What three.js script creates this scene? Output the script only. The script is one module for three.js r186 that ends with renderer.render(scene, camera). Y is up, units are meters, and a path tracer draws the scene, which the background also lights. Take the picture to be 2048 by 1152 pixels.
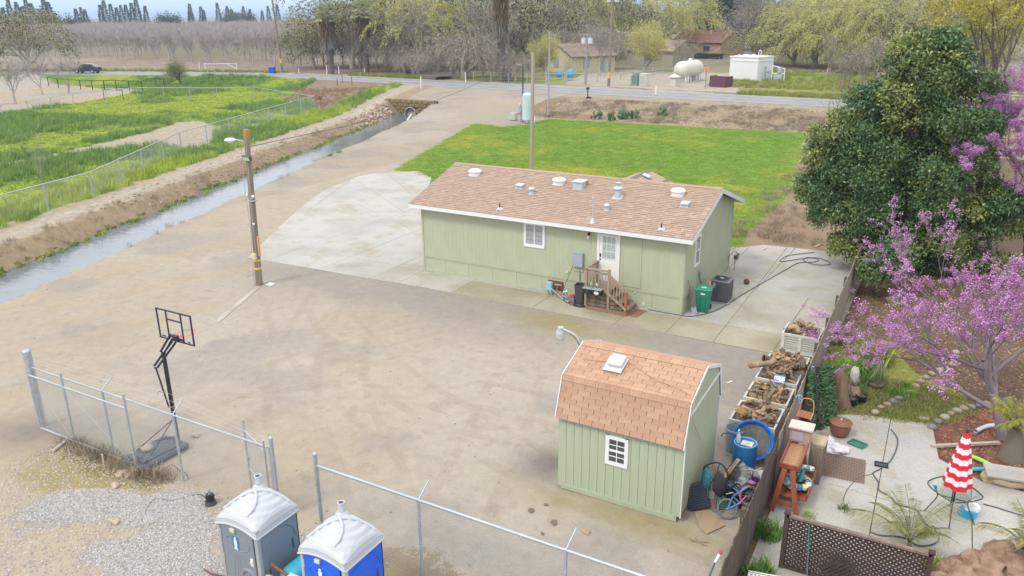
import * as THREE from 'three';
import { mergeGeometries } from 'three/addons/utils/BufferGeometryUtils.js';
import { RoundedBoxGeometry } from 'three/addons/geometries/RoundedBoxGeometry.js';

// ---------- camera, sky, sun, exposure ----------
const scene = new THREE.Scene();
const camera = new THREE.PerspectiveCamera(39.946, 2048 / 1152, 0.5, 9000);
camera.position.set(8.213, 10.962, 27.859);
camera.rotation.set(-0.3332, 0.5116, -0.0073, 'YXZ');
const renderer = new THREE.WebGLRenderer({ antialias: true });
renderer.setSize(1024, 576);
renderer.toneMapping = THREE.LinearToneMapping;
renderer.toneMappingExposure = 1.3;
renderer.shadowMap.enabled = true;

// seeded randomness and value noise
let seed = 7;
const reseed = (n) => { seed = n | 0; };
const rnd = () => { seed = (seed + 0x6d2b79f5) | 0; let t = Math.imul(seed ^ (seed >>> 15), 1 | seed); t = (t + Math.imul(t ^ (t >>> 7), 61 | t)) ^ t; return ((t ^ (t >>> 14)) >>> 0) / 4294967296; };
const rr = (a, b) => a + (b - a) * rnd();
const pick = (a) => a[Math.floor(rnd() * a.length)];
const LAT = new Float32Array(65536);
for (let i = 0; i < 65536; i++) LAT[i] = rnd();
const vn = (x, y) => {
  const xi = Math.floor(x), yi = Math.floor(y), fx = x - xi, fy = y - yi, u = fx * fx * (3 - 2 * fx), v = fy * fy * (3 - 2 * fy);
  const a = (yi & 255) << 8, b = ((yi + 1) & 255) << 8, c = xi & 255, d = (xi + 1) & 255;
  const p = LAT[a | c], q = LAT[a | d], r = LAT[b | c], s = LAT[b | d];
  return p + (q - p) * u + (r - p + (p - q - r + s) * u) * v;
};
const fbm = (x, y, o = 4) => { let s = 0, a = 0.5, n = 0; for (let i = 0; i < o; i++) { s += a * vn(x, y); n += a; a *= 0.5; x = x * 2.03 + 17.7; y = y * 2.03 + 9.2; } return s / n; };
const clamp = (v, a = 0, b = 1) => (v < a ? a : v > b ? b : v);
const ss = (a, b, v) => { const t = clamp((v - a) / (b - a)); return t * t * (3 - 2 * t); };
const lerp = (a, b, t) => a + (b - a) * t;
const mix3 = (a, b, t) => [a[0] + (b[0] - a[0]) * t, a[1] + (b[1] - a[1]) * t, a[2] + (b[2] - a[2]) * t];

// overcast sky: a bright cloud deck, thinner and bluer toward the horizon
{
  const W = 512, H = 256, d = new Float32Array(W * H * 4);
  for (let j = 0; j < H; j++) for (let i = 0; i < W; i++) {
    const el = (j / H - 0.5) * Math.PI, s = Math.max(0, Math.sin(el)), az = (i / W) * 64;
    const wrap = (k) => { const t = i / W; return fbm(t * k, s * 9, 4) * (1 - t) + fbm((t - 1) * k + 256, s * 9, 4) * t; };
    const c = ss(0.35, 0.7, wrap(24)), up = Math.pow(s, 0.62);
    const clear = mix3([0.45, 0.66, 0.93], [0.36, 0.55, 0.88], ss(0, 0.25, s));
    const cloud = mix3([0.62, 0.74, 0.93], [1.22, 1.22, 1.24], ss(0, 0.5, up));
    const k = clamp(0.25 + 0.5 * c + 1.3 * up, 0, 0.97), o = (j * W + i) * 4;
    const m = mix3(clear, cloud, k);
    for (let n = 0; n < 3; n++) d[o + n] = m[n];
    d[o + 3] = 1;
  }
  const t = new THREE.DataTexture(d, W, H, THREE.RGBAFormat, THREE.FloatType);
  t.mapping = THREE.EquirectangularReflectionMapping; t.magFilter = t.minFilter = THREE.LinearFilter; t.wrapS = THREE.RepeatWrapping; t.needsUpdate = true;
  scene.background = t; scene.environment = t;
}
const sun = new THREE.DirectionalLight(new THREE.Color(1, 0.95, 0.87), 1.5);
sun.position.set(-30, 78, 62); sun.target.position.set(-8, 0, 2);
sun.castShadow = true; sun.shadow.radius = 24; sun.shadow.mapSize.set(4096, 4096);
Object.assign(sun.shadow.camera, { left: -90, right: 90, top: 90, bottom: -90, near: 1, far: 320 });
scene.add(sun, sun.target);
scene.fog = new THREE.FogExp2(new THREE.Color(0.62, 0.78, 0.98), 0.0003);

// ---------- helpers: names, things, parts, geometry ----------
const taken = {};
const numbered = (n) => { taken[n] = (taken[n] ?? -1) + 1; return taken[n] ? n + '_' + String(taken[n]).padStart(3, '0') : n; };
const shade = (o) => { o.castShadow = o.receiveShadow = true; return o; };
function tag(o, label, category, group) { o.userData.label = label; o.userData.category = category; if (group) o.userData.group = group; return o; }
function thing(name, label, category, [x, y, z] = [0, 0, 0], turn = 0, group) {
  const o = new THREE.Group(); o.name = numbered(name); o.position.set(x, y, z); o.rotation.y = turn; scene.add(o);
  return tag(o, label, category, group);
}
function part(parent, name, geo, m, label) {
  const o = shade(new THREE.Mesh(Array.isArray(geo) ? join(geo) : geo, m)); o.name = name; parent.add(o);
  if (label) o.userData.label = label;
  return o;
}
function single(name, label, category, geo, m, pos = [0, 0, 0], turn = 0, group) {
  const o = shade(new THREE.Mesh(Array.isArray(geo) ? join(geo) : geo, m)); o.name = numbered(name); o.position.set(...pos); o.rotation.y = turn; scene.add(o);
  return tag(o, label, category, group);
}
function struct(name, geo, m) { const o = shade(new THREE.Mesh(Array.isArray(geo) ? join(geo) : geo, m)); o.name = numbered(name); o.userData.kind = 'structure'; scene.add(o); return o; }
function copyOf(o, label, [x, y, z], turn = 0, scale = 1) {
  const c = o.clone(); c.name = numbered(o.name.replace(/_\d{3}$/, '')); c.position.set(x, y, z); c.rotation.y = turn; if (scale.length) c.scale.set(...scale); else c.scale.setScalar(scale);
  c.userData = { ...o.userData, label }; scene.add(c); return c;
}
function join(list) {
  const a = list.map((g) => { const n = g.index ? g.toNonIndexed() : g; for (const k of Object.keys(n.attributes)) if (!['position', 'normal', 'uv'].includes(k)) n.deleteAttribute(k); if (!n.attributes.uv) n.setAttribute('uv', new THREE.BufferAttribute(new Float32Array(n.attributes.position.count * 2), 2)); return n; });
  return a.length === 1 ? a[0] : mergeGeometries(a);
}
const v3 = (a) => new THREE.Vector3(...a);
const Y = new THREE.Vector3(0, 1, 0);
function box(w, h, d, x = 0, y = 0, z = 0, ry = 0) { const g = new THREE.BoxGeometry(w, h, d); boxUV(g, w, h, d); if (ry) g.rotateY(ry); return g.translate(x, y, z); }
function boxUV(g, w, h, d) { const u = g.attributes.uv, s = [[d, h], [d, h], [w, d], [w, d], [w, h], [w, h]]; for (let i = 0; i < 24; i++) u.setXY(i, u.getX(i) * s[i >> 2][0], u.getY(i) * s[i >> 2][1]); }
function rbox(w, h, d, r = 0.02, x = 0, y = 0, z = 0, seg = 2) { return new RoundedBoxGeometry(w, h, d, seg, Math.min(r, w / 2.01, h / 2.01, d / 2.01)).translate(x, y, z); }
function cyl(r1, r2, h, x = 0, y = 0, z = 0, n = 16, open = false) { return new THREE.CylinderGeometry(r2, r1, h, n, 1, open).translate(x, y + h / 2, z); }
function bar(a, b, r, n = 6, r2 = r) {
  const p = v3(a), q = v3(b), d = q.clone().sub(p), L = d.length();
  const g = new THREE.CylinderGeometry(r2, r, L, n, 1); g.applyQuaternion(new THREE.Quaternion().setFromUnitVectors(Y, d.divideScalar(L)));
  return g.translate((p.x + q.x) / 2, (p.y + q.y) / 2, (p.z + q.z) / 2);
}
function beam(a, b, w, t, up = [0, 1, 0]) { // rectangular bar: w across, t along up
  const p = v3(a), q = v3(b), z = q.clone().sub(p), L = z.length(); z.normalize();
  const x = new THREE.Vector3().crossVectors(v3(up), z).normalize(), y = new THREE.Vector3().crossVectors(z, x);
  const g = new THREE.BoxGeometry(w, t, L); boxUV(g, w, t, L);
  return g.applyMatrix4(new THREE.Matrix4().makeBasis(x, y, z).setPosition((p.x + q.x) / 2, (p.y + q.y) / 2, (p.z + q.z) / 2));
}
function tube(pts, r, n = 6, closed = false, seg) { return new THREE.TubeGeometry(new THREE.CatmullRomCurve3(pts.map(v3), closed), seg ?? pts.length * 5, r, n, closed); }
function lathe(pts, n = 20) { return new THREE.LatheGeometry(pts.map(([x, y]) => new THREE.Vector2(x, y)), n); }
function shapeOf(pts) { return new THREE.Shape(pts.map(([x, y]) => new THREE.Vector2(x, y))); }
function slab(pts, y, t, bevel = 0) { // polygon in x,z raised from y by t
  const g = new THREE.ExtrudeGeometry(shapeOf(pts.map(([x, z]) => [x, -z])), { depth: t - bevel, bevelEnabled: bevel > 0, bevelSize: bevel, bevelThickness: bevel, bevelSegments: 1, bevelOffset: -bevel });
  g.rotateX(-Math.PI / 2).translate(0, y, 0); return g;
}
function prism(pts, depth, bevel = 0) { return new THREE.ExtrudeGeometry(shapeOf(pts), { depth, bevelEnabled: bevel > 0, bevelSize: bevel, bevelThickness: bevel, bevelSegments: 2, bevelOffset: -bevel, curveSegments: 12 }); }
// deformed blob: rocks, bags, logs
function blob(rx, ry, rz, rough = 0.2, det = 2, flat = false) {
  let g = new THREE.IcosahedronGeometry(1, det); const p = g.attributes.position, o = rr(0, 99);
  for (let i = 0; i < p.count; i++) { const x = p.getX(i), y = p.getY(i), z = p.getZ(i), k = 1 + rough * (vn(x * 1.7 + o, y * 1.7 + z * 2.3 + o) * 2 - 1) + rough * 0.5 * (vn(x * 4 + o, z * 4 - y * 3 + o) * 2 - 1); p.setXYZ(i, x * k * rx, y * k * ry, z * k * rz); }
  g.computeVertexNormals();
  if (!flat) { const n = g.attributes.normal; for (let i = 0; i < p.count; i++) { const v = new THREE.Vector3(p.getX(i) / rx, p.getY(i) / ry, p.getZ(i) / rz).normalize(), w = new THREE.Vector3().fromBufferAttribute(n, i).lerp(v, 0.6).normalize(); n.setXYZ(i, w.x, w.y, w.z); } }
  return g;
}
// raw triangle collector with per-vertex colour
class Tri {
  constructor() { this.p = []; this.n = []; this.c = []; this.u = []; }
  v(a, n, c) { this.p.push(a[0], a[1], a[2]); this.n.push(n[0], n[1], n[2]); if (c) this.c.push(c[0], c[1], c[2]); this.u.push(a[0], a[1]); }
  tri(a, b, d, c, n) { if (!n) { const e = [b[0] - a[0], b[1] - a[1], b[2] - a[2]], f = [d[0] - a[0], d[1] - a[1], d[2] - a[2]]; n = [e[1] * f[2] - e[2] * f[1], e[2] * f[0] - e[0] * f[2], e[0] * f[1] - e[1] * f[0]]; const l = Math.hypot(...n) || 1; n = n.map((x) => x / l); } this.v(a, n, c); this.v(b, n, c); this.v(d, n, c); }
  quad(a, b, d, e, c, n) { this.tri(a, b, d, c, n); this.tri(a, d, e, c, n); }
  tube(pts, rad, k, c) { // tapered tube along points
    let prev = null;
    for (let i = 0; i < pts.length; i++) {
      const a = pts[Math.max(0, i - 1)], b = pts[Math.min(pts.length - 1, i + 1)], d = new THREE.Vector3(b[0] - a[0], b[1] - a[1], b[2] - a[2]).normalize();
      const s = new THREE.Vector3(d.y, d.z, -d.x).cross(d).normalize(), t = new THREE.Vector3().crossVectors(d, s), ring = [];
      for (let j = 0; j < k; j++) { const an = (j / k) * Math.PI * 2, n = s.clone().multiplyScalar(Math.cos(an)).addScaledVector(t, Math.sin(an)); ring.push([[pts[i][0] + n.x * rad[i], pts[i][1] + n.y * rad[i], pts[i][2] + n.z * rad[i]], [n.x, n.y, n.z]]); }
      if (prev) for (let j = 0; j < k; j++) { const q = (j + 1) % k, A = prev[j], B = prev[q], C = ring[q], D = ring[j]; for (const w of [A, B, C, A, C, D]) this.v(w[0], w[1], c); }
      prev = ring;
    }
  }
  geo() { const g = new THREE.BufferGeometry(); g.setAttribute('position', new THREE.Float32BufferAttribute(this.p, 3)); g.setAttribute('normal', new THREE.Float32BufferAttribute(this.n, 3)); g.setAttribute('uv', new THREE.Float32BufferAttribute(this.u, 2)); if (this.c.length) g.setAttribute('color', new THREE.Float32BufferAttribute(this.c, 3)); return g; }
}
function scatter(name, geo, m, list, parent = scene, tint) { // many copies nobody could count: [x,y,z,turn,size,(sy)]
  const o = shade(new THREE.InstancedMesh(geo, m, list.length)), M = new THREE.Matrix4(), q = new THREE.Quaternion(), e = new THREE.Euler(), c = new THREE.Color();
  list.forEach((t, i) => { e.set(t[6] || 0, t[3], t[7] || 0, 'YXZ'); q.setFromEuler(e); M.compose(new THREE.Vector3(t[0], t[1], t[2]), q, new THREE.Vector3(t[4], t[5] ?? t[4], t[4])); o.setMatrixAt(i, M); if (tint) o.setColorAt(i, c.setRGB(...tint(t, i))); });
  o.name = parent === scene ? numbered(name) : name; o.userData.kind = 'stuff'; parent.add(o); return o;
}
// ---------- materials ----------
function dataTex(w, h, f, srgb = true, rep = 1) {
  const d = new Uint8Array(w * h * 4);
  for (let j = 0; j < h; j++) for (let i = 0; i < w; i++) { const c = f(i / w, j / h), o = (j * w + i) * 4; for (let n = 0; n < 3; n++) d[o + n] = clamp(c[n] ?? c[0]) * 255; d[o + 3] = 255; }
  const t = new THREE.DataTexture(d, w, h); t.magFilter = t.minFilter = THREE.LinearFilter; t.wrapS = t.wrapT = THREE.RepeatWrapping; if (srgb) t.colorSpace = THREE.SRGBColorSpace; t.repeat.set(rep.length ? rep[0] : rep, rep.length ? rep[1] : rep); t.needsUpdate = true; return t;
}
const tfbm = (u, v, k, o, ky = k) => { let s = 0, a = 0.5, n = 0; for (let i = 0; i < o; i++) { s += a * tileN(u, v, k, ky, i * 31); n += a; a *= 0.55; k *= 2; ky *= 2; } return s / n; };
const tileN = (u, v, k, ky, o) => { const x = u * k, y = v * ky, xi = Math.floor(x), yi = Math.floor(y), fx = x - xi, fy = y - yi, a = fx * fx * (3 - 2 * fx), b = fy * fy * (3 - 2 * fy), L = (i, j) => LAT[((((j % ky) + o) & 255) << 8) | (((i % k) + o * 3) & 255)]; return lerp(lerp(L(xi, yi), L(xi + 1, yi), a), lerp(L(xi, yi + 1), L(xi + 1, yi + 1), a), b); };
const bumpDirt = dataTex(512, 512, (u, v) => { const s = tfbm(u, v, 8, 6); return [s * 0.75 + 0.25 * Math.pow(tileN(u, v, 128, 128, 5), 3)]; }, false, 1 / 2.4);
const bumpFine = dataTex(256, 256, (u, v) => [tfbm(u, v, 16, 4)], false, 1 / 0.5);
const bumpGrain = dataTex(256, 256, (u, v) => [tfbm(u, v, 64, 3, 4)], false, [1 / 0.25, 1 / 1.2]);
const grainMap = (a, b) => dataTex(256, 256, (u, v) => { const t = clamp(tfbm(u, v, 48, 3, 3) * 1.3 - 0.15), s = tfbm(u, v, 4, 4); return mix3(a, b, clamp(t * 0.8 + (s - 0.5) * 0.7)); }, true, [1 / 0.4, 1 / 1.7]);
const spotMap = (a, b, rep = 0.5, k = 8, o = 5, con = 1.6) => dataTex(256, 256, (u, v) => mix3(a, b, clamp((tfbm(u, v, k, o) - 0.5) * con + 0.5)), true, rep);
const S = (r, g, b) => [r / 255, g / 255, b / 255]; // sRGB triple for colour maps
const M = (r, g, b, rough = 0.8, more = {}) => new THREE.MeshStandardMaterial({ color: new THREE.Color().setRGB(r, g, b), roughness: rough, ...more });
const MP = (r, g, b, rough, more) => new THREE.MeshPhysicalMaterial({ color: new THREE.Color().setRGB(r, g, b), roughness: rough, ...more });
const MT = (map, rough = 0.85, more = {}) => new THREE.MeshStandardMaterial({ map, roughness: rough, ...more });
const lin = (c) => c.map((x) => (x <= 0.04045 ? x / 12.92 : Math.pow((x + 0.055) / 1.055, 2.4)));
const VC = (rough = 0.9, more = {}) => new THREE.MeshStandardMaterial({ vertexColors: true, roughness: rough, side: THREE.DoubleSide, ...more });
const mat = {
  white: M(0.74, 0.74, 0.73, 0.5), trim: M(0.72, 0.73, 0.74, 0.55, { bumpMap: bumpFine, bumpScale: 0.001 }),
  galv: MT(spotMap(S(158, 166, 172), S(190, 197, 203), 3), 0.5, { metalness: 0.45 }), steel: M(0.45, 0.47, 0.5, 0.4, { metalness: 0.7 }), zinc: M(0.42, 0.47, 0.52, 0.5, { metalness: 0.3 }),
  black: M(0.02, 0.02, 0.024, 0.45), rubber: M(0.03, 0.03, 0.032, 0.8), darkgrey: M(0.07, 0.075, 0.085, 0.55), grey: M(0.28, 0.29, 0.3, 0.6),
  glass: MP(0.05, 0.06, 0.07, 0.06, { clearcoat: 1, ior: 1.5 }), red: M(0.55, 0.03, 0.03, 0.5), orange: M(0.85, 0.13, 0.02, 0.5), blue: M(0.01, 0.09, 0.55, 0.4), green: M(0.02, 0.2, 0.11, 0.5),
  rust: MT(spotMap(S(95, 55, 40), S(150, 105, 85), 4), 0.9), wood: MT(grainMap(S(132, 114, 98), S(180, 162, 144)), 0.85, { bumpMap: bumpGrain, bumpScale: 0.003 }),
  oldwood: MT(grainMap(S(88, 78, 70), S(150, 138, 124)), 0.95, { bumpMap: bumpGrain, bumpScale: 0.006 }), pole: MT(grainMap(S(112, 101, 92), S(164, 151, 138)), 0.95, { bumpMap: bumpGrain, bumpScale: 0.005 }),
  redwood: MT(grainMap(S(128, 66, 44), S(170, 98, 70)), 0.75, { bumpMap: bumpGrain, bumpScale: 0.002 }), tan: M(0.5, 0.36, 0.2, 0.7), cream: M(0.6, 0.57, 0.47, 0.6),
};

// ---------- terrain ----------
const ZC = [[-900, 240], [-400, 40], [-180, -45], [-131, -66.2], [-105, -73.6], [-85, -75.3], [-48, -72.2], [0, -69], [60, -65], [400, -42], [900, -8]];
function zc(x) { // centre line of the road
  let i = 0; while (i < ZC.length - 2 && x > ZC[i + 1][0]) i++;
  const [x0, z0] = ZC[i], [x1, z1] = ZC[i + 1], m0 = i ? (z1 - ZC[i - 1][1]) / (x1 - ZC[i - 1][0]) : (z1 - z0) / (x1 - x0), m1 = i < ZC.length - 2 ? (ZC[i + 2][1] - z0) / (ZC[i + 2][0] - x0) : (z1 - z0) / (x1 - x0), L = x1 - x0, t = (x - x0) / L;
  return (2 * t ** 3 - 3 * t * t + 1) * z0 + (t ** 3 - 2 * t * t + t) * m0 * L + (-2 * t ** 3 + 3 * t * t) * z1 + (t ** 3 - t * t) * m1 * L;
}
const canalS = (x, z) => -(x - (-28.9 + 0.365 * z)) / 1.065 + 0.35 * (vn(z * 0.35, 3.3) - 0.5) + 0.25 * (vn(z * 1.3, 8.1) - 0.5); // metres left of the canal's near lip
const WATER = -0.8;
function hgt(x, z) {
  const rz = z - zc(x), right = ss(-40, -32, x), farLeft = ss(-62, -75, x);
  const k = lerp(1 - ss(-63, -42, z), 1 - ss(-60.2 + 0.8 * (vn(x * 0.3, 1) - 0.5), -52.6 + 0.7 * (vn(x * 0.5, 5) - 0.5), z), right);
  let h = 1.2 * lerp(k, 1 - ss(4.6, 11, rz), farLeft);
  if (rz < 5) return 1.2 + (rz < -6 ? 0.25 * (fbm(x * 0.08, z * 0.08, 3) - 0.5) * ss(-6, -20, rz) : 0);
  const s = canalS(x, z);
  if (z > -54) {
    const cut = ss(0, 0.85, s) * (1 - ss(4.2, 6.6, s));
    if (z < -50.5) h = lerp(h, -1.25, cut * ss(-54, -53.2, z)); else h = lerp(h, -1.25, cut);
    if (s > 5) h += 0.12 * ss(5, 6.5, s) * (1 - ss(7, 9, s)) + 0.06 * (fbm(x * 0.9, z * 0.9, 3) - 0.5);
  }
  if (s > 10) h += (0.5 * (fbm(x * 0.13, z * 0.13, 4) - 0.42)) * ss(10, 18, s) + 0.3 * Math.exp(-((x + 78) ** 2 + (z + 57) ** 2) / 160);
  if (right > 0.5 && z < -51 && z > -62) h += 0.22 * (fbm(x * 0.7, z * 0.7, 4) - 0.5) * ss(-51, -53, z) * ss(-62, -60, z);
  if (s < 0 && z > -45) h += 0.035 * (fbm(x * 0.4, z * 0.4, 3) - 0.5) * ss(3, 5, Math.abs(x + 8) < 12 && z < 3 ? 0 : 6);
  return h;
}
const inPoly = (P, x, z) => { let c = false; for (let i = 0, j = P.length - 1; i < P.length; j = i++) { const a = P[i], b = P[j]; if ((a[1] > z) !== (b[1] > z) && x < ((b[0] - a[0]) * (z - a[1])) / (b[1] - a[1]) + a[0]) c = !c; } return c; };
const zone = (pts) => { const xs = pts.map((p) => p[0]), zs = pts.map((p) => p[1]), b = [Math.min(...xs), Math.max(...xs), Math.min(...zs), Math.max(...zs)]; return (x, z) => x > b[0] && x < b[1] && z > b[2] && z < b[3] && inPoly(pts, x, z); };
const LAWN = [[-28.2, -19.2], [-23.8, -17.7], [-22, -14.5], [-16, -9], [-2, -7.5], [-0.3, -9.8], [-0.7, -12.9], [-0.6, -20], [-1, -28], [-2.4, -36], [-3.1, -42.2], [-4.5, -52.4], [-23.3, -51.5], [-31.6, -51.2], [-31.3, -46], [-33, -43.4], [-36.8, -44.4], [-33, -33]];
const inLawn = zone(LAWN);
const inSand = zone([[-60.35, -30.68], [-49.81, -21.01], [-49.21, -18.86], [-54.17, -19.46], [-56.17, -14.44], [-55.84, -9.37], [-55.72, -5.75], [-57.97, -7.01], [-58.94, -12.16], [-60.34, -17.32], [-62.13, -23.99], [-65.55, -30.36], [-64.97, -32.52]]);
const inDrive = zone([[-89.99, -21.68], [-92.84, -26.62], [-93.78, -30.83], [-96.57, -37.22], [-97.44, -44.07], [-99.67, -49.46], [-100.57, -54.28], [-108.47, -55.3], [-115.96, -54.8], [-127.2, -55.98], [-143.44, -60.51], [-142.01, -49.2]]);
const inBrown = zone([[-69.48, -49.25], [-79.82, -63.84], [-82.07, -70.73], [-78.92, -74.29], [-72.49, -75.11], [-65.91, -70.27], [-63.07, -59.67], [-61.73, -52.93], [-57, -43.85], [-60.77, -46.81], [-68.34, -52.65]]);
const inGravel = [zone([[-8.97, 20.21], [-9.83, 19.59], [-9.94, 18.69], [-9.21, 18.22], [-7.46, 17.42], [-6.28, 17.06], [-4.98, 17.92], [-6.15, 18.45], [-7.75, 18.9], [-8.55, 19.77]]), zone([[-6.1, 20.44], [-7.03, 19.45], [-6.07, 18.52], [-4.9, 17.98], [-3.41, 19.31], [-5.41, 20.57]])];
const inMoss = zone([[-11.27, 18.52], [-12.27, 17.34], [-12.17, 16.97], [-10.45, 17.09], [-8.8, 17.11], [-7.62, 17], [-7.58, 17.33], [-8.92, 17.88], [-9.81, 18.74], [-10.25, 18.79]]);
const inScrub = zone([[-12.2, 17.24], [-11.42, 17.02], [-8.65, 17.08], [-7.6, 17.09], [-8.04, 17.4], [-10.11, 17.47]]);
const inWeedPatch = zone([[-0.8, 17.54], [-1.56, 16.46], [-1.14, 16.33], [0.24, 16.43], [1.04, 16.52]]);
const inYardGrass = zone([[5.18, 0.93], [5.59, 0.21], [7.23, -0.67], [8.15, 1.38], [9.57, 2.41], [9.78, 3.73], [8.87, 4.89], [6.73, 5.56], [5.99, 6], [5.54, 4.97]]);
const inRedMulch = zone([[8.78, 5.01], [9.97, 3.11], [12.02, 1.82], [11.65, 7.15], [10.13, 7.36], [9.08, 7.02]]);
const C_ = { dirt: S(198, 186, 168), pale: S(205, 195, 180), grey: S(170, 163, 157), tanD: S(202, 183, 156), moss: S(172, 158, 88), soil: S(150, 132, 112), gravel: S(196, 188, 178), lawn: S(126, 160, 54), lawnY: S(176, 180, 56), weed: S(112, 146, 52), weedY: S(158, 178, 48), bank: S(186, 164, 132), mulch: S(104, 80, 66), redM: S(150, 104, 82), orch: S(178, 158, 146) };
const TRACKS = [[14, -9, 30], [-2, 34, 24], [22, 20, 34], [-60, 30, 62], [9, -22, 36]]; // tyre marks: circle centres and radii
function groundColour(x, z, fine) {
  const n1 = fbm(x * 0.09, z * 0.09, 4), n2 = fbm(x * 0.5 + 40, z * 0.5, 4), n3 = fine ? fbm(x * 5, z * 5, 3) : 0.5, sp = fine ? vn(x * 33, z * 33) : vn(x * 7, z * 7);
  const jit = fine ? 0.9 * (n3 - 0.5) + 0.5 * (sp - 0.5) : 1.2 * (sp - 0.5), wx = x + 1.2 * (n2 - 0.5) + jit, wz = z + 1.2 * (fbm(x * 0.5, z * 0.5 + 70, 3) - 0.5) - jit, rz = z - zc(x), s = canalS(x, z);
  let c;
  if (rz < -4.6) { // beyond the road: orchard floor, driveway, verge
    c = mix3(C_.orch, S(150, 136, 118), clamp(n2 * 1.6 - 0.3));
    if (rz > -7.5 + 3 * n2) c = x > -20 ? mix3(C_.weedY, C_.weed, n2) : x < -108 ? mix3(C_.weed, C_.weedY, n2) : mix3(C_.pale, C_.tanD, n2);
    if (x > -64 && rz < -7) { const g = ss(0.46, 0.66, n1 + 0.25 * (n2 - 0.5)); c = mix3(mix3(C_.weed, C_.weedY, n2), C_.bank, g * 0.7); if (x < -14 && x > -50 && rz > -40 && Math.abs(x + 34 - (rz + 20) * 0.3) < 13) c = mix3(C_.pale, C_.dirt, n2); }
    return mul(c, 0.9 + 0.2 * sp);
  }
  const right = x > -36;
  if (x > 5.5 && z > -45) { // neighbour's garden
    c = mix3(C_.mulch, S(140, 112, 88), clamp(n2 * 1.5 - 0.2));
    if (inRedMulch(wx, wz)) c = mix3(C_.redM, S(120, 78, 62), ss(0.35, 0.7, n3));
    if (inYardGrass(x, z) && n2 + n3 * 0.35 > 0.42) c = mix3(S(132, 138, 58), S(170, 164, 82), n3);
    if (z < -12) c = mix3(c, S(120, 118, 70), 0.4 * ss(0.4, 0.6, n2));
    return mul(c, 0.75 + 0.5 * sp);
  }
  if (z < -51.6 && right) { // bank up to the road
    c = mix3(C_.bank, S(160, 138, 110), ss(0.3, 0.7, n2)); c = mix3(c, S(206, 188, 158), ss(0.5, 0.75, n1) * 0.8);
    if (rz < 8) c = mix3(c, C_.dirt, 0.6);
    return mul(c, 0.86 + 0.28 * sp);
  }
  if (inLawn(wx * 0.5 + x * 0.5, wz * 0.5 + z * 0.5)) {
    const edge = Math.min(1, ss(-31, -24, x + (z + 20) * -0.33));
    const yel = ss(0.56, 0.7, n1 * 0.6 + n2 * 0.4) * 0.8 + 0.8 * Math.exp(-(((x + 17) / 3.5) ** 2 + ((z + 24) / 2.8) ** 2));
    return mul(mix3(C_.lawn, C_.lawnY, clamp(yel + 0.5 * (1 - edge))), 0.85 + 0.3 * sp);
  }
  if (s > 4.3) { // far side of the canal
    if (s < 6.4) c = mix3(S(196, 174, 142), S(168, 146, 116), n2 * 0.6 + sp * 0.4);
    else if (s < 9.6 + 1.6 * (n2 - 0.5)) { c = mix3(C_.dirt, C_.tanD, clamp(n2 * 1.4 - 0.2)); const rut = Math.abs(s - 7.6); c = mix3(c, C_.pale, rut < 0.4 ? 0.6 : 0); }
    else if (inDrive(wx, wz)) c = mix3(C_.gravel, C_.tanD, ss(0.4, 0.65, n1));
    else if (inSand(x * 0.5 + wx * 0.5, z * 0.5 + wz * 0.5)) c = mix3(C_.tanD, C_.dirt, n2);
    else if (inBrown(wx, wz)) c = mix3(S(150, 128, 112), S(176, 152, 128), n2);
    else c = mix3(C_.weed, C_.weedY, ss(0.42, 0.62, n1 * 0.7 + n2 * 0.3));
    return mul(c, 0.88 + 0.24 * sp);
  }
  // the dirt yard and the track beside the canal
  c = mix3(C_.dirt, C_.pale, ss(0.4, 0.65, n1)); c = mix3(c, C_.tanD, ss(0.5, 0.72, fbm(x * 0.2 + 9, z * 0.2 + 3, 3)) * 0.4);
  const oldTar = (z > 2 ? Math.exp(-(((z - 2) / 2.6) ** 2)) : 0) * 1.25 * ss(-22, -18, x) + ss(0.53, 0.68, fbm(x * 0.33 + 77, z * 0.33, 4)) * 0.75 + (x > 1 && z < 6.5 && z > 1.5 ? 0.7 : 0) + 0.5 * Math.exp(-(((x + 6.5) / 2.2) ** 2 + ((z - 4.8) / 1.1) ** 2));
  c = mix3(c, C_.grey, clamp(oldTar * (0.55 + 0.9 * (n2 - 0.2))) * 0.75);
  c = mix3(c, S(186, 172, 154), ss(0.56, 0.7, fbm(x * 0.9 + 5, z * 0.9 + 60, 4)) * 0.22); c = mix3(c, S(172, 158, 142), ss(0.64, 0.78, fbm(x * 2.6 + 15, z * 2.6 + 6, 3)) * 0.3);
  for (const [cx, cz, R] of TRACKS) { const d = Math.abs(Math.hypot(x - cx, z - cz) - R + 0.25 * (fbm(x * 0.3, z * 0.3, 2) - 0.5)); if (d < 0.16 || Math.abs(d - 1.5) < 0.14) c = mix3(c, S(184, 170, 152), 0.34 * ss(0.34, 0.6, fbm(x * 1.1 + cx, z * 1.1, 3))); }
  const along = fbm((x + z * 0.3) * 0.9, (z - x * 0.1) * 0.16 + 30, 3); if (s > -9 && x < -14) c = mix3(c, C_.tanD, ss(0.5, 0.7, along) * 0.5);
  if (z > 16.4 && x < 3) c = mix3(c, C_.tanD, 0.5);
  if (inGravel[0](wx, wz) || inGravel[1](wx, wz)) c = mix3(C_.gravel, S(166, 160, 154), ss(0.35, 0.7, sp) * 0.7);
  if (inMoss(wx, wz)) c = mix3(c, C_.moss, clamp(n2 * 1.7 - 0.15)); if (inScrub(wx, wz)) c = mix3(c, S(128, 116, 62), 0.7); if (inWeedPatch(wx, wz)) c = mix3(c, S(150, 134, 96), 0.8 * n2 + 0.2);
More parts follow.
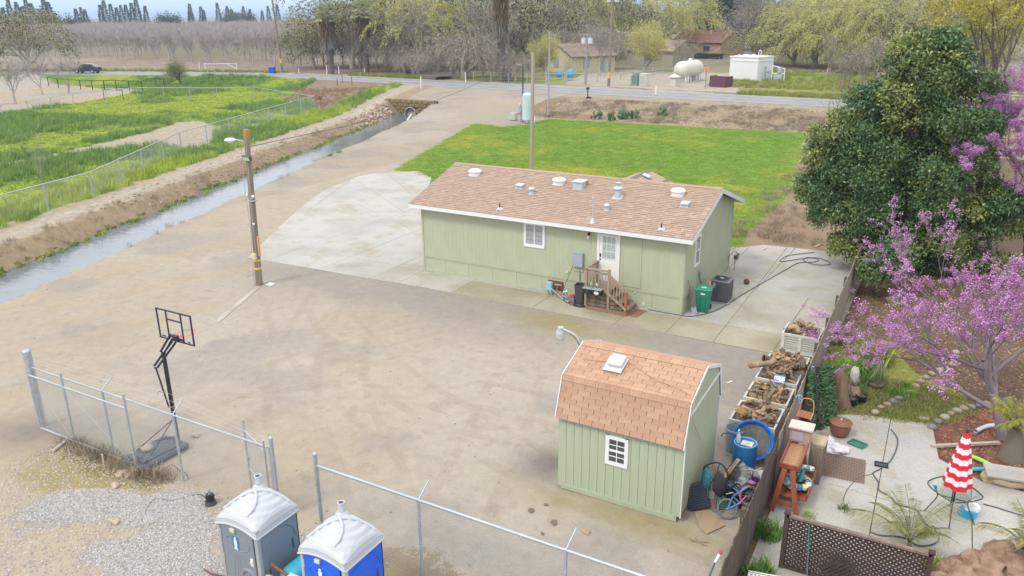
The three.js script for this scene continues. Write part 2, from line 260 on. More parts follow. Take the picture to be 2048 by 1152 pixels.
  const mossy = Math.exp(-(((x + 3.2) / 3) ** 2 + ((z - 3) / 0.9) ** 2)) * 0.6 + Math.exp(-(((x - 2.6) / 2.2) ** 2 + ((z - 13.1) / 0.5) ** 2)) * 0.8; c = mix3(c, C_.moss, clamp(mossy * (n2 * 2 - 0.3)));
  const oil = Math.exp(-(((x - 0.3) / 0.7) ** 2 + ((z - 11.9) / 0.8) ** 2)); c = mix3(c, S(116, 108, 108), clamp(oil * (0.4 + n2)) * 0.8);
  const post = Math.exp(-(((x + 13.2) / 1.2) ** 2 + ((z - 17.4) / 0.9) ** 2)); c = mix3(c, S(140, 130, 124), clamp(post * (0.3 + n2)));
  if (x > -3 && z > -50 && z < -9 && x < 5.5) c = mix3(S(184, 158, 128), S(160, 134, 106), n2);
  return mul(c, 0.91 + 0.08 * n3 + 0.05 * sp + (sp > 0.95 ? 0.05 : sp < 0.03 ? -0.1 : 0));
}
const mul = (c, k) => [c[0] * k, c[1] * k, c[2] * k];
{
  const A = [-30, 12, -22, 24], B = [-170, 60, -115, 50], line = (list) => { const o = []; for (const [a, b, s] of list) { const n = Math.round((b - a) / s); for (let i = 0; i < n; i++) o.push(a + ((b - a) * i) / n); } o.push(list[list.length - 1][1]); return o; };
  const xs = line([[-5000, -1200, 800], [-1200, -400, 100], [-400, -170, 20], [-170, -60, 0.9], [-60, -30, 0.32], [-30, 12, 0.35], [12, 60, 1.2], [60, 200, 20], [200, 1200, 100], [1200, 5000, 800]]);
  const zs = line([[-5000, -1200, 800], [-1200, -400, 100], [-400, -115, 15], [-115, -64, 0.8], [-64, -50, 0.35], [-50, -22, 0.5], [-22, 24, 0.35], [24, 50, 0.6], [50, 150, 10], [150, 1200, 150]]);
  const nx = xs.length, nz = zs.length, p = new Float32Array(nx * nz * 3), n = new Float32Array(nx * nz * 3), uv = new Float32Array(nx * nz * 2), groups = [[], [], []];
  for (let j = 0; j < nz; j++) for (let i = 0; i < nx; i++) {
    const x = xs[i], z = zs[j], k = j * nx + i, e = 0.2, h = hgt(x, z);
    p.set([x, h, z], k * 3); uv.set([x, z], k * 2);
    const gx = (hgt(x - e, z) - hgt(x + e, z)) / (2 * e), gz = (hgt(x, z - e) - hgt(x, z + e)) / (2 * e), l = Math.hypot(gx, 1, gz); n.set([gx / l, 1 / l, gz / l], k * 3);
    if (i < nx - 1 && j < nz - 1) { const mx = (x + xs[i + 1]) / 2, mz = (z + zs[j + 1]) / 2, inside = (R) => mx > R[0] && mx < R[1] && mz > R[2] && mz < R[3]; groups[inside(A) ? 0 : inside(B) ? 1 : 2].push(k, k + nx, k + 1, k + 1, k + nx, k + nx + 1); }
  }
  const g = new THREE.BufferGeometry(); g.setAttribute('position', new THREE.BufferAttribute(p, 3)); g.setAttribute('normal', new THREE.BufferAttribute(n, 3)); g.setAttribute('uv', new THREE.BufferAttribute(uv, 2));
  const idx = new Uint32Array(groups[0].length + groups[1].length + groups[2].length); let at = 0; groups.forEach((a, i) => { idx.set(a, at); g.addGroup(at, a.length, i); at += a.length; }); g.setIndex(new THREE.BufferAttribute(idx, 1));
  const tex = (R, W, H, fine) => { const t = dataTex(W, H, (u, v) => mul(groundColour(R[0] + (R[1] - R[0]) * u, R[2] + (R[3] - R[2]) * v, fine), 0.8)); t.repeat.set(1 / (R[1] - R[0]), 1 / (R[3] - R[2])); t.offset.set(-R[0] / (R[1] - R[0]), -R[2] / (R[3] - R[2])); return t; };
  const far = dataTex(256, 256, (u, v) => mix3(S(136, 124, 114), S(118, 112, 84), clamp(tfbm(u, v, 4, 5) * 1.8 - 0.5)), true, 1 / 120);
  const o = struct('ground', g, [MT(tex(A, 2048, 2048, true), 0.95, { bumpMap: bumpDirt, bumpScale: 0.022 }), MT(tex(B, 2048, 1536, false), 0.95, { bumpMap: bumpDirt, bumpScale: 0.09 }), MT(far, 0.95)]);
  o.castShadow = false;
}
// canal water
{
  const pts = [], zs = []; for (let z = -55; z <= 45; z += 2) zs.push(z);
  for (const z of zs) pts.push([-29.2 + 0.365 * z, z]); for (const z of zs.reverse()) pts.push([-36.6 + 0.365 * z, z]);
  const g = new THREE.ShapeGeometry(shapeOf(pts.map(([x, z]) => [x, -z]))); g.rotateX(-Math.PI / 2).translate(0, WATER, 0);
  const rip = dataTex(256, 256, (u, v) => [tfbm(u, v, 6, 4, 14)], false, [1 / 5, 1 / 3.2]);
  struct('canal_water', g, MP(0.125, 0.155, 0.185, 0.07, { bumpMap: rip, bumpScale: 0.018, ior: 1.33, specularIntensity: 1, clearcoat: 0.35, clearcoatRoughness: 0.08 }));
}
// the paved road with its painted lines
{
  const strip = (a, b, y, x0 = -420, x1 = 260) => { const t = new Tri(); for (let x = x0; x < x1; x += 4) { const q = (X, d) => [X, y, zc(X) + d]; t.quad(q(x, b), q(x + 4, b), q(x + 4, a), q(x, a), null, [0, 1, 0]); } const g = t.geo(), u = g.attributes.uv, p = g.attributes.position; for (let i = 0; i < p.count; i++) u.setXY(i, p.getX(i), p.getZ(i)); return g; };
  const road = struct('road', strip(-4.3, 4.1, 1.216), MT(spotMap(S(124, 126, 132), S(142, 144, 150), 1 / 7, 6, 6), 0.9, { bumpMap: bumpFine, bumpScale: 0.004 }));
  const yel = M(0.62, 0.46, 0.12, 0.8), wht = M(0.7, 0.7, 0.68, 0.8);
  part(road, 'centre_line', strip(0.06, 0.18, 1.221), yel); part(road, 'centre_line', strip(-0.18, -0.06, 1.221), yel); part(road, 'edge_line', strip(-3.55, -3.43, 1.221), wht); part(road, 'edge_line', strip(3.4, 3.52, 1.221), wht);
}

// ---------- concrete paving ----------
const concrete = (a, b) => MT(dataTex(512, 512, (u, v) => { const s = tfbm(u, v, 5, 6), t = tfbm(v, u, 9, 4), e = tileN(u, v, 220, 220, 3); let c = mix3(a, b, clamp((s - 0.5) * 2.2 + 0.5)); c = mix3(c, S(150, 138, 110), ss(0.55, 0.75, t) * 0.35); return mul(c, 0.95 + 0.1 * e); }, true, 1 / 6.3), 0.9, { bumpMap: bumpFine, bumpScale: 0.003 });
const concretes = [concrete(S(156, 153, 147), S(174, 171, 165)), concrete(S(152, 147, 137), S(170, 165, 156)), concrete(S(160, 157, 152), S(173, 170, 166))];
const stained = concrete(S(142, 136, 114), S(162, 155, 138));
const clip = (P, nx, nz, d) => { const o = []; for (let i = 0; i < P.length; i++) { const a = P[i], b = P[(i + 1) % P.length], da = a[0] * nx + a[1] * nz - d, db = b[0] * nx + b[1] * nz - d; if (da <= 0) o.push(a); if (da * db < 0) { const t = da / (da - db); o.push([a[0] + (b[0] - a[0]) * t, a[1] + (b[1] - a[1]) * t]); } } return o; };
function paving(name, outline, cuts, y, t, pickMat) { // cut by lines [x0,z0,x1,z1] into panels with open joints
  let list = [outline]; const gap = 0.009;
  for (const [x0, z0, x1, z1, test] of cuts) { const l = Math.hypot(x1 - x0, z1 - z0), nx = -(z1 - z0) / l, nz = (x1 - x0) / l, d = x0 * nx + z0 * nz; list = list.flatMap((P) => { if (test) { const c = P.reduce((s, p) => [s[0] + p[0] / P.length, s[1] + p[1] / P.length], [0, 0]); if (!test(...c)) return [P]; } return [clip(P, nx, nz, d - gap), clip(P, -nx, -nz, -d - gap)].filter((q) => q.length > 2 && Math.abs(q.reduce((s, p, i) => s + p[0] * q[(i + 1) % q.length][1] - p[1] * q[(i + 1) % q.length][0], 0)) > 0.02); }); }
  const root = new THREE.Group(); root.name = numbered(name); root.userData.kind = 'structure'; scene.add(root);
  for (const P of list) { const c = P.reduce((s, p) => [s[0] + p[0] / P.length, s[1] + p[1] / P.length], [0, 0]); part(root, 'concrete_panel', slab(P, y, t + rr(-0.003, 0.003), 0.006), pickMat(...c)); }
  return root;
}
reseed(11);
paving('concrete_pad', [[-20.6, 2.35], [-23.5, -2.6], [-26.1, -7.4], [-27.6, -10.6], [-27.9, -11.4], [-28.9, -15.9], [-28.6, -17.2], [-26.3, -19.6], [-23.9, -17.8], [-20.6, -12.5], [-14, -6.95], [-0.4, -10.2], [0.6, -11.3], [4.75, -11.7], [5.3, -11.2], [5.3, 2.05], [-0.8, 2.05], [-10.4, 2.0]],
  [[-11.9, 5, -12.1, -12], [0.05, -30, 0.05, 4, (x, z) => x > -11], [-0.3, 0.25, 6, 0.25, (x) => x > -11.8], [1.75, -4.2, 1.8, 3, (x, z) => x > 0], [0, -4.1, 6, -4.35, (x) => x > 0], [2.1, -12, 1.8, -4.2, (x, z) => x > 0 && z < -4], [3.9, -3, 3.8, 3, (x, z) => x > 1.7 && z > -4], [-9.2, 3, -9.2, 0, (x) => x > -12], [-5.4, 3, -5.4, 0, (x) => x > -12], [-1.9, 3, -1.9, 0.1, (x) => x > -12 && x < 0], [-19.45, 4, -19.4, -20], [-16.3, 4, -16.4, -20], [-13.4, 4, -13.4, -20], [-22, 0, -12, 0, (x) => x < -12], [-24.7, -5.9, -12, -6.1, (x) => x < -12], [-27.2, -11, -22.4, -8.5, (x) => x < -16], [-27.8, -14.5, -21.9, -10.3, (x) => x < -19], [-26.9, -17, -21.9, -12.7, (x) => x < -19], [-24.5, -5.7, -27.1, -11.4, (x) => x < -24]],
  -0.12, 0.15, (x, z) => (z > -0.5 && x > -14 ? (x > -9 ? stained : concretes[1]) : x > 1 && z < 3 && z > -4 ? concretes[1] : pick([concretes[0], concretes[2], concretes[2]])));

// ---------- the manufactured home ----------
const sidingTex = (a, b) => dataTex(256, 256, (u, v) => mul(mix3(a, b, clamp((tfbm(u, v, 6, 4, 3) - 0.5) * 1.4 + 0.5)), 0.985 + 0.03 * tileN(u, v, 128, 8, 2)), true, [1 / 2.2, 1 / 2.4]);
mat.siding = MT(sidingTex(S(167, 173, 147), S(174, 180, 154)), 0.72, { bumpMap: bumpFine, bumpScale: 0.0008 });
mat.sidingShed = MT(sidingTex(S(163, 172, 148), S(171, 180, 157)), 0.72, { bumpMap: bumpFine, bumpScale: 0.0008 });
const shingleMats = (list) => list.map((c) => MT(spotMap(mul(c, 0.88), mul(c, 1.1), 3.1, 24, 3), 0.95, { bumpMap: bumpFine, bumpScale: 0.004 }));
// laminated tabs carry a printed darker granule band along their upper edge
const banded = (c, k) => dataTex(64, 64, (u, v) => mul(c, (0.93 + 0.14 * tileN(u, v, 24, 24, 4)) * (v > 0.6 + 0.03 * vn(u * 9, 2) && v < 0.84 ? k : 1)));
// courses of tabs laid up a slope; the nearest ones are parts, the rest one part
function shingles(parent, o, u, v, L, Hs, expo, tabW, mats, most, vary = 0) {
  const U = v3(u), Vv = v3(v), N = new THREE.Vector3().crossVectors(U, Vv).normalize(), list = [], geo = new THREE.BoxGeometry(1, 1, 1), rows = Math.ceil(Hs / expo);
  const up = Vv.clone().multiplyScalar(expo * 1.28).addScaledVector(N, -0.006).normalize(), nn = new THREE.Vector3().crossVectors(U, up), q = new THREE.Quaternion().setFromRotationMatrix(new THREE.Matrix4().makeBasis(U, up, nn));
  for (let r = 0; r < rows; r++) {
    let x = (r % 2 ? -tabW / 2 : 0) - rr(0, vary * tabW);
    while (x < L - 0.005) {
      const w = tabW * (vary ? rr(1 - vary, 1 + vary) : 1), a = Math.max(0, x), b = Math.min(L, x + w), len = Math.min(expo * 1.25, Hs - r * expo + 0.03); x += w;
      if (b - a < 0.02) continue;
      const p = v3(o).addScaledVector(U, (a + b) / 2).addScaledVector(Vv, r * expo + len / 2 - 0.01).addScaledVector(N, vary ? (rnd() < 0.5 ? 0.017 : 0.009) : 0.011);
      list.push({ p, s: new THREE.Vector3(b - a - (vary ? 0.003 : 0.011), len, vary ? 0.017 : 0.013), m: Math.floor(rnd() * mats.length) });
    }
  }
  list.sort((a, b) => a.p.distanceTo(camera.position) - b.p.distanceTo(camera.position));
  list.slice(0, most).forEach((t) => { const m = part(parent, 'shingle', geo, mats[t.m]); m.position.copy(t.p); m.scale.copy(t.s); m.quaternion.copy(q); });
  if (list.length > most) { const rest = list.slice(most), im = shade(new THREE.InstancedMesh(geo, MT(banded([1, 1, 1], vary ? 0.78 : 1), 0.95), rest.length)), mm = new THREE.Matrix4(), c = new THREE.Color(); rest.forEach((t, i) => { im.setMatrixAt(i, mm.compose(t.p, q, t.s)); im.setColorAt(i, c.copy(mats[t.m].tone)); }); im.name = 'shingle_courses'; im.userData.kind = 'stuff'; parent.add(im); }
}
{
  const L = 12, W = 6.83, hs = 0.7, hw = 2.87, sl = 0.305, eave = 3.16, oz = 0.4, og = 0.36, ridge = eave + sl * (W / 2 + oz);
  const house = thing('manufactured_home', 'long sage green manufactured home with brown shingled gable roof and white trim', 'house');
  // walls: grooved panels above a skirt
  const groove = (w, h) => { const P = [[0, 0], [0, -0.012]], n = Math.round(w / 0.2); P.length = 0; P.push([0, -0.02]); for (let i = 0; i <= n; i++) { const x = (w * i) / n; if (i > 0) P.push([i < n ? x - 0.005 : x, 0]); if (i > 0 && i < n) P.push([x - 0.003, -0.0035], [x + 0.003, -0.0035]); if (i < n) P.push([i ? x + 0.005 : x, 0]); } P.push([w, -0.02]); const g = prism(P, h); return g.rotateX(-Math.PI / 2).scale(1, 1, -1); };
  const flip = (g) => { const i = g.index, p = g.attributes; const a = g.toNonIndexed ? (g.index ? g.toNonIndexed() : g) : g; for (const k of ['position', 'normal', 'uv']) { const t = a.attributes[k], n = t.itemSize; for (let j = 0; j < t.count; j += 3) for (let c = 0; c < n; c++) { const x = t.array[(j + 1) * n + c]; t.array[(j + 1) * n + c] = t.array[(j + 2) * n + c]; t.array[(j + 2) * n + c] = x; } } return a; };
  const pg = flip(groove(1.199, hw - hs - 0.02 + 0.3)); pg.computeVertexNormals();
  for (let i = 0; i < 10; i++) part(house, 'siding_panel', pg, mat.siding).position.set(-L + 0.0015 + i * 1.2, hs, 0);
  const sk = box(1.19, hs - 0.07, 0.03); for (let i = 0; i < 10; i++) part(house, 'skirt_panel', sk, mat.siding).position.set(-L + 0.6 + i * 1.2, (hs - 0.07) / 2 + 0.03, -0.018);
  part(house, 'belly_band', [box(L + 0.02, 0.03, 0.035, -L / 2, hs - 0.025, 0.004), box(0.035, 0.03, W, 0.012, hs - 0.025, -W / 2)], mat.siding);
  for (const q of [box(0.09, hw, 0.022, -L + 0.045, hw / 2 + 0.02, 0.013), box(0.09, hw, 0.022, -0.045, hw / 2 + 0.02, 0.013), box(0.022, hw + 0.03, 0.09, 0.014, hw / 2 + 0.05, -0.045), box(0.022, hw + 0.03, 0.09, 0.014, hw / 2 + 0.05, -W + 0.045)]) part(house, 'corner_board', q, mat.siding);
  part(house, 'base_board', [box(L, 0.09, 0.025, -L / 2, 0.075, 0.002), box(0.025, 0.09, W, 0.004, 0.075, -W / 2)], mat.siding);
  // gable ends in sloped boards, then the back wall
  const top = (z) => eave - 0.06 + sl * (W / 2 + oz) - sl * Math.abs(z + W / 2) - 0.1;
  for (let i = 0; i < 17; i++) for (const e of [0, 1]) { const z0 = -(i * W) / 17 - 0.002, z1 = -((i + 1) * W) / 17 + 0.002, g = prism([[-z0, hs], [-z1, hs], [-z1, top(z1)], [-z0, top(z0)]], 0.02); part(house, 'siding_board', g.rotateY(Math.PI / 2), mat.siding).position.set(e ? -L - 0.005 : -0.015, 0, 0); }
  for (let i = 0; i < 6; i++) part(house, 'skirt_panel', box(0.03, hs - 0.07, W / 6 - 0.01, -0.02, (hs - 0.07) / 2 + 0.03, -(i + 0.5) * (W / 6)), mat.siding);
  part(house, 'back_wall', [box(L, hw, 0.04, -L / 2, hw / 2 + 0.04, -W + 0.02), box(L - 0.06, hw, W - 0.12, -L / 2, hw / 2 + 0.02, -W / 2 - 0.02), box(0.03, hs, W - 0.02, -L, hs / 2, -W / 2)], mat.siding);
  // roof
  const RL = L + 2 * og, run = W / 2 + oz, len = Math.hypot(run, run * sl), deck = M(0.5, 0.5, 0.49, 0.8);
  const roof = part(house, 'roof', prism([[oz, eave - 0.02], [-W / 2, ridge - 0.02], [-W - oz, eave - 0.02], [-W - oz, eave - 0.08], [-W / 2, ridge - 0.1], [oz, eave - 0.08]].map(([z, y]) => [-z, y]), RL).rotateY(Math.PI / 2).translate(-L - og, 0, 0), deck);
  for (const z of [oz + 0.003, -W - oz - 0.003]) part(roof, 'fascia', box(RL, 0.19, 0.025, -L / 2, eave - 0.105, z), mat.trim);
  for (const x of [og, -L - og]) for (const s of [-1, 1]) part(roof, 'rake_board', beam([x, ridge - 0.1, -W / 2], [x, eave - 0.12, -W / 2 + s * (run - 0.012)], 0.025, 0.17, [0, 1, 0]), mat.trim);
  part(roof, 'soffit', [box(RL - 0.05, 0.02, oz - 0.02, -L / 2, eave - 0.19, oz / 2 + 0.01)], mat.trim);
  const tones = [[164, 141, 125], [167, 144, 128], [161, 138, 122], [170, 147, 131], [158, 135, 119]].map((c) => S(...c)), sm = tones.map((c, i) => MT(banded(c, i % 5 === 3 ? 0.95 : 0.74), 0.95)); sm.forEach((m, i) => { m.tone = new THREE.Color().setRGB(...lin(tones[i])); });
  const cs = 1 / Math.hypot(1, sl);
  reseed(21); shingles(roof, [-L - og, eave - 0.015, oz + 0.025], [1, 0, 0], [0, sl * cs, -cs], RL, len, 0.135, 0.2, sm, 300, 0.45);
  const back = shade(new THREE.Mesh(beam([-L / 2, ridge - 0.005, -W / 2], [-L / 2, eave - 0.005, -W - oz], RL, 0.02), sm[0])); back.name = 'back_slope'; roof.add(back);
  part(roof, 'ridge_cap', Array.from({ length: 44 }, (_, i) => [beam([-L - og + 0.145 + i * 0.289, ridge + 0.022, -W / 2 + 0.002], [-L - og + 0.145 + i * 0.289, ridge - 0.02, -W / 2 + 0.15], 0.284, 0.014), beam([-L - og + 0.145 + i * 0.289, ridge + 0.022, -W / 2 - 0.002], [-L - og + 0.145 + i * 0.289, ridge - 0.02, -W / 2 - 0.15], 0.284, 0.014)]).flat(), sm[1]);
  // cross gable over the back porch
  const gx = -4.53, gy = 3.82, gz = -8.3, gw = 2.6; const gab = part(house, 'porch_roof', [1, -1].map((s) => { const g = beam([gx, gy, (gz - 4) / 2], [gx + s * gw, gy - sl * 1.35 * gw, (gz - 4) / 2], Math.abs(gz + 4), 0.06); return g; }), sm[1]);
  part(gab, 'post', [box(0.12, 3, 0.12, gx - gw + 0.3, 1.5, gz + 0.2), box(0.12, 3, 0.12, gx + gw - 0.3, 1.5, gz + 0.2)], mat.trim);
  // vents and pipes on the roof
  const onRoof = (z) => eave + sl * (oz - z) + 0.012, zincL = M(0.5, 0.56, 0.62, 0.5, { metalness: 0.25 });
  const vent = (name, x, z, geo, m, label) => { const v = part(roof, name, geo, m, label); v.position.set(x, onRoof(z), z); return v; };
  const flash = (w, d) => { const g = box(w, 0.015, d, 0, 0.004, 0); return g.rotateX(Math.atan(sl)); };
  for (const [x, z] of [[-10.75, -2.56], [-6.48, -2.53], [-1.24, -2.62]]) { const d = vent('skylight_dome', x, z, lathe([[0.27, -0.07], [0.27, 0.09], [0.3, 0.1], [0.31, 0.14], [0.27, 0.19], [0.2, 0.2], [0.19, 0.225], [0.1, 0.245], [0.001, 0.25]], 24), mat.white); part(d, 'flashing', flash(0.5, 0.5), zincL); }
  for (const [x, z] of [[-8.04, -1.87], [-0.68, -1.82]]) { const d = vent('attic_vent', x, z, rbox(0.34, 0.07, 0.34, 0.02, 0, 0.1, 0).rotateX(0.12), zincL); part(d, 'flashing', flash(0.36, 0.36), zincL); part(d, 'collar', box(0.24, 0.12, 0.24, 0, 0.03, 0), zincL); }
  const bv = vent('boxed_vent_hood', -5.45, -2.35, [box(0.42, 0.3, 0.42, 0, 0.1, 0), box(0.5, 0.03, 0.62, 0, 0.265, -0.05).rotateX(0.02), box(0.5, 0.1, 0.03, 0, 0.22, -0.35)], zincL); part(bv, 'flashing', flash(0.47, 0.47), zincL);
  const pipe = (x, z, h, r, capR, n) => { const d = vent('vent_pipe', x, z, cyl(r, r, h, 0, -0.06, 0, 16), zincL); part(d, 'flashing', flash(r * 2.8, r * 2.8), zincL); part(d, 'rain_cap', lathe([[0.001, h + 0.06], [capR * 0.7, h + 0.05], [capR, h], [capR, h - 0.05], [r * 1.05, h - 0.07]], 20), zincL); return d; };
  pipe(-7.25, -1.45, 0.22, 0.08, 0.14); pipe(-3.56, -0.86, 0.2, 0.07, 0.12);
  const bp = pipe(-3.53, -1.91, 0.38, 0.14, 0.2); part(bp, 'upper_pipe', [cyl(0.07, 0.07, 0.2, 0, 0.38, 0), lathe([[0.001, 0.63], [0.1, 0.61], [0.13, 0.57], [0.06, 0.56]], 20)], zincL);
  const tp = vent('thin_flue', -3.74, 0.11, [cyl(0.13, 0.03, 0.18, 0, -0.03, 0, 14), cyl(0.016, 0.016, 0.85, 0, 0.1, 0, 8), cyl(0.035, 0.035, 0.1, 0, 0.92, 0, 10)], zincL);
  for (const [x, z] of [[-7.98, 0.01], [-0.98, 0.03]]) { const d = vent('plumbing_stack', x, z, cyl(0.028, 0.028, 0.24, 0, 0, 0, 10), M(0.09, 0.06, 0.05, 0.7)); part(d, 'boot', [cyl(0.13, 0.045, 0.07, 0, 0, 0, 14), flash(0.24, 0.24)], zincL); }
  part(gab, 'attic_vent', rbox(0.36, 0.06, 0.36, 0.02).rotateZ(-0.38).translate(gx + 0.35, gy - 0.02, gz + 1.2), zincL);
  // front window
  const blind = MT(dataTex(4, 128, (u, v) => ((v * 22) % 1 < 0.62 ? S(196, 200, 204) : S(58, 64, 70)), true), 0.6);
  const win = part(house, 'window', [box(0.97, 0.1, 0.035, -6.35, 2.86, 0.022), box(0.97, 0.1, 0.035, -6.35, 1.9, 0.022), box(0.1, 1.06, 0.033, -6.785, 2.38, 0.022), box(0.1, 1.06, 0.033, -5.915, 2.38, 0.022)], mat.white);
  part(win, 'sash', [box(0.05, 0.88, 0.025, -6.35, 2.38, 0.018), box(0.8, 0.035, 0.02, -6.35, 2.8, 0.014), box(0.8, 0.035, 0.02, -6.35, 1.96, 0.014)], mat.white);
  for (const x of [-6.56, -6.14]) { part(win, 'slatted_blind', new THREE.PlaneGeometry(0.36, 0.84).translate(x, 2.38, 0.0042), blind); part(win, 'pane', box(0.37, 0.84, 0.004, x, 2.38, 0.0105), MP(1, 1, 1, 0.03, { transmission: 1, ior: 1.5 })); }
  // front door with its divided glass
  const door = part(house, 'door', [box(0.78, 1.92, 0.04, -3.07, 1.86, 0.01), box(0.6, 0.34, 0.012, -3.07, 1.2, 0.032), box(0.6, 0.2, 0.01, -3.07, 1.62, 0.032)], mat.white);
  part(door, 'frame', [box(0.1, 2.0, 0.06, -3.5, 1.87, 0.02), box(0.1, 2.0, 0.06, -2.64, 1.87, 0.02), box(0.96, 0.06, 0.058, -3.07, 2.88, 0.02)], mat.white);
  const lite = part(door, 'window', box(0.6, 0.96, 0.02, -3.05, 2.29, 0.034), mat.white);
  for (let i = 0; i < 3; i++) for (let j = 0; j < 3; j++) part(lite, 'pane', box(0.165, 0.275, 0.006, -3.05 + (i - 1) * 0.185, 2.29 + (j - 1) * 0.3, 0.046), MP(0.36, 0.42, 0.42, 0.12, { clearcoat: 0.6 }));
  part(door, 'handle', [rbox(0.06, 0.14, 0.03, 0.012, -3.4, 1.95, 0.045), rbox(0.05, 0.06, 0.05, 0.02, -3.4, 1.79, 0.05)], M(0.08, 0.07, 0.06, 0.35, { metalness: 0.6 })); part(door, 'threshold', box(0.9, 0.05, 0.1, -3.07, 0.885, 0.05), mat.grey);
  // flush access hatch, meter box and small fittings on the wall
  const hatch = part(house, 'access_hatch', box(0.66, 1.82, 0.02, -2.1, 1.8, 0.012), mat.siding); part(hatch, 'moulding', [box(0.8, 0.07, 0.03, -2.1, 2.75, 0.014), box(0.8, 0.07, 0.03, -2.1, 0.86, 0.014), box(0.07, 1.82, 0.028, -2.47, 1.805, 0.014), box(0.07, 1.82, 0.028, -1.73, 1.805, 0.014)], mat.siding);
  const mb = part(house, 'electric_meter_box', [rbox(0.4, 0.56, 0.14, 0.015, -4.32, 1.62, 0.075), rbox(0.42, 0.03, 0.16, 0.01, -4.32, 1.905, 0.08)], M(0.32, 0.37, 0.42, 0.5)); part(mb, 'conduit', bar([-4.28, 0.75, 0.05], [-4.28, 1.36, 0.05], 0.022, 8), M(0.3, 0.36, 0.36, 0.5)); part(mb, 'backing_board', box(0.38, 0.19, 0.03, -4.32, 1.22, 0.02), mat.siding);
  const lamp = part(house, 'wall_lantern', [rbox(0.07, 0.12, 0.04, 0.01, -3.9, 2.74, 0.025), tube([[-3.9, 2.76, 0.04], [-3.9, 2.8, 0.1], [-3.9, 2.76, 0.13]], 0.012), cyl(0.055, 0.03, 0.05, -3.9, 2.71, 0.13, 12)], M(0.05, 0.035, 0.03, 0.4)); part(lamp, 'lamp_shade', cyl(0.05, 0.055, 0.13, -3.9, 2.58, 0.13, 14), M(0.62, 0.62, 0.6, 0.2));
  part(house, 'utility_vent', [cyl(0.045, 0.05, 0.06).rotateX(Math.PI / 2).translate(-4.83, 1.03, 0.0), rbox(0.12, 0.14, 0.06, 0.01, -1.53, 0.2, 0.01), rbox(0.06, 0.06, 0.04, 0.01, -1.9, 0.62, 0.02)], mat.cream);
  part(house, 'crawl_space_grille', [box(0.7, 0.4, 0.02, -5.35, 0.36, 0.012), ...Array.from({ length: 7 }, (_, i) => box(0.66, 0.012, 0.012, -5.35, 0.2 + i * 0.055, 0.027))], mat.rust);
  // side window
  const sw = part(house, 'window', [box(0.034, 1.25, 0.1, 0.02, 2.2, -1.24), box(0.034, 1.25, 0.1, 0.02, 2.2, -1.82), box(0.036, 0.09, 0.6, 0.02, 2.79, -1.53), box(0.036, 0.09, 0.6, 0.02, 1.63, -1.53), box(0.026, 0.05, 0.5, 0.016, 2.2, -1.53)], mat.white);
  for (const y of [2.47, 1.93]) part(sw, 'pane', box(0.008, 0.48, 0.46, 0.01, y, -1.53), mat.glass);
  const dc = part(house, 'disconnect_box', rbox(0.09, 0.26, 0.16, 0.012, 0.055, 1.12, -1.97), mat.grey); part(dc, 'conduit', tube([[0.05, 1.0, -1.97], [0.08, 0.8, -2.0], [0.2, 0.62, -2.1], [0.45, 0.5, -2.2]], 0.02), mat.darkgrey);
}
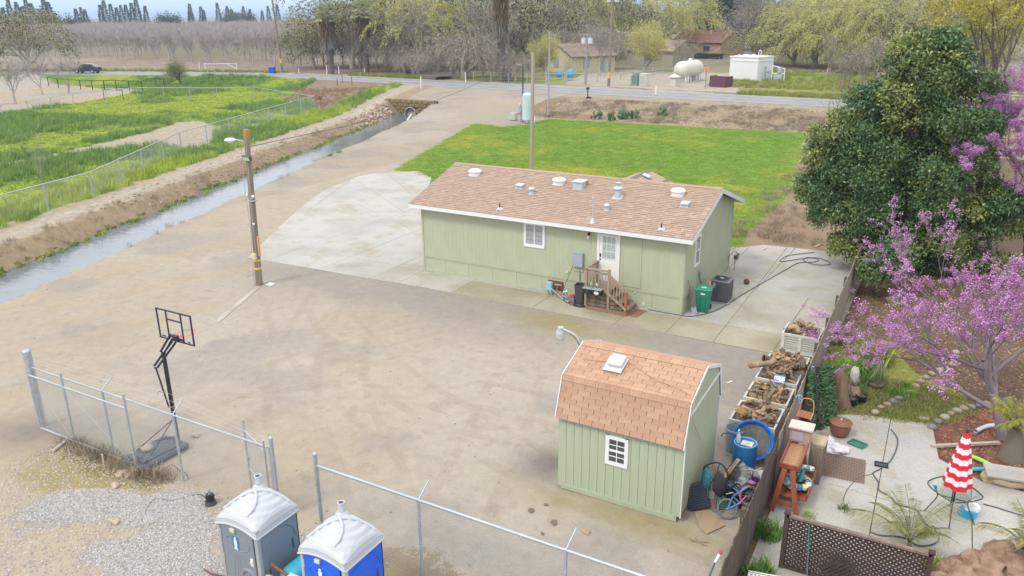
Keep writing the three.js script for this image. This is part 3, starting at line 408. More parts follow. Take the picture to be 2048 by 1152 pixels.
// ---------- the porch steps ----------
{
  const P = thing('porch_steps', 'weathered wooden porch steps with baluster railing below the white door', 'stairs'), wd = mat.wood, y0 = 0.03;
  part(P, 'base', [box(1.66, 0.15, 0.05, -2.66, y0 + 0.075, 1.14), box(0.05, 0.15, 1.1, -1.83, y0 + 0.075, 0.6), box(1.6, 0.02, 1.1, -2.66, y0 + 0.14, 0.58)], M(0.27, 0.15, 0.11, 0.85, { bumpMap: bumpGrain, bumpScale: 0.002 }));
  for (let i = 0; i < 4; i++) part(P, 'deck_board', box(1.0, 0.03, 0.25, -3.02, 0.9, 0.18 + i * 0.26), wd);
  for (let i = 0; i < 3; i++) { const x = -2.42 + i * 0.25, y = 0.68 - i * 0.22; for (const z of [0.36, 0.84]) part(P, 'tread', box(0.27, 0.035, 0.44, x, y, z), wd); part(P, 'riser', box(0.02, 0.19, 0.95, x - 0.12, y - 0.11, 0.6), mat.oldwood); }
  for (let i = 0; i < 4; i++) { const y = 0.27 + i * 0.165; part(P, 'skirt_board', box(1.45 - i * 0.2, 0.14, 0.025, -3.45 + (1.45 - i * 0.2) / 2, y, 1.12), mat.oldwood); part(P, 'skirt_board', box(0.025, 0.14, 1.0, -3.5, y, 0.6), mat.oldwood); }
  for (const [x, z, h, b] of [[-3.5, 1.13, 1.62, 0.15], [-2.56, 1.13, 1.74, 0.15], [-3.5, 0.09, 1.62, 0.15]]) part(P, 'post', box(0.09, h - b, 0.09, x, y0 + (h + b) / 2, z), wd);
  part(P, 'newel_post', box(0.095, 0.95, 0.095, -1.84, y0 + 0.475, 1.15), M(0.33, 0.12, 0.07, 0.8, { bumpMap: bumpGrain, bumpScale: 0.002 }), 'red-brown newel post');
  part(P, 'hand_rail', [beam([-3.55, 1.7, 1.13], [-2.58, 1.7, 1.13], 0.12, 0.04), beam([-3.5, 1.705, 0.04], [-3.5, 1.705, 1.1], 0.12, 0.04), beam([-2.56, 1.56, 1.13], [-1.78, 0.99, 1.15], 0.12, 0.045), beam([-3.5, 1.58, 1.14], [-2.6, 1.58, 1.14], 0.035, 0.09)], wd);
  part(P, 'lower_rail', [beam([-2.72, 0.95, 1.2], [-1.8, 0.3, 1.22], 0.05, 0.09), beam([-2.5, 1.45, 1.17], [-1.86, 0.97, 1.17], 0.03, 0.09)], wd);
  for (let i = 0; i < 6; i++) part(P, 'baluster', box(0.035, 0.68, 0.035, -3.38 + i * 0.138, 1.25, 1.15), wd);
  for (let i = 0; i < 6; i++) part(P, 'baluster', box(0.035, 0.7, 0.035, -3.52, 1.3, 0.22 + i * 0.15), wd);
  for (let i = 0; i < 6; i++) { const x = -2.44 + i * 0.115; part(P, 'baluster', box(0.035, 0.78, 0.035, x, 1.12 - i * 0.083, 1.17), wd); }
  const g = thing('flat_top_griddle', 'black two-lid griddle with white oval emblem mounted on the porch railing', 'griddle', [-3.15, 0.76, 1.3]);
  part(g, 'body', [rbox(0.38, 0.19, 0.22, 0.015, -0.2, 0.1, 0), rbox(0.38, 0.19, 0.22, 0.015, 0.2, 0.1, 0)], mat.black); part(g, 'lid', [rbox(0.39, 0.03, 0.24, 0.01, -0.2, 0.21, 0), rbox(0.39, 0.03, 0.24, 0.01, 0.2, 0.21, 0)], mat.grey); part(g, 'bracket', [beam([-0.35, 0.05, -0.1], [-0.35, 0.05, -0.16], 0.04, 0.04), beam([0.35, 0.05, -0.1], [0.35, 0.05, -0.16], 0.04, 0.04)], mat.darkgrey);
  const em = part(g, 'emblem', new THREE.CylinderGeometry(0.1, 0.1, 0.006, 28).rotateX(Math.PI / 2).scale(1, 0.72, 1).translate(0.2, 0.09, 0.113), mat.white); part(em, 'red_band', box(0.13, 0.018, 0.004, 0.2, 0.05, 0.117), mat.red); part(em, 'peak', prism([[-0.03, 0], [0.03, 0], [0, 0.06]], 0.004).translate(0.2, 0.13, 0.112), mat.white); part(g, 'knob', cyl(0.015, 0.012, 0.02).rotateX(Math.PI / 2).translate(-0.2, 0.1, 0.11), mat.steel);
  for (const [x, h, l] of [[-3.36, 0.2, 'white plastic jug standing on the porch deck nearest the corner post'], [-3.16, 0.17, 'squat white plastic jug on the porch deck beside the taller jug']]) single('plastic_jug', l, 'jug', lathe([[0.001, 0], [0.07, 0.005], [0.075, h * 0.6], [0.05, h * 0.8], [0.02, h * 0.88], [0.02, h], [0.001, h]], 14), M(0.66, 0.68, 0.72, 0.4), [x, 0.916, 0.92]);
  single('door_mat', 'brown doormat on the concrete at the foot of the porch steps', 'mat', slab([[-1.76, 0.22], [-1.3, 0.24], [-1.4, 1.08], [-1.74, 1.06]], 0.032, 0.014), MT(spotMap(S(120, 88, 66), S(150, 112, 86), 6, 32, 3), 1));
}
// ---------- things along the front and side of the home ----------
{
  const y = 0.032;
  const tb = thing('trash_can', 'tall open charcoal plastic trash can between meter box and porch steps', 'trash can', [-3.93, y, 0.66]);
  const sq = (w, d, k) => [[-w + k, -d], [w - k, -d], [w, -d + k], [w, d - k], [w - k, d], [-w + k, d], [-w, d - k], [-w, -d + k]];
  const loft = (rings) => { const t = new Tri(); for (let i = 0; i + 1 < rings.length; i++) { const A = rings[i], B = rings[i + 1]; for (let j = 0; j < A.length; j++) { const k = (j + 1) % A.length; t.quad(A[k], A[j], B[j], B[k]); } } return t.geo(); };
  const ring = (w, d, k, yy) => sq(w, d, k).map(([a, b]) => [a, yy, b]); const cap = (w, d, k, yy) => { const r = ring(w, d, k, yy), t = new Tri(); for (let i = 1; i + 1 < r.length; i++) t.tri(r[0], r[i + 1], r[i]); return t.geo(); };
  part(tb, 'body', [loft([ring(0.17, 0.17, 0.05, 0), ring(0.21, 0.2, 0.05, 0.72), ring(0.225, 0.215, 0.05, 0.74), ring(0.225, 0.215, 0.05, 0.8), ring(0.2, 0.19, 0.05, 0.8), ring(0.16, 0.16, 0.05, 0.25)]), cap(0.16, 0.16, 0.05, 0.25)], M(0.055, 0.06, 0.07, 0.5));
  const gb = thing('wheeled_bin', 'green wheeled garbage bin with closed lid at the corner of the green home', 'bin', [0.58, y, -0.85], 0.12), gm = M(0.012, 0.19, 0.125, 0.45);
  part(gb, 'body', [loft([ring(0.22, 0.24, 0.04, 0.02), ring(0.275, 0.32, 0.04, 0.66), ring(0.285, 0.33, 0.04, 0.66), ring(0.3, 0.345, 0.04, 0.9), ring(0.26, 0.3, 0.04, 0.9)]), cap(0.24, 0.26, 0.04, 0.88), ...[-1, 1].map((s) => beam([s * 0.1, 0.05, 0.255], [s * 0.1, 0.6, 0.325], 0.03, 0.05))], gm);
  part(gb, 'lid', [rbox(0.62, 0.06, 0.74, 0.03, 0, 0.93, 0), rbox(0.5, 0.035, 0.56, 0.02, 0, 0.97, 0.02)], M(0.03, 0.25, 0.16, 0.45)); for (const s of [-1, 1]) part(gb, 'wheel', cyl(0.1, 0.1, 0.05).rotateZ(Math.PI / 2).translate(s * 0.24 + 0.025, 0.1, -0.3), mat.rubber);
  part(gb, 'sticker', [box(0.2, 0.004, 0.08, 0, 0.99, 0.14), box(0.16, 0.05, 0.004, 0, 0.78, 0.338)], mat.white);
  const ac = thing('air_conditioner_unit', 'dark grey air conditioning condenser with round fan behind the green bin', 'air conditioner', [0.86, y, -2.35]), am = M(0.1, 0.1, 0.115, 0.55);
  const acb = part(ac, 'body', rbox(0.74, 0.86, 0.78, 0.06, 0, 0.47, 0), am); for (let i = 0; i < 15; i++) part(acb, 'louvre', rbox(0.755, 0.014, 0.795, 0.008, 0, 0.12 + i * 0.05, 0, 1), M(0.07, 0.07, 0.082, 0.6));
  part(ac, 'top_panel', [new THREE.RingGeometry(0.29, 0.36, 32).rotateX(-Math.PI / 2).translate(0, 0.903, 0), rbox(0.76, 0.05, 0.8, 0.05, 0, 0.875, 0)], M(0.2, 0.2, 0.22, 0.5)); const fg = part(ac, 'fan_grille', [new THREE.CylinderGeometry(0.3, 0.3, 0.004, 32).translate(0, 0.905, 0)], mat.black);
  part(fg, 'wire_guard', [0.1, 0.15, 0.2, 0.25, 0.29].map((r) => new THREE.TorusGeometry(r, 0.004, 4, 28).rotateX(Math.PI / 2).translate(0, 0.925, 0)), mat.darkgrey); part(fg, 'fan_hub', cyl(0.085, 0.075, 0.03, 0, 0.905, 0, 20), M(0.4, 0.41, 0.43, 0.4)); part(ac, 'plinth', box(0.9, 0.04, 0.9, 0, 0.02, 0), mat.grey); part(ac, 'notice_tag', box(0.11, 0.2, 0.005, -0.2, 0.72, 0.4), mat.zinc);
  single('red_can', 'pink-red can standing on the lid of the green bin', 'can', cyl(0.045, 0.045, 0.17), M(0.6, 0.22, 0.2, 0.5), [0.74, 1.024, -0.98]);
  const sh = thing('shovel', 'long-handled shovel leaning on the green home beside the bin', 'shovel', [0.38, y, -0.32]); part(sh, 'handle', bar([0, 0.2, 0], [-0.33, 1.28, -0.1], 0.014, 8), mat.oldwood); part(sh, 'blade', [beam([0.06, 0.0, 0.03], [-0.03, 0.26, -0.01], 0.2, 0.008, [0, 0, 1])], mat.steel);
  const gm2 = thing('gas_meter', 'grey gas meter with copper loop beside the back corner of the home', 'gas meter', [0.36, y, -6.45]), cop = M(0.5, 0.22, 0.1, 0.4, { metalness: 0.6 });
  part(gm2, 'riser', bar([0, 0, 0], [0, 0.75, 0], 0.022, 8), mat.grey); part(gm2, 'meter', [rbox(0.2, 0.22, 0.14, 0.04, 0.04, 0.62, 0), cyl(0.06, 0.06, 0.1, 0.12, 0.72, 0)], M(0.2, 0.24, 0.28, 0.5)); part(gm2, 'pipe_loop', tube([[-0.3, 0.6, 0], [-0.22, 0.7, 0], [-0.1, 0.85, 0], [0.02, 0.88, 0], [0.06, 0.76, 0]], 0.018), cop); part(gm2, 'dial', cyl(0.07, 0.07, 0.03).rotateX(Math.PI / 2).translate(0.04, 0.66, 0.08), mat.darkgrey);
  const bb = single('basketball', 'worn brown basketball lying on the concrete behind the condenser', 'ball', new THREE.SphereGeometry(0.12, 24, 18), MT(spotMap(S(96, 60, 44), S(124, 80, 58), 4), 0.8), [1.3, 0.15, -4.8]); part(bb, 'seam', [new THREE.TorusGeometry(0.1205, 0.003, 4, 32), new THREE.TorusGeometry(0.1205, 0.003, 4, 32).rotateY(Math.PI / 2), new THREE.TorusGeometry(0.1205, 0.003, 4, 32).rotateX(Math.PI / 2)], mat.black);
  single('garden_hose', 'dark garden hose curving round the corner of the home and coiled on the concrete', 'hose', tube([[-1.3, 0.05, 0.12], [-0.3, 0.05, 0.12], [0.35, 0.05, 0.05], [0.95, 0.05, -0.8], [1.25, 0.05, -1.9], [1.5, 0.05, -3.4], [1.95, 0.05, -5.6], [2.35, 0.05, -7.5], [2.75, 0.05, -9.0], [3.3, 0.05, -9.4], [3.4, 0.055, -9.9], [2.9, 0.06, -9.95], [2.8, 0.07, -9.4], [3.5, 0.075, -8.9], [4.0, 0.065, -9.4], [3.3, 0.065, -10.1], [2.4, 0.05, -9.3], [1.9, 0.05, -8.7], [2.0, 0.05, -9.8], [3.0, 0.05, -11.0]], 0.018, 6, false, 140), M(0.1, 0.1, 0.11, 0.6));
  single('coiled_hose', 'black hose coiled on the ground beside the charcoal trash can', 'hose', tube([[-4.9, 0.3, 0.15], [-4.85, 0.08, 0.3], [-4.6, 0.05, 0.75], [-4.2, 0.05, 1.0], [-3.8, 0.05, 1.12], [-3.56, 0.05, 0.95], [-3.85, 0.06, 0.85], [-4.1, 0.06, 0.98], [-3.8, 0.07, 1.06], [-3.6, 0.07, 1.0], [-3.9, 0.08, 0.9]], 0.016, 6, false, 90), mat.rubber);
  const mv = thing('utility_pedestal', 'light blue utility box with conduits at the base of the front wall', 'utility box', [-5.48, y, 0.33]); part(mv, 'box', rbox(0.26, 0.34, 0.18, 0.02, 0, 0.38, 0), M(0.3, 0.46, 0.56, 0.5)); part(mv, 'conduit', [bar([-0.06, 0, 0], [-0.06, 0.25, 0], 0.03, 8), bar([0.1, 0, 0.02], [0.1, 0.25, 0], 0.03, 8), bar([0.12, 0.3, 0.05], [0.78, 0.02, 0.3], 0.035, 8), bar([0.3, 0, -0.1], [0.3, 0.5, -0.1], 0.02, 8), bar([0.18, 0.45, -0.1], [0.5, 0.45, -0.1], 0.03, 8)], mat.grey);
  const mop = thing('mop', 'red-topped mop leaning on the wall beside the meter box', 'mop', [-4.95, y, 0.3]); part(mop, 'handle', bar([0, 0.05, 0.1], [0.45, 1.42, -0.2], 0.011, 6), mat.darkgrey); part(mop, 'grip', bar([0.4, 1.28, -0.17], [0.46, 1.45, -0.21], 0.016, 6), mat.red);
  const sv = thing('wet_vacuum', 'small grey and red shop vacuum beside the charcoal trash can', 'vacuum', [-4.25, y, 0.72]); part(sv, 'tank', rbox(0.26, 0.2, 0.28, 0.05, 0, 0.13, 0), M(0.13, 0.17, 0.2, 0.5)); part(sv, 'lid', rbox(0.22, 0.1, 0.24, 0.04, 0, 0.27, 0), M(0.4, 0.03, 0.04, 0.5)); part(sv, 'base_trim', rbox(0.28, 0.03, 0.3, 0.01, 0, 0.03, 0), M(0.4, 0.03, 0.04, 0.5));
  const vl = thing('valve_manifold', 'cluster of pipes and valves standing beside the shop vacuum', 'pipes', [-4.72, y, 0.5]); part(vl, 'pipes', [bar([0, 0, 0], [0, 0.42, 0], 0.025, 8), bar([0.12, 0, 0.05], [0.12, 0.34, 0.05], 0.03, 8), bar([-0.1, 0.1, 0], [0.2, 0.12, 0.05], 0.03, 8)], mat.grey); part(vl, 'valve', [new THREE.SphereGeometry(0.05, 10, 8).translate(0.12, 0.36, 0.05), cyl(0.05, 0.05, 0.04, 0, 0.3, 0.02)], mat.white);
}

// ---------- chain-link fences ----------
function meshWires(L, h, cell = 0.075, r = 0.0022) { // diamond wires in the plane x,y
  const t = new Tri(), seg = (x0, y0, x1, y1, d) => t.tube([[x0, y0, d], [x1, y1, d]], [r, r], 3);
  for (let s = -h; s < L; s += cell) { let a = s, b = s + h, ya = 0, yb = h; if (a < 0) { ya = -a; a = 0; } if (b > L) { yb = h - (b - L); b = L; } if (b > a) { seg(a, ya, b, yb, 0.002); seg(a, h - ya, b, h - yb, -0.002); } }
  return t.geo();
}
const wireMat = M(0.5, 0.52, 0.54, 0.5, { metalness: 0.4, side: THREE.DoubleSide });
function netting(parent, L, h, y = 0.04, x = 0, cell = 0.075, r = 0.0022) { const o = part(parent, 'chain_link_mesh', meshWires(L, h, cell, r), wireMat); o.position.set(x, y, 0); o.userData.kind = 'stuff'; return o; }
const post = (h, r = 0.03) => [cyl(r, r, h, 0, 0, 0, 12), new THREE.SphereGeometry(r * 1.12, 10, 6).translate(0, h, 0)];
const armTo = (x, y, d = 0.3) => [bar([x, y, 0], [x + 0.06, y + d, -d], 0.018, 8)];
{
  // fence from the heavy gate post to the walk-through gate
  const f = thing('chain_link_fence', 'galvanised chain-link fence with leaning barb arms in front of the basketball hoop', 'fence', [-13.2, 0, 16.95]);
  part(f, 'gate_post', [cyl(0.11, 0.11, 2.3, 0, 0, 0, 18), new THREE.SphereGeometry(0.115, 14, 8).scale(1, 0.6, 1).translate(0, 2.3, 0), cyl(0.118, 0.118, 0.05, 0, 1.7, 0, 18), cyl(0.118, 0.118, 0.05, 0, 0.7, 0, 18)], mat.galv, 'thick galvanised gate post');
  for (const x of [3.15, 5.85, 9.05]) { part(f, 'post', post(1.86, 0.03), mat.galv).position.x = x; if (x < 9) part(f, 'barb_arm', armTo(x, 1.86), mat.galv); }
  part(f, 'end_post', [cyl(0.045, 0.045, 2.1, 9.12, 0, 0, 12), new THREE.SphereGeometry(0.05, 10, 6).translate(9.12, 2.1, 0)], mat.galv);
  part(f, 'top_rail', bar([0.1, 1.84, 0], [9.1, 1.84, 0], 0.024, 8), mat.galv); netting(f, 9, 1.8, 0.03, 0.06);
  for (let i = 0; i < 3; i++) part(f, 'barbed_wire', tube([[0, 2.0 + i * 0.1, -0.02], [3.2, 1.96 + i * 0.1, -0.1 - i * 0.1], [5.9, 1.96 + i * 0.1, -0.1 - i * 0.1], [9.1, 1.93 + i * 0.06, 0]], 0.003, 4), wireMat);
  // sliding gate leaf, parked along the fence
  const g = thing('sliding_gate', 'galvanised sliding gate leaf parked along the chain-link fence', 'gate', [-12.98, 0, 17.14]);
  part(g, 'frame', [bar([0, 1.72, 0], [4.1, 1.72, 0], 0.028, 8), bar([0, 0.1, 0], [4.1, 0.1, 0], 0.028, 8), bar([0, 0.1, 0], [0, 1.72, 0], 0.028, 8)], mat.galv);
  for (const x of [1.55, 4.1]) part(g, 'upright', [cyl(0.03, 0.03, 2.06, x, 0.06, 0, 10), new THREE.SphereGeometry(0.034, 8, 6).translate(x, 2.12, 0)], mat.galv);
  part(g, 'cross_cable', [bar([0.05, 1.7, 0.01], [1.5, 0.12, 0.01], 0.005, 4), bar([1.6, 1.7, 0.01], [4, 0.12, 0.01], 0.005, 4)], wireMat); netting(g, 4.1, 1.6, 0.11);
  // the walk-through gate standing ajar
  const w = thing('walk_gate', 'narrow galvanised walk-through gate ajar beside the grey portable toilet', 'gate', [-4.2, 0, 17.05], 2.42);
  part(w, 'frame', [bar([0, 1.78, 0], [1.25, 1.78, 0], 0.022, 8), bar([0, 0.75, 0], [1.25, 0.75, 0], 0.022, 8), bar([0, 0.1, 0], [1.25, 0.1, 0], 0.022, 8), bar([0.03, 0.1, 0], [0.03, 2.05, 0], 0.024, 8), bar([1.25, 0.1, 0], [1.25, 2.05, 0], 0.026, 8)], mat.galv); netting(w, 1.22, 1.66, 0.11); part(w, 'latch', [rbox(0.06, 0.12, 0.06, 0.01, 1.2, 1.05, 0), bar([1.1, 1.05, 0.03], [1.4, 1.05, 0.03], 0.012, 6)], mat.steel); w.rotation.y = 2.75;
  // fence that runs on to the right
  const k = thing('chain_link_fence', 'long chain-link fence running past the shed toward the bottom edge', 'fence', [-2.72, 0, 17.02]);
  part(k, 'end_post', [cyl(0.045, 0.045, 2.12, 0, 0, 0, 12), new THREE.SphereGeometry(0.052, 10, 6).translate(0, 2.12, 0)], mat.galv);
  for (const x of [2.68, 5.92, 9.1]) { part(k, 'post', post(1.86, 0.03), mat.galv).position.x = x; part(k, 'barb_arm', armTo(x, 1.86), mat.galv); }
  part(k, 'top_rail', bar([0, 1.85, 0], [9.6, 1.85, 0], 0.03, 8), mat.galv); netting(k, 9.5, 1.8, 0.03, 0.02); part(k, 'rail_sleeve', [bar([1.95, 1.85, 0], [2.1, 1.85, 0], 0.034, 8), bar([5.0, 1.85, 0], [5.15, 1.85, 0], 0.034, 8)], mat.galv); part(k, 'tension_band', [0.2, 0.6, 1.0, 1.4, 1.75].map((y) => cyl(0.049, 0.049, 0.03, 0, y, 0, 10)), mat.steel);
}
// ---------- basketball hoop ----------
{
  const b = thing('basketball_hoop', 'portable basketball hoop with clear backboard on a black pole behind the fence', 'basketball hoop', [-9.02, 0, 15.75]), bk = M(0.03, 0.03, 0.05, 0.45);
  const base = part(b, 'base', [rbox(0.95, 0.17, 1.45, 0.08, 0.05, 0.1, 0.75), rbox(0.7, 0.06, 0.9, 0.03, 0.05, 0.2, 0.9), new THREE.TorusGeometry(0.36, 0.03, 8, 28).rotateX(Math.PI / 2).scale(1, 1, 1.2).translate(0.05, 0.2, 0.5)], M(0.075, 0.085, 0.11, 0.55)); part(base, 'sand_bag', blob(0.2, 0.06, 0.16, 0.2).translate(-0.15, 0.26, 0.85), M(0.4, 0.34, 0.27, 0.9));
  part(b, 'pole', [bar([0, 0.1, 0], [0.02, 2.72, 0.02], 0.055, 12)], bk); part(b, 'brace', [bar([0, 0.75, 0.05], [-0.3, 0.2, 1.1], 0.014, 6), bar([0, 0.75, 0.05], [0.3, 0.2, 1.1], 0.014, 6)], bk);
  part(b, 'rope_wrap', [0.85, 0.98, 1.12, 1.25].map((y) => new THREE.TorusGeometry(0.058, 0.006, 5, 16).rotateX(Math.PI / 2).rotateZ(0.15).translate(0.005, y, 0)), mat.white);
  part(b, 'lift_arm', [...[-0.05, 0.09].flatMap((s) => [beam([s, 2.7, 0.05], [s + 0.1, 3.12, -0.26], 0.03, 0.05), beam([s, 2.4, 0.3], [s + 0.12, 2.92, -0.26], 0.03, 0.05)]), bar([-0.05, 2.35, 0.3], [0.12, 2.4, 0.3], 0.02, 6)], bk); part(b, 'adjuster', [bar([0.02, 2.35, 0.3], [0.02, 1.15, 0.12], 0.022, 8)], bk); part(b, 'crank', [new THREE.TorusGeometry(0.08, 0.018, 6, 16).rotateY(0.7).translate(-0.04, 1.62, 0.24), bar([0.02, 1.6, 0.18], [-0.1, 1.66, 0.26], 0.014)], M(0.5, 0.5, 0.52, 0.5)); part(b, 'spring', bar([0.05, 2.72, 0.03], [0.16, 3.05, -0.22], 0.035, 8), mat.galv);
  const bd = part(b, 'backboard', box(1.29, 0.79, 0.012, 0.2, 3.33, -0.31), MP(1, 1, 1, 0.05, { transmission: 1, ior: 1.45 }));
  part(bd, 'frame', [box(1.33, 0.035, 0.03, 0.2, 3.735, -0.31), box(1.33, 0.035, 0.03, 0.2, 2.925, -0.31), box(0.035, 0.83, 0.032, -0.45, 3.33, -0.31), box(0.035, 0.83, 0.032, 0.85, 3.33, -0.31), box(0.03, 0.8, 0.028, -0.08, 3.33, -0.3), box(0.03, 0.8, 0.028, 0.48, 3.33, -0.3), box(0.56, 0.035, 0.028, 0.2, 3.5, -0.298), box(0.56, 0.05, 0.034, 0.2, 3.0, -0.298)], bk); part(bd, 'maker_label', [box(0.16, 0.035, 0.004, -0.28, 2.99, -0.301), box(0.1, 0.03, 0.004, 0.68, 2.98, -0.301)], bk); part(b, 'bracket', rbox(0.22, 0.16, 0.1, 0.02, 0.2, 3.03, -0.26), bk);
  const rim = part(b, 'rim', [new THREE.TorusGeometry(0.23, 0.011, 8, 36).rotateX(Math.PI / 2).translate(0.2, 3.05, -0.62), bar([0.1, 3.05, -0.32], [0.08, 3.05, -0.44], 0.012), bar([0.3, 3.05, -0.32], [0.32, 3.05, -0.44], 0.012)], M(0.85, 0.16, 0.08, 0.45), 'orange rim');
  single('beach_ball', 'small teal and yellow ball on the ground at the hoop base', 'ball', new THREE.SphereGeometry(0.12, 20, 14), MT(dataTex(64, 64, (u, v) => (vn(u * 6, v * 5) > 0.52 ? S(160, 190, 60) : S(20, 140, 150)), true), 0.5), [-9.33, 0.12, 17.05].map((v, i) => v + [0, 0, -0.2][i]));
}
// ---------- yard light pole ----------
{
  const p = thing('light_pole', 'leaning wooden light pole with floodlight and yellow bands on the dirt yard', 'light pole', [-17.1, 0, 5]);
  part(p, 'pole', bar([0, -0.1, 0], [0.14, 6.55, -0.12], 0.15, 14, 0.11), mat.pole); part(p, 'pole_top', bar([0.135, 6.3, -0.115], [0.142, 6.62, -0.122], 0.116, 14, 0.11), M(0.52, 0.2, 0.06, 0.9), 'orange weathered pole top');
  const l = part(p, 'street_light', [tube([[0.1, 5.95, -0.1], [0.0, 6.12, -0.02], [-0.15, 6.2, 0.08], [-0.3, 6.2, 0.16]], 0.03, 8)], mat.galv); part(l, 'lamp_head', lathe([[0.001, 0.12], [0.1, 0.11], [0.16, 0.05], [0.17, 0], [0.14, -0.02]], 18).scale(1.5, 1, 1).rotateY(0.5).translate(-0.45, 6.17, 0.22), M(0.5, 0.56, 0.62, 0.4)); part(l, 'lens', new THREE.SphereGeometry(0.13, 16, 8).scale(1.4, 0.4, 1).rotateY(0.5).translate(-0.45, 6.14, 0.22), mat.white); part(l, 'photocell', cyl(0.03, 0.03, 0.08, -0.36, 6.27, 0.18, 10), mat.orange);
  const fl = part(p, 'floodlight', [rbox(0.42, 0.2, 0.12, 0.02).rotateX(0.4).translate(0.28, 5.5, 0.12), bar([0.12, 5.55, 0], [0.25, 5.52, 0.08], 0.03)], mat.darkgrey); part(fl, 'lens', box(0.36, 0.15, 0.01).rotateX(0.4).translate(0.28, 5.475, 0.185), mat.cream);
  for (const s of [-1, 1]) part(p, 'security_camera', [new THREE.SphereGeometry(0.07, 14, 10).translate(0.08 + s * 0.17, 3.9, 0.02), bar([0.08, 3.72, 0], [0.08 + s * 0.14, 3.84, 0.02], 0.02)], mat.white);
  part(p, 'cross_clamp', [rbox(0.36, 0.05, 0.3, 0.02, 0.08, 3.7, -0.06)], mat.galv); part(p, 'wire', [tube([[0.2, 6, 0.02], [0.24, 4.5, 0.1], [0.16, 3, 0.12], [0.2, 1.6, 0.14], [0.3, 0.9, 0.2], [0.3, 0.2, 0.25], [0.15, 0.05, 0.2]], 0.01, 5), tube([[0.0, 5.9, 0.1], [-0.06, 4, 0.12], [0.05, 2.6, 0.16], [-0.08, 1.2, 0.16], [-0.13, 0, 0.14]], 0.012, 5)], M(0.35, 0.36, 0.4, 0.6));
  part(p, 'wooden_batten', beam([0.3, 1.35, 0.06], [0.28, 2.2, 0.04], 0.09, 0.06, [1, 0, 0]), M(0.62, 0.3, 0.14, 0.8)); const bx = part(p, 'junction_box', rbox(0.2, 0.26, 0.12, 0.015, 0.12, 1.35, 0.2), M(0.5, 0.52, 0.55, 0.5)); part(bx, 'warning_label', box(0.17, 0.1, 0.004, 0.12, 1.42, 0.262), M(0.8, 0.6, 0.05, 0.5)); for (const y of [1.08, 0.72]) part(p, 'yellow_band', cyl(0.152, 0.152, 0.09, 0.02, y, -0.015, 16), M(0.75, 0.46, 0.03, 0.6)); part(p, 'dome_camera', new THREE.SphereGeometry(0.05, 12, 8).translate(0.22, 2.75, 0.12), mat.white);
  single('utility_cover', 'flat white utility lid on the dirt beside the light pole', 'lid', slab([[-16.82, 4.94], [-16.88, 4.59], [-16.52, 4.62], [-16.45, 4.96]], 0.012, 0.03), M(0.5, 0.53, 0.58, 0.6));
  single('trench_patch', 'narrow pale concrete strip crossing the dirt from the light pole', 'patch', slab([[-16.85, 5.17], [-17.1, 5.16], [-16.1, 7.29], [-15.57, 8.52], [-15.28, 9.01], [-15.12, 8.99], [-15.27, 8.59], [-15.87, 7.29]], 0.006, 0.012), concretes[1]);
}
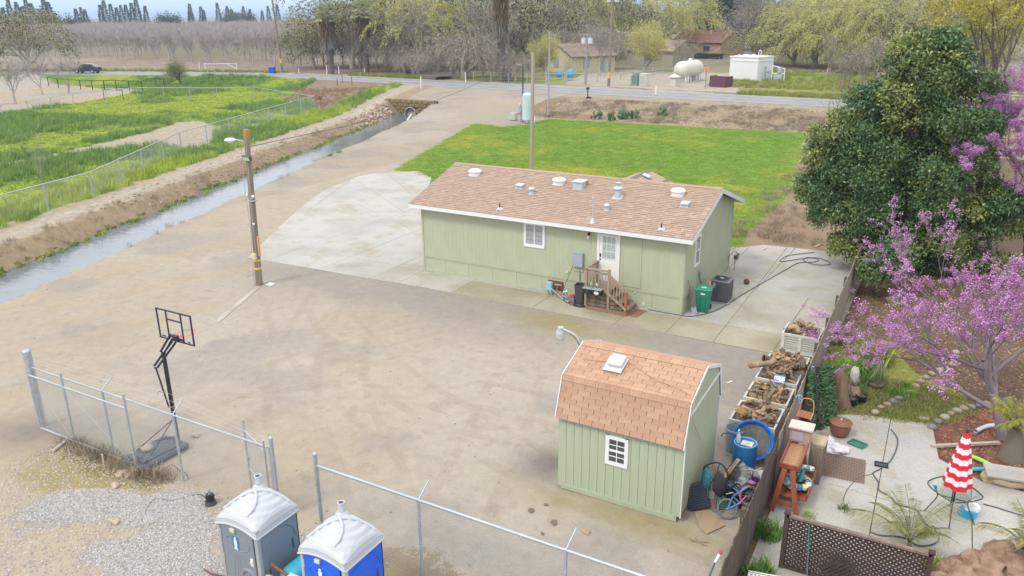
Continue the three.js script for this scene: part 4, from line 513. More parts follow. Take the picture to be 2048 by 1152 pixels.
// ---------- storage shed ----------
{
  const x0 = 0.97, x1 = 4.02, zf = 12.73, zb = 9.92, zr = 11.35, yb = 0.16, ye = 1.99, yk = 2.93, yr = 3.34, kf = 12.5, kb = 10.2;
  const s = thing('storage_shed', 'small sage green barn-style shed with brown gambrel roof and white window', 'shed');
  const n = 15, w = (x1 - x0) / n;
  for (let i = 0; i < n; i++) part(s, 'siding_board', rbox(w - 0.006, 1.86, 0.03, 0.004, x0 + (i + 0.5) * w, yb + 0.93, zf - 0.013, 1), mat.sidingShed);
  const gy = (z) => { const d = Math.abs(z - zr), a = kf - zr; return (d < a ? yr - ((yr - yk) * d) / a : yk - ((yk - ye) * (d - a)) / (12.85 - kf)) - 0.05; };
  const m = 14; for (let i = 0; i < m; i++) for (const e of [0, 1]) { const a = zf - ((zf - zb) * i) / m - 0.003, b = zf - ((zf - zb) * (i + 1)) / m + 0.003, P = [[-a, yb]]; P.push([-b, yb], [-b, gy(b)]); if (a > kf && b < kf) P.push([-kf, gy(kf)]); if (a > zr && b < zr) P.push([-zr, gy(zr)]); if (a > kb && b < kb) P.push([-kb, gy(kb)]); P.push([-a, gy(a)]); part(s, 'siding_board', prism(P, 0.025).rotateY(Math.PI / 2), mat.sidingShed).position.x = e ? x0 - 0.005 : x1 - 0.02; }
  part(s, 'core', [box(x1 - x0 - 0.06, 1.8, zf - zb - 0.06, (x0 + x1) / 2, yb + 0.9, (zf + zb) / 2)], mat.sidingShed);
  for (const z of [zf - 0.04, 11.3, zb + 0.2]) part(s, 'skid', box(x1 - x0 - 0.15, 0.13, 0.1, (x0 + x1) / 2, 0.085, z), mat.siding);
  part(s, 'sill_board', box(x1 - x0 - 0.1, 0.07, 0.03, (x0 + x1) / 2 - 0.06, 0.125, zf + 0.005), mat.sidingShed);
  const roof = part(s, 'roof', prism([[-12.83, ye - 0.02], [-kf, yk - 0.02], [-zr, yr - 0.02], [-kb, yk - 0.02], [-9.85, ye - 0.02], [-9.9, ye - 0.03], [-kb - 0.02, yk - 0.06], [-zr, yr - 0.07], [-kf + 0.02, yk - 0.06], [-12.79, ye - 0.03]], x1 - x0 + 0.04).rotateY(Math.PI / 2).translate(x0 - 0.02, 0, 0), M(0.1, 0.07, 0.055, 0.9));
  const tones = [[176, 142, 118], [179, 145, 121], [172, 138, 115], [183, 149, 124], [175, 141, 117]].map((c) => S(...c)), sm = shingleMats(tones); sm.forEach((q, i) => { q.tone = new THREE.Color().setRGB(...lin(tones[i])); });
  reseed(31); const lay = (za, ya, zb2, yb2, L0, rows) => { const l = Math.hypot(za - zb2, yb2 - ya); shingles(roof, [x0 - 0.03, ya, za], [1, 0, 0], [0, (yb2 - ya) / l, (zb2 - za) / l], x1 - x0 + 0.06, l, l / rows, 0.308, sm, 400); };
  lay(12.85, ye - 0.01, kf, yk, 0, 8); lay(kf + 0.01, yk - 0.005, zr, yr, 0, 9);
  const far = (za, ya, zb2, yb2) => part(roof, 'far_slope', beam([(x0 + x1) / 2, ya, za], [(x0 + x1) / 2, yb2, zb2], x1 - x0 + 0.05, 0.015), sm[1]); far(zr, yr + 0.004, kb, yk + 0.004); far(kb, yk, 9.83, ye);
  for (let i = 0; i < 11; i++) { const cx = x0 + 0.13 + i * 0.279; part(roof, 'ridge_cap', [beam([cx, yr + 0.028, zr], [cx, yr - 0.028, zr + 0.15], 0.274, 0.012), beam([cx, yr + 0.028, zr], [cx, yr - 0.02, zr - 0.15], 0.274, 0.012)], sm[i % 5]); part(roof, 'knee_cap', [beam([cx, yk + 0.022, kf + 0.012], [cx, yk - 0.1, kf + 0.062], 0.274, 0.012), beam([cx, yk + 0.022, kf + 0.012], [cx, yk + 0.048, kf - 0.09], 0.274, 0.012)], sm[(i * 3) % 5]); }
  const edge = [[12.86, ye - 0.03], [kf + 0.01, yk - 0.01], [zr, yr - 0.01], [kb, yk - 0.01], [9.84, ye - 0.03]]; for (const x of [x1 + 0.03, x0 - 0.03]) for (let i = 0; i < 4; i++) part(s, 'rake_trim', beam([x, edge[i][1], edge[i][0]], [x, edge[i + 1][1], edge[i + 1][0]], 0.018, 0.08), mat.trim);
  part(s, 'corner_trim', [box(0.02, 1.85, 0.05, x1 + 0.017, yb + 0.9, zf - 0.012)], mat.trim); part(s, 'corner_trim', box(0.02, 1.85, 0.05, x1 + 0.017, yb + 0.9, zb + 0.025), mat.trim);
  part(s, 'gable_band', beam([x1 + 0.018, 2.62, zf - 0.12], [x1 + 0.018, 2.7, zb + 0.16], 0.016, 0.06), mat.trim);
  const win = part(s, 'window', [box(0.56, 0.09, 0.035, 2.46, 1.76, zf + 0.018), box(0.56, 0.09, 0.035, 2.46, 1.09, zf + 0.018), box(0.09, 0.76, 0.033, 2.225, 1.425, zf + 0.018), box(0.09, 0.76, 0.033, 2.695, 1.425, zf + 0.018)], mat.white);
  part(win, 'muntin', [box(0.4, 0.05, 0.024, 2.46, 1.425, zf + 0.016), box(0.018, 0.6, 0.02, 2.46, 1.425, zf + 0.015), box(0.4, 0.016, 0.019, 2.46, 1.57, zf + 0.0145), box(0.4, 0.016, 0.019, 2.46, 1.275, zf + 0.0145)], mat.white);
  for (const x of [2.365, 2.555]) for (const y of [1.64, 1.5, 1.345, 1.2]) part(win, 'pane', box(0.17, 0.125, 0.006, x, y, zf + 0.006), mat.glass);
  const v = part(s, 'roof_vent', rbox(0.34, 0.1, 0.36, 0.025).rotateX(0.32).translate(2.05, 3.28, 11.88), M(0.6, 0.61, 0.62, 0.5)); part(v, 'flashing', box(0.46, 0.012, 0.5).rotateX(0.34).translate(2.03, 3.2, 11.93), M(0.55, 0.56, 0.58, 0.5));
  const l = thing('yard_light', 'white dusk-to-dawn lamp on a bent arm at the shed ridge', 'lamp', [0.94, 3.05, 11.25]); part(l, 'arm', tube([[0, 0, 0], [-0.12, 0.18, 0.02], [-0.24, 0.36, 0.02], [-0.42, 0.44, 0.02], [-0.6, 0.48, 0.02]], 0.026, 8), mat.galv); part(l, 'lamp_head', [cyl(0.08, 0.075, 0.1, -0.66, 0.42, 0.02, 16), cyl(0.12, 0.1, 0.06, -0.66, 0.37, 0.02, 18)], M(0.42, 0.44, 0.47, 0.4)); part(l, 'lens', lathe([[0.12, 0.18], [0.115, 0.06], [0.1, 0.0], [0.001, -0.01]], 18).translate(-0.66, 0.19, 0.02), MP(0.75, 0.75, 0.74, 0.2, { transmission: 0.5 })); part(l, 'wire', tube([[-0.4, 0.42, 0.05], [-0.2, 0.28, 0.07], [-0.08, 0.05, 0.05], [0.1, 0.0, 0.25]], 0.007, 5), mat.black);
  single('roof_cord', 'tan extension cord laid across the shed roof shingles', 'cord', tube([[0.98, 3.14, 11.95], [1.5, 3.18, 11.9], [1.9, 3.22, 11.85], [2.2, 3.25, 11.75], [3.0, 3.13, 12.06], [4.04, 3.0, 12.38], [4.09, 2.7, 12.55], [4.07, 1.6, 11.6]], 0.008, 5, false, 60), M(0.5, 0.3, 0.14, 0.7));
}
// ---------- portable toilets ----------
function toilet(name, label, [x, z], body, m2, sign) {
  const t = thing(name, label, 'portable toilet', [x, 0, z], 0, 'portable toilets'), W = 1.04, D = 1.04, H = 2.02, roofM = M(0.46, 0.49, 0.53, 0.45);
  part(t, 'wall', [rbox(0.05, H - 0.1, D, 0.015, W / 2 - 0.025, H / 2, 0), rbox(0.05, H - 0.1, D, 0.015, -W / 2 + 0.025, H / 2, 0), rbox(W, H - 0.1, 0.05, 0.015, 0, H / 2, -D / 2 + 0.025)], body); part(t, 'corner_post', [rbox(0.09, H - 0.05, 0.09, 0.02, W / 2 - 0.03, H / 2, D / 2 - 0.03)], m2); part(t, 'corner_post', [rbox(0.07, H - 0.05, 0.07, 0.02, -W / 2 + 0.03, H / 2, D / 2 - 0.03)], m2); part(t, 'skid_base', rbox(W + 0.1, 0.14, D + 0.1, 0.03, 0, 0.08, 0), mat.darkgrey);
  const d = part(t, 'door', [rbox(0.84, 1.78, 0.05, 0.02, -0.02, 1.02, D / 2 - 0.02), rbox(0.8, 0.12, 0.04, 0.03, -0.02, 1.95, D / 2 - 0.03)], body);
  part(d, 'oval_panel', [new THREE.TorusGeometry(0.3, 0.02, 8, 32).scale(1, 0.52, 0.6).translate(-0.02, 1.55, D / 2 + 0.005)], body); for (let i = 0; i < 6; i++) part(d, 'fluting', beam([-0.3 + i * 0.12, 0.35, D / 2 + 0.002], [-0.12 + i * 0.05, 1.28, D / 2 + 0.002], 0.03, 0.012, [0, 0, 1]), body); part(d, 'foot_scoop', new THREE.TorusGeometry(0.16, 0.05, 8, 24, Math.PI).translate(0.18, 0.86, D / 2 - 0.01), body);
  part(d, 'sign_plate', box(0.17, 0.3, 0.006, -0.06, 1.55, D / 2 + 0.008), sign); const ic = part(d, 'person_symbol', [new THREE.CylinderGeometry(0.028, 0.028, 0.005, 16).rotateX(Math.PI / 2).translate(-0.06, 1.65, D / 2 + 0.013), rbox(0.085, 0.09, 0.005, 0.002, -0.06, 1.57, D / 2 + 0.013), rbox(0.032, 0.1, 0.005, 0.002, -0.079, 1.48, D / 2 + 0.013), rbox(0.032, 0.1, 0.005, 0.002, -0.041, 1.48, D / 2 + 0.013), box(0.1, 0.018, 0.004, -0.06, 1.415, D / 2 + 0.013)], mat.white);
  part(d, 'latch', [rbox(0.07, 0.17, 0.02, 0.01, 0.33, 1.25, D / 2 + 0.012), cyl(0.022, 0.022, 0.03).rotateX(Math.PI / 2).translate(0.33, 1.27, D / 2 + 0.02)], mat.white); for (const y of [0.5, 1.1, 1.65]) part(d, 'hinge', rbox(0.04, 0.16, 0.03, 0.008, -0.44, y, D / 2 + 0.008), m2); part(t, 'solar_light', rbox(0.12, 0.08, 0.05, 0.01, -0.08, 1.84, D / 2 + 0.03), mat.cream);
  for (const e of [0.06]) { const a = part(t, 'side_arch', new THREE.TorusGeometry(0.42, 0.018, 6, 24, Math.PI).rotateY(Math.PI / 2).translate(W / 2 + 0.002, 1.35, 0), body); part(t, 'vent_louvre', [rbox(0.02, 0.22, 0.03, 0.005, W / 2 + 0.005, 1.2, -0.33), rbox(0.02, 0.22, 0.03, 0.005, W / 2 + 0.005, 0.9, 0.3)], mat.darkgrey); }
  // moulded roof: a vaulted cap with raised ribs and a vent stack
  const R = 0.535, N = 36, top = (u, v) => H + 0.02 + 0.3 * (1 - u * u * 0.55) * (1 - v * v * 0.85) * Math.sqrt(Math.max(0, 1 - Math.pow(Math.max(Math.abs(u), Math.abs(v)), 14))) - 0.1 + 0.12 * (1 - u * u) * (Math.abs(v) > 0.85 ? 1 : 1), tr = new Tri();
  const P = (i, j) => { const u = (i / N) * 2 - 1, v = (j / N) * 2 - 1, rip = 0.013 * Math.sin(Math.hypot(u + 0.1, v + 0.2) * 24) * (Math.abs(u) < 0.85 && Math.abs(v) < 0.85 ? 1 : 0); return [u * R, top(u, v) + rip, v * R]; };
  for (let i = 0; i < N; i++) for (let j = 0; j < N; j++) tr.quad(P(i, j), P(i, j + 1), P(i + 1, j + 1), P(i + 1, j));
  const rim = [], a = 22; for (let k = 0; k < 4; k++) for (let i = 0; i < a; i++) { const q = -1 + (2 * i) / a, c = [[q, 1], [1, -q], [-q, -1], [-1, q]][k]; rim.push([c[0] * R, top(c[0], c[1]) - 0.005, c[1] * R]); } for (let i = 0; i < rim.length; i++) { const A = rim[i], B = rim[(i + 1) % rim.length]; tr.quad(A, [A[0] * 1.02, A[1] - 0.1, A[2] * 1.02], [B[0] * 1.02, B[1] - 0.1, B[2] * 1.02], B); }
  const rf = part(t, 'roof', tr.geo(), MP(0.46, 0.49, 0.53, 0.45, { side: THREE.DoubleSide })); part(rf, 'rim', tube(rim.map(([p, y, q]) => [p * 1.015, y - 0.1, q * 1.015]), 0.022, 6, true, 90), roofM);
  const rib = (pts) => tube(pts.map(([u, v]) => [u * R, top(u, v) + 0.012, v * R]), 0.032, 8); part(rf, 'rib', rib([[-0.05, -0.1], [0.25, 0.15], [0.45, 0.5], [0.42, 0.8]]), roofM); part(rf, 'rib', rib([[-0.05, -0.1], [-0.3, 0.2], [-0.6, 0.5], [-0.82, 0.7]]), roofM); part(rf, 'rib', rib([[-0.05, -0.1], [0.2, -0.4], [0.6, -0.7], [0.85, -0.8]]), roofM);
  part(rf, 'vent_stack', [new THREE.CylinderGeometry(0.062, 0.075, 0.22, 18, 1, true).translate(-0.22, H + 0.36, -0.32), new THREE.TorusGeometry(0.062, 0.012, 8, 20).rotateX(Math.PI / 2).translate(-0.22, H + 0.47, -0.32), lathe([[0.14, H + 0.2], [0.1, H + 0.27], [0.07, H + 0.29]], 16).translate(-0.22, 0, -0.32)], MP(0.46, 0.49, 0.53, 0.45, { side: THREE.DoubleSide })); return t;
}
toilet('portable_toilet', 'grey portable toilet with white roof and blue door sign by the gate', [-2.47, 18.93], M(0.2, 0.235, 0.27, 0.5), M(0.34, 0.37, 0.4, 0.5), M(0.02, 0.16, 0.5, 0.5));
toilet('portable_toilet', 'bright blue portable toilet with white roof right of the teal tank', [-0.45, 18.84], M(0.004, 0.11, 0.72, 0.42), M(0.4, 0.43, 0.48, 0.5), M(0.004, 0.11, 0.72, 0.45));
{
  const t = thing('teal_tank', 'teal cylindrical tank lying between the grey and blue portable toilets', 'tank', [-1.46, 0, 18.75]), tm = M(0.03, 0.33, 0.45, 0.4);
  const cz = new THREE.CapsuleGeometry(0.3, 1.15, 8, 24).rotateX(Math.PI / 2).translate(0, 0.88, -0.25); part(t, 'barrel', cz, tm); part(t, 'hoop', [new THREE.TorusGeometry(0.302, 0.012, 6, 28).translate(0, 0.88, -0.1), new THREE.TorusGeometry(0.302, 0.012, 6, 28).translate(0, 0.88, -0.75)], M(0.02, 0.24, 0.34, 0.5)); part(t, 'cradle', [box(0.5, 0.6, 0.06, 0, 0.3, 0.1), box(0.5, 0.6, 0.06, 0, 0.3, -0.6)], mat.darkgrey); part(t, 'end_cap', [new THREE.CylinderGeometry(0.19, 0.19, 0.09, 24).rotateZ(Math.PI / 2).rotateY(0.5).translate(-0.28, 0.92, 0.75)], M(0.6, 0.58, 0.4, 0.5)); part(t, 'rust_bar', bar([-0.42, 1.18, 0.5], [0.05, 1.12, 0.55], 0.03, 8), mat.rust);
  const e = thing('control_box', 'grey lidded control box standing beside the teal tank end', 'box', [-1.2, 0, 19.35]); part(e, 'case', rbox(0.36, 0.4, 0.2, 0.02, 0, 0.92, 0), M(0.42, 0.44, 0.48, 0.5)); part(e, 'lid', rbox(0.4, 0.05, 0.25, 0.015, 0, 1.13, 0), M(0.52, 0.54, 0.57, 0.5)); part(e, 'post', bar([0, 0, 0], [0, 0.75, 0], 0.04, 8), mat.grey); part(e, 'yellow_label', box(0.14, 0.12, 0.004, -0.08, 0.85, 0.102), M(0.75, 0.6, 0.05, 0.6));
  const c = thing('well_cap', 'small black capped pipe fitting on the gravel beside the grey toilet', 'pipe fitting', [-5.96, 0, 17.31]); part(c, 'base', cyl(0.14, 0.12, 0.1, 0, 0, 0, 18), mat.darkgrey); part(c, 'body', [cyl(0.1, 0.09, 0.17, 0, 0.1, 0, 16), cyl(0.11, 0.11, 0.03, 0, 0.2, 0, 16)], mat.black); part(c, 'stem', [cyl(0.03, 0.02, 0.14, 0, 0.26, 0, 10)], mat.grey);
  const k = thing('tool_bundle', 'thin dark tools lying on the gravel beside the grey toilet', 'tools', [-3.93, 0, 19.04]); part(k, 'handle', bar([-0.25, 0.03, 0], [0.5, 0.06, 0.1], 0.02, 6), mat.rust); part(k, 'handle', bar([0, 0.05, 0.05], [0.5, 0.05, -0.05], 0.02, 6), mat.darkgrey);
}

// ---------- board fence between the two yards ----------
reseed(41);
{
  const f = thing('board_fence', 'weathered grey board fence running along the firewood bins', 'fence'), fx = (z) => 5.44 + 0.016 * z, mats = [[104, 94, 84], [150, 140, 126], [88, 78, 70], [164, 152, 136], [98, 84, 72]].map((c) => MT(grainMap(S(...c.map((v) => v * 0.78)), S(...c.map((v) => v * 1.12))), 0.95, { bumpMap: bumpGrain, bumpScale: 0.006 }));
  let z = -13;
  while (z < 15.6) { const w = rr(0.13, 0.15), dark = z > 10.2 ? [0, 2, 4, 2] : [1, 3, 1, 3, 1], h = 1.5 + rr(-0.05, 0.04) - (rnd() < 0.06 ? 0.12 : 0), P = [[0, 0.02], [w - 0.008, 0.02], [w - 0.008, h - rr(0, 0.05)], [w * 0.5, h - rr(0, 0.02)], [0, h - rr(0, 0.05)]]; const b = part(f, 'picket', prism(P, 0.019), mats[pick(dark)]); b.position.set(fx(z), 0, z); b.rotation.set(rr(-0.012, 0.012), -Math.PI / 2 + rr(-0.02, 0.02), rr(-0.012, 0.012)); z += w; }
  for (const y of [0.35, 1.2]) part(f, 'rail', beam([fx(-13) - 0.05, y, -13], [fx(15.6) - 0.05, y, 15.6], 0.04, 0.09), mats[1]);
  for (let q = -12.8; q < 15.6; q += 2.4) part(f, 'post', box(0.09, 1.45, 0.09, fx(q) - 0.09, 0.725, q), mats[0]);
}
// ---------- firewood bins ----------
const barkM = [[140, 118, 96], [160, 138, 114], [118, 98, 80], [176, 152, 122], [150, 132, 112]].map((c) => MT(grainMap(S(...c.map((v) => v * 0.8)), S(...c.map((v) => v * 1.15))), 0.95, { bumpMap: bumpFine, bumpScale: 0.012 })), cutM = MT(spotMap(S(190, 160, 116), S(160, 128, 90), 4), 0.9);
function logGeo(L, r) { // crooked tapered log with a few bends
  const n = 5, k = 7, t = new Tri(), pts = [], rad = []; let y = 0, z = 0; for (let i = 0; i <= n; i++) { pts.push([(i / n - 0.5) * L, y, z]); rad.push(r * (1 + rr(-0.2, 0.2)) * (1 - 0.15 * (i / n))); y += rr(-0.6, 0.6) * r; z += rr(-1.0, 1.0) * r; }
  t.tube(pts, rad, k); const cap = (p, q, s) => { for (let j = 0; j < k; j++) { const a = (j / k) * 6.283, b = ((j + 1) / k) * 6.283, A = [p[0], p[1] + Math.cos(a) * q, p[2] + Math.sin(a) * q], B = [p[0], p[1] + Math.cos(b) * q, p[2] + Math.sin(b) * q]; s > 0 ? t.tri(p, A, B) : t.tri(p, B, A); } }; cap(pts[0], rad[0] * 0.98, -1); cap(pts[n], rad[n] * 0.98, 1); return t.geo();
}
const wedge = (L, a) => { const g = prism([[-a, -a * 0.6], [a, -a * 0.7], [a * 0.15, a]], L).translate(0, 0, -L / 2).rotateY(Math.PI / 2), p = g.attributes.position; for (let i = 0; i < p.count; i++) { const k = p.getX(i) * 3.1; p.setY(i, p.getY(i) * (1 + 0.12 * Math.sin(k * 2))); p.setZ(i, p.getZ(i) + 0.03 * Math.sin(k)); } g.computeVertexNormals(); return g; };
const logs = [[0.5, 0.06], [0.55, 0.05], [0.42, 0.085], [0.5, 0.04], [0.38, 0.11], [0.6, 0.035], [0.45, 0.075], [0.34, 0.06], [0.6, 0.028], [0.5, 0.03], [0.65, 0.024]].map(([l, r]) => logGeo(l, r)).concat([wedge(0.42, 0.08), wedge(0.36, 0.1), wedge(0.45, 0.07)]);
const whiteP = MT(spotMap(S(186, 186, 178), S(206, 206, 200), 2), 0.6);
function woodBin(z0, z1, h, label, nLogs) {
  const x0 = 4.05, x1 = 5.24, b = thing('firewood_bin', label, 'bin', [(x0 + x1) / 2, 0, (z0 + z1) / 2], 0, 'white plastic bins of firewood'), W = x1 - x0, D = z1 - z0;
  const wall = (w, name) => { const g = [box(w, 0.07, 0.05, 0, h - 0.035, 0), box(w, 0.09, 0.05, 0, 0.16, 0)]; for (let i = 0; i <= 2; i++) g.push(box(0.11, h - 0.2, 0.05, -w / 2 + 0.055 + (i * (w - 0.11)) / 2, h / 2 + 0.03, 0)); for (let p = 0; p < 2; p++) { const a = -w / 2 + 0.11 + (p * (w - 0.11)) / 2, s = (w - 0.33) / 2, n = 11; for (let i = 0; i <= n; i++) g.push(box(0.016, h - 0.24, 0.025, a + (s * i) / n, h / 2 + 0.03, 0)); for (let j = 0; j < 7; j++) g.push(box(s, 0.03, 0.024, a + s / 2, 0.24 + (j * (h - 0.32)) / 6, 0)); } return g; };
  part(b, 'side_wall', wall(W).map((g) => g.translate(0, 0, D / 2 - 0.025)), whiteP); part(b, 'side_wall', wall(W).map((g) => g.translate(0, 0, -D / 2 + 0.025)), whiteP); part(b, 'side_wall', wall(D - 0.1).map((g) => g.rotateY(Math.PI / 2).translate(-W / 2 + 0.025, 0, 0)), whiteP); part(b, 'side_wall', wall(D - 0.1).map((g) => g.rotateY(Math.PI / 2).translate(W / 2 - 0.025, 0, 0)), whiteP);
  part(b, 'base', [box(W - 0.12, 0.04, D - 0.12, 0, 0.14, 0), box(0.14, 0.12, D, -W / 2 + 0.07, 0.06, 0), box(0.14, 0.12, D, W / 2 - 0.07, 0.06, 0)], whiteP);
  for (let i = 0; i < nLogs; i++) {
    const k = i / nLogs, lx = rr(-1, 1) * (W / 2 - 0.26), lz = rr(-1, 1) * (D / 2 - 0.2), y = h - 0.1 + 0.3 * k * (1 - 0.5 * (Math.abs(lx) / W + Math.abs(lz) / D)) + rr(-0.03, 0.05), g = pick(logs);
    const o = shade(new THREE.Mesh(g, rnd() < 0.12 ? cutM : pick(barkM))); o.name = numbered('firewood_log'); o.position.set((x0 + x1) / 2 + lx, y, (z0 + z1) / 2 + lz); o.rotation.set(rr(0, 3), rr(0, 3.14), rr(-0.4, 0.4)); o.scale.setScalar(rr(0.75, 1.15)); scene.add(o); tag(o, LOGLAB[0], 'firewood', LOGLAB[1]);
  }
  return b;
}
let LOGLAB = [];
const bins = [['farthest', 'standing alone at the slab edge', 0.9, 2.0, 0.8, 40], ['second farthest', 'with a printed label', 3.6, 5.8, 0.76, 84], ['third', 'behind the nearest bin', 6.05, 7.2, 0.74, 50], ['nearest', 'behind the blue pool', 7.5, 8.75, 0.78, 56]];
for (const [o, d, z0, z1, h, n] of bins) { LOGLAB = [`one of the crooked brown logs heaped in the ${o} white bin`, `logs in the ${o} white bin`]; woodBin(z0, z1, h, `${o === 'third' ? 'third farthest' : o} white plastic bin of firewood, ${d}`, n); }
single('bin_label', 'white and blue printed label card leaning on the second bin of firewood', 'label', rbox(0.3, 0.24, 0.02, 0.005), MT(dataTex(64, 48, (u, v) => (v > 0.82 || v < 0.1 ? S(70, 130, 200) : v > 0.2 && v < 0.3 && u < 0.4 ? S(200, 60, 60) : vn(u * 12, v * 9) > 0.62 ? S(110, 160, 210) : S(232, 236, 240)), true), 0.6), [4.75, 0.86, 5.82]).rotation.x = -0.5;
for (const [x, y, z, L, r, a, bb] of [[4.55, 0.98, 4.75, 1.0, 0.12, 0.15, 0], [5.15, 1.0, 5.0, 0.8, 0.12, -0.9, 0.35], [4.15, 0.95, 5.35, 0.7, 0.11, 0.1, 0.05]]) { const o = single('firewood_log', L === 1 ? 'thick dark-ended log laid across the second farthest bin' : r === 0.11 ? 'split log on the left rim of the second farthest bin' : 'thick log leaning on the fence end of the second farthest bin', 'firewood', logGeo(L, r), barkM[L === 1 ? 2 : 1], [x, y, z], a); o.rotation.z = bb; }
// ---------- drums, pool and junk beside the shed ----------
{
  const rd = thing('rusty_drum', 'white drum with a rusty rim behind the shed corner', 'drum', [4.32, 0, 8.1]); part(rd, 'body', [lathe([[0.001, 0], [0.25, 0], [0.26, 0.02], [0.26, 0.4], [0.27, 0.42], [0.26, 0.44], [0.26, 0.8]], 24)], MT(spotMap(S(150, 134, 120), S(206, 200, 192), 2, 6), 0.8)); part(rd, 'rim', new THREE.TorusGeometry(0.26, 0.02, 8, 28).rotateX(Math.PI / 2).translate(0, 0.8, 0), mat.rust); part(rd, 'bottom_inside', new THREE.CircleGeometry(0.25, 20).rotateX(-Math.PI / 2).translate(0, 0.72, 0), M(0.16, 0.1, 0.08, 0.95));
  const tb = thing('grey_tote', 'grey blue plastic tote beside the shed corner below the rusty drum', 'bin', [4.28, 0, 8.95]); part(tb, 'body', [lathe([[0.001, 0], [0.2, 0], [0.25, 0.62], [0.27, 0.63], [0.27, 0.68], [0.23, 0.67], [0.2, 0.1], [0.001, 0.08]], 20)], M(0.3, 0.36, 0.44, 0.5)); part(tb, 'handle', new THREE.TorusGeometry(0.25, 0.012, 6, 24, Math.PI).translate(0, 0.66, 0).rotateX(0.6), mat.darkgrey);
  const kp = thing('wading_pool', 'round blue plastic wading pool tipped up against the nearest firewood bin', 'pool', [4.72, 0.52, 9.02]); kp.rotation.set(-0.95, 0.12, 0, 'YXZ'); kp.rotation.x = 1.02; kp.rotation.order = 'YXZ';
  const pm = MP(0.008, 0.17, 0.62, 0.4, { side: THREE.DoubleSide }); part(kp, 'shell', lathe([[0.42, -0.0], [0.45, 0.1], [0.5, 0.13], [0.52, 0.13], [0.53, 0.1]], 36), pm); part(kp, 'floor', new THREE.CylinderGeometry(0.43, 0.43, 0.012, 36), MT(spotMap(S(96, 98, 96), S(126, 124, 116), 2), 0.9)); kp.position.set(4.78, 0.5, 9.1);
  const bd = thing('blue_drum', 'blue plastic drum with cluttered lid in front of the wading pool', 'drum', [4.78, 0, 10.0]), bm = M(0.015, 0.16, 0.42, 0.45); part(bd, 'body', lathe([[0.001, 0], [0.26, 0.01], [0.28, 0.05], [0.29, 0.3], [0.3, 0.33], [0.29, 0.36], [0.29, 0.6], [0.3, 0.63], [0.29, 0.66], [0.28, 0.86], [0.26, 0.9], [0.24, 0.9], [0.235, 0.86], [0.001, 0.86]], 28), bm); part(bd, 'rim', new THREE.TorusGeometry(0.265, 0.02, 8, 28).rotateX(Math.PI / 2).translate(0, 0.9, 0), M(0.1, 0.36, 0.62, 0.4));
  const tr = single('paper_plate', 'pale tray of scraps on the lid of the blue drum', 'tray', [rbox(0.28, 0.02, 0.24, 0.01, 0, 0.01, 0), blob(0.05, 0.015, 0.04).translate(0, 0.03, 0)], M(0.62, 0.56, 0.48, 0.7), [4.82, 0.865, 9.98]); const sp = thing('spray_bottle', 'white spray bottle standing on the blue drum lid', 'bottle', [4.6, 0.865, 10.02]); part(sp, 'bottle', lathe([[0.001, 0], [0.05, 0.005], [0.05, 0.2], [0.02, 0.28], [0.02, 0.32]], 14), mat.white); part(sp, 'trigger', [rbox(0.035, 0.05, 0.12, 0.01, 0, 0.34, 0.03)], M(0.5, 0.52, 0.5, 0.5));
  // the heap at the shed wall
  const cr = thing('slatted_crate', 'dark navy slatted plastic crate tipped against the shed wall', 'crate', [4.28, 0.02, 11.98], 0.35); const cp = []; const cm = M(0.035, 0.045, 0.075, 0.5); part(cr, 'shell', rbox(0.5, 0.62, 0.14, 0.02, 0, 0.31, 0), cm); for (let i = 0; i < 9; i++) part(cr, 'slat', rbox(0.49, 0.018, 0.02, 0.004, 0, 0.07 + i * 0.06, 0.078, 1), M(0.07, 0.085, 0.13, 0.5)); for (let i = 0; i < 6; i++) part(cr, 'slat', rbox(0.016, 0.58, 0.018, 0.004, -0.2 + i * 0.08, 0.31, 0.08, 1), cm); cr.rotation.set(-0.22, 0.5, 0.28, 'YXZ');
  const chair = (label, pos, cloth, lean) => { const c = thing('folded_camp_chair', label, 'chair', pos); for (let i = 0; i < 4; i++) part(c, 'leg', bar([-0.05 + i * 0.035, 0, 0.03 * (i % 2)], [-0.09 + i * 0.06 + lean, 0.78, -0.05 + 0.03 * (i % 2)], 0.01, 6), mat.steel); const b = blob(0.13, 0.3, 0.1, 0.3); part(c, 'folded_cloth', b.translate(lean * 1.1, 0.72, -0.04), cloth); return c; };
  chair('folded camp chair with teal cloth leaning beside the navy crate', [4.5, 0, 11.86], MT(spotMap(S(20, 90, 104), S(70, 150, 160), 5, 8), 0.9), -0.14); chair('folded camp chair with black cloth between cone and bicycle', [4.62, 0, 11.93], M(0.03, 0.03, 0.035, 0.9), 0.03);
  const cone = thing('traffic_cone', 'orange and white traffic cone among the junk beside the shed', 'traffic cone', [4.42, 0, 11.62]); part(cone, 'base', rbox(0.28, 0.03, 0.28, 0.01, 0, 0.015, 0), mat.orange); part(cone, 'body', cyl(0.11, 0.09, 0.16, 0, 0.03, 0, 20), M(0.75, 0.05, 0.02, 0.5)); part(cone, 'reflective_band', cyl(0.09, 0.06, 0.2, 0, 0.19, 0, 20), mat.white); part(cone, 'tip', cyl(0.06, 0.035, 0.18, 0, 0.39, 0, 20), mat.orange);
  const gb = thing('grey_bag', 'large crumpled grey plastic bag in front of the blue drum', 'bag', [4.92, 0, 10.78]); reseed(44); part(gb, 'sack', blob(0.34, 0.36, 0.32, 0.45, 3, true).translate(0, 0.32, 0), MP(0.26, 0.27, 0.29, 0.35, { clearcoat: 0.3 })); part(gb, 'fold', blob(0.18, 0.4, 0.16, 0.4, 3, true).translate(-0.15, 0.34, 0.12), M(0.09, 0.09, 0.1, 0.5));
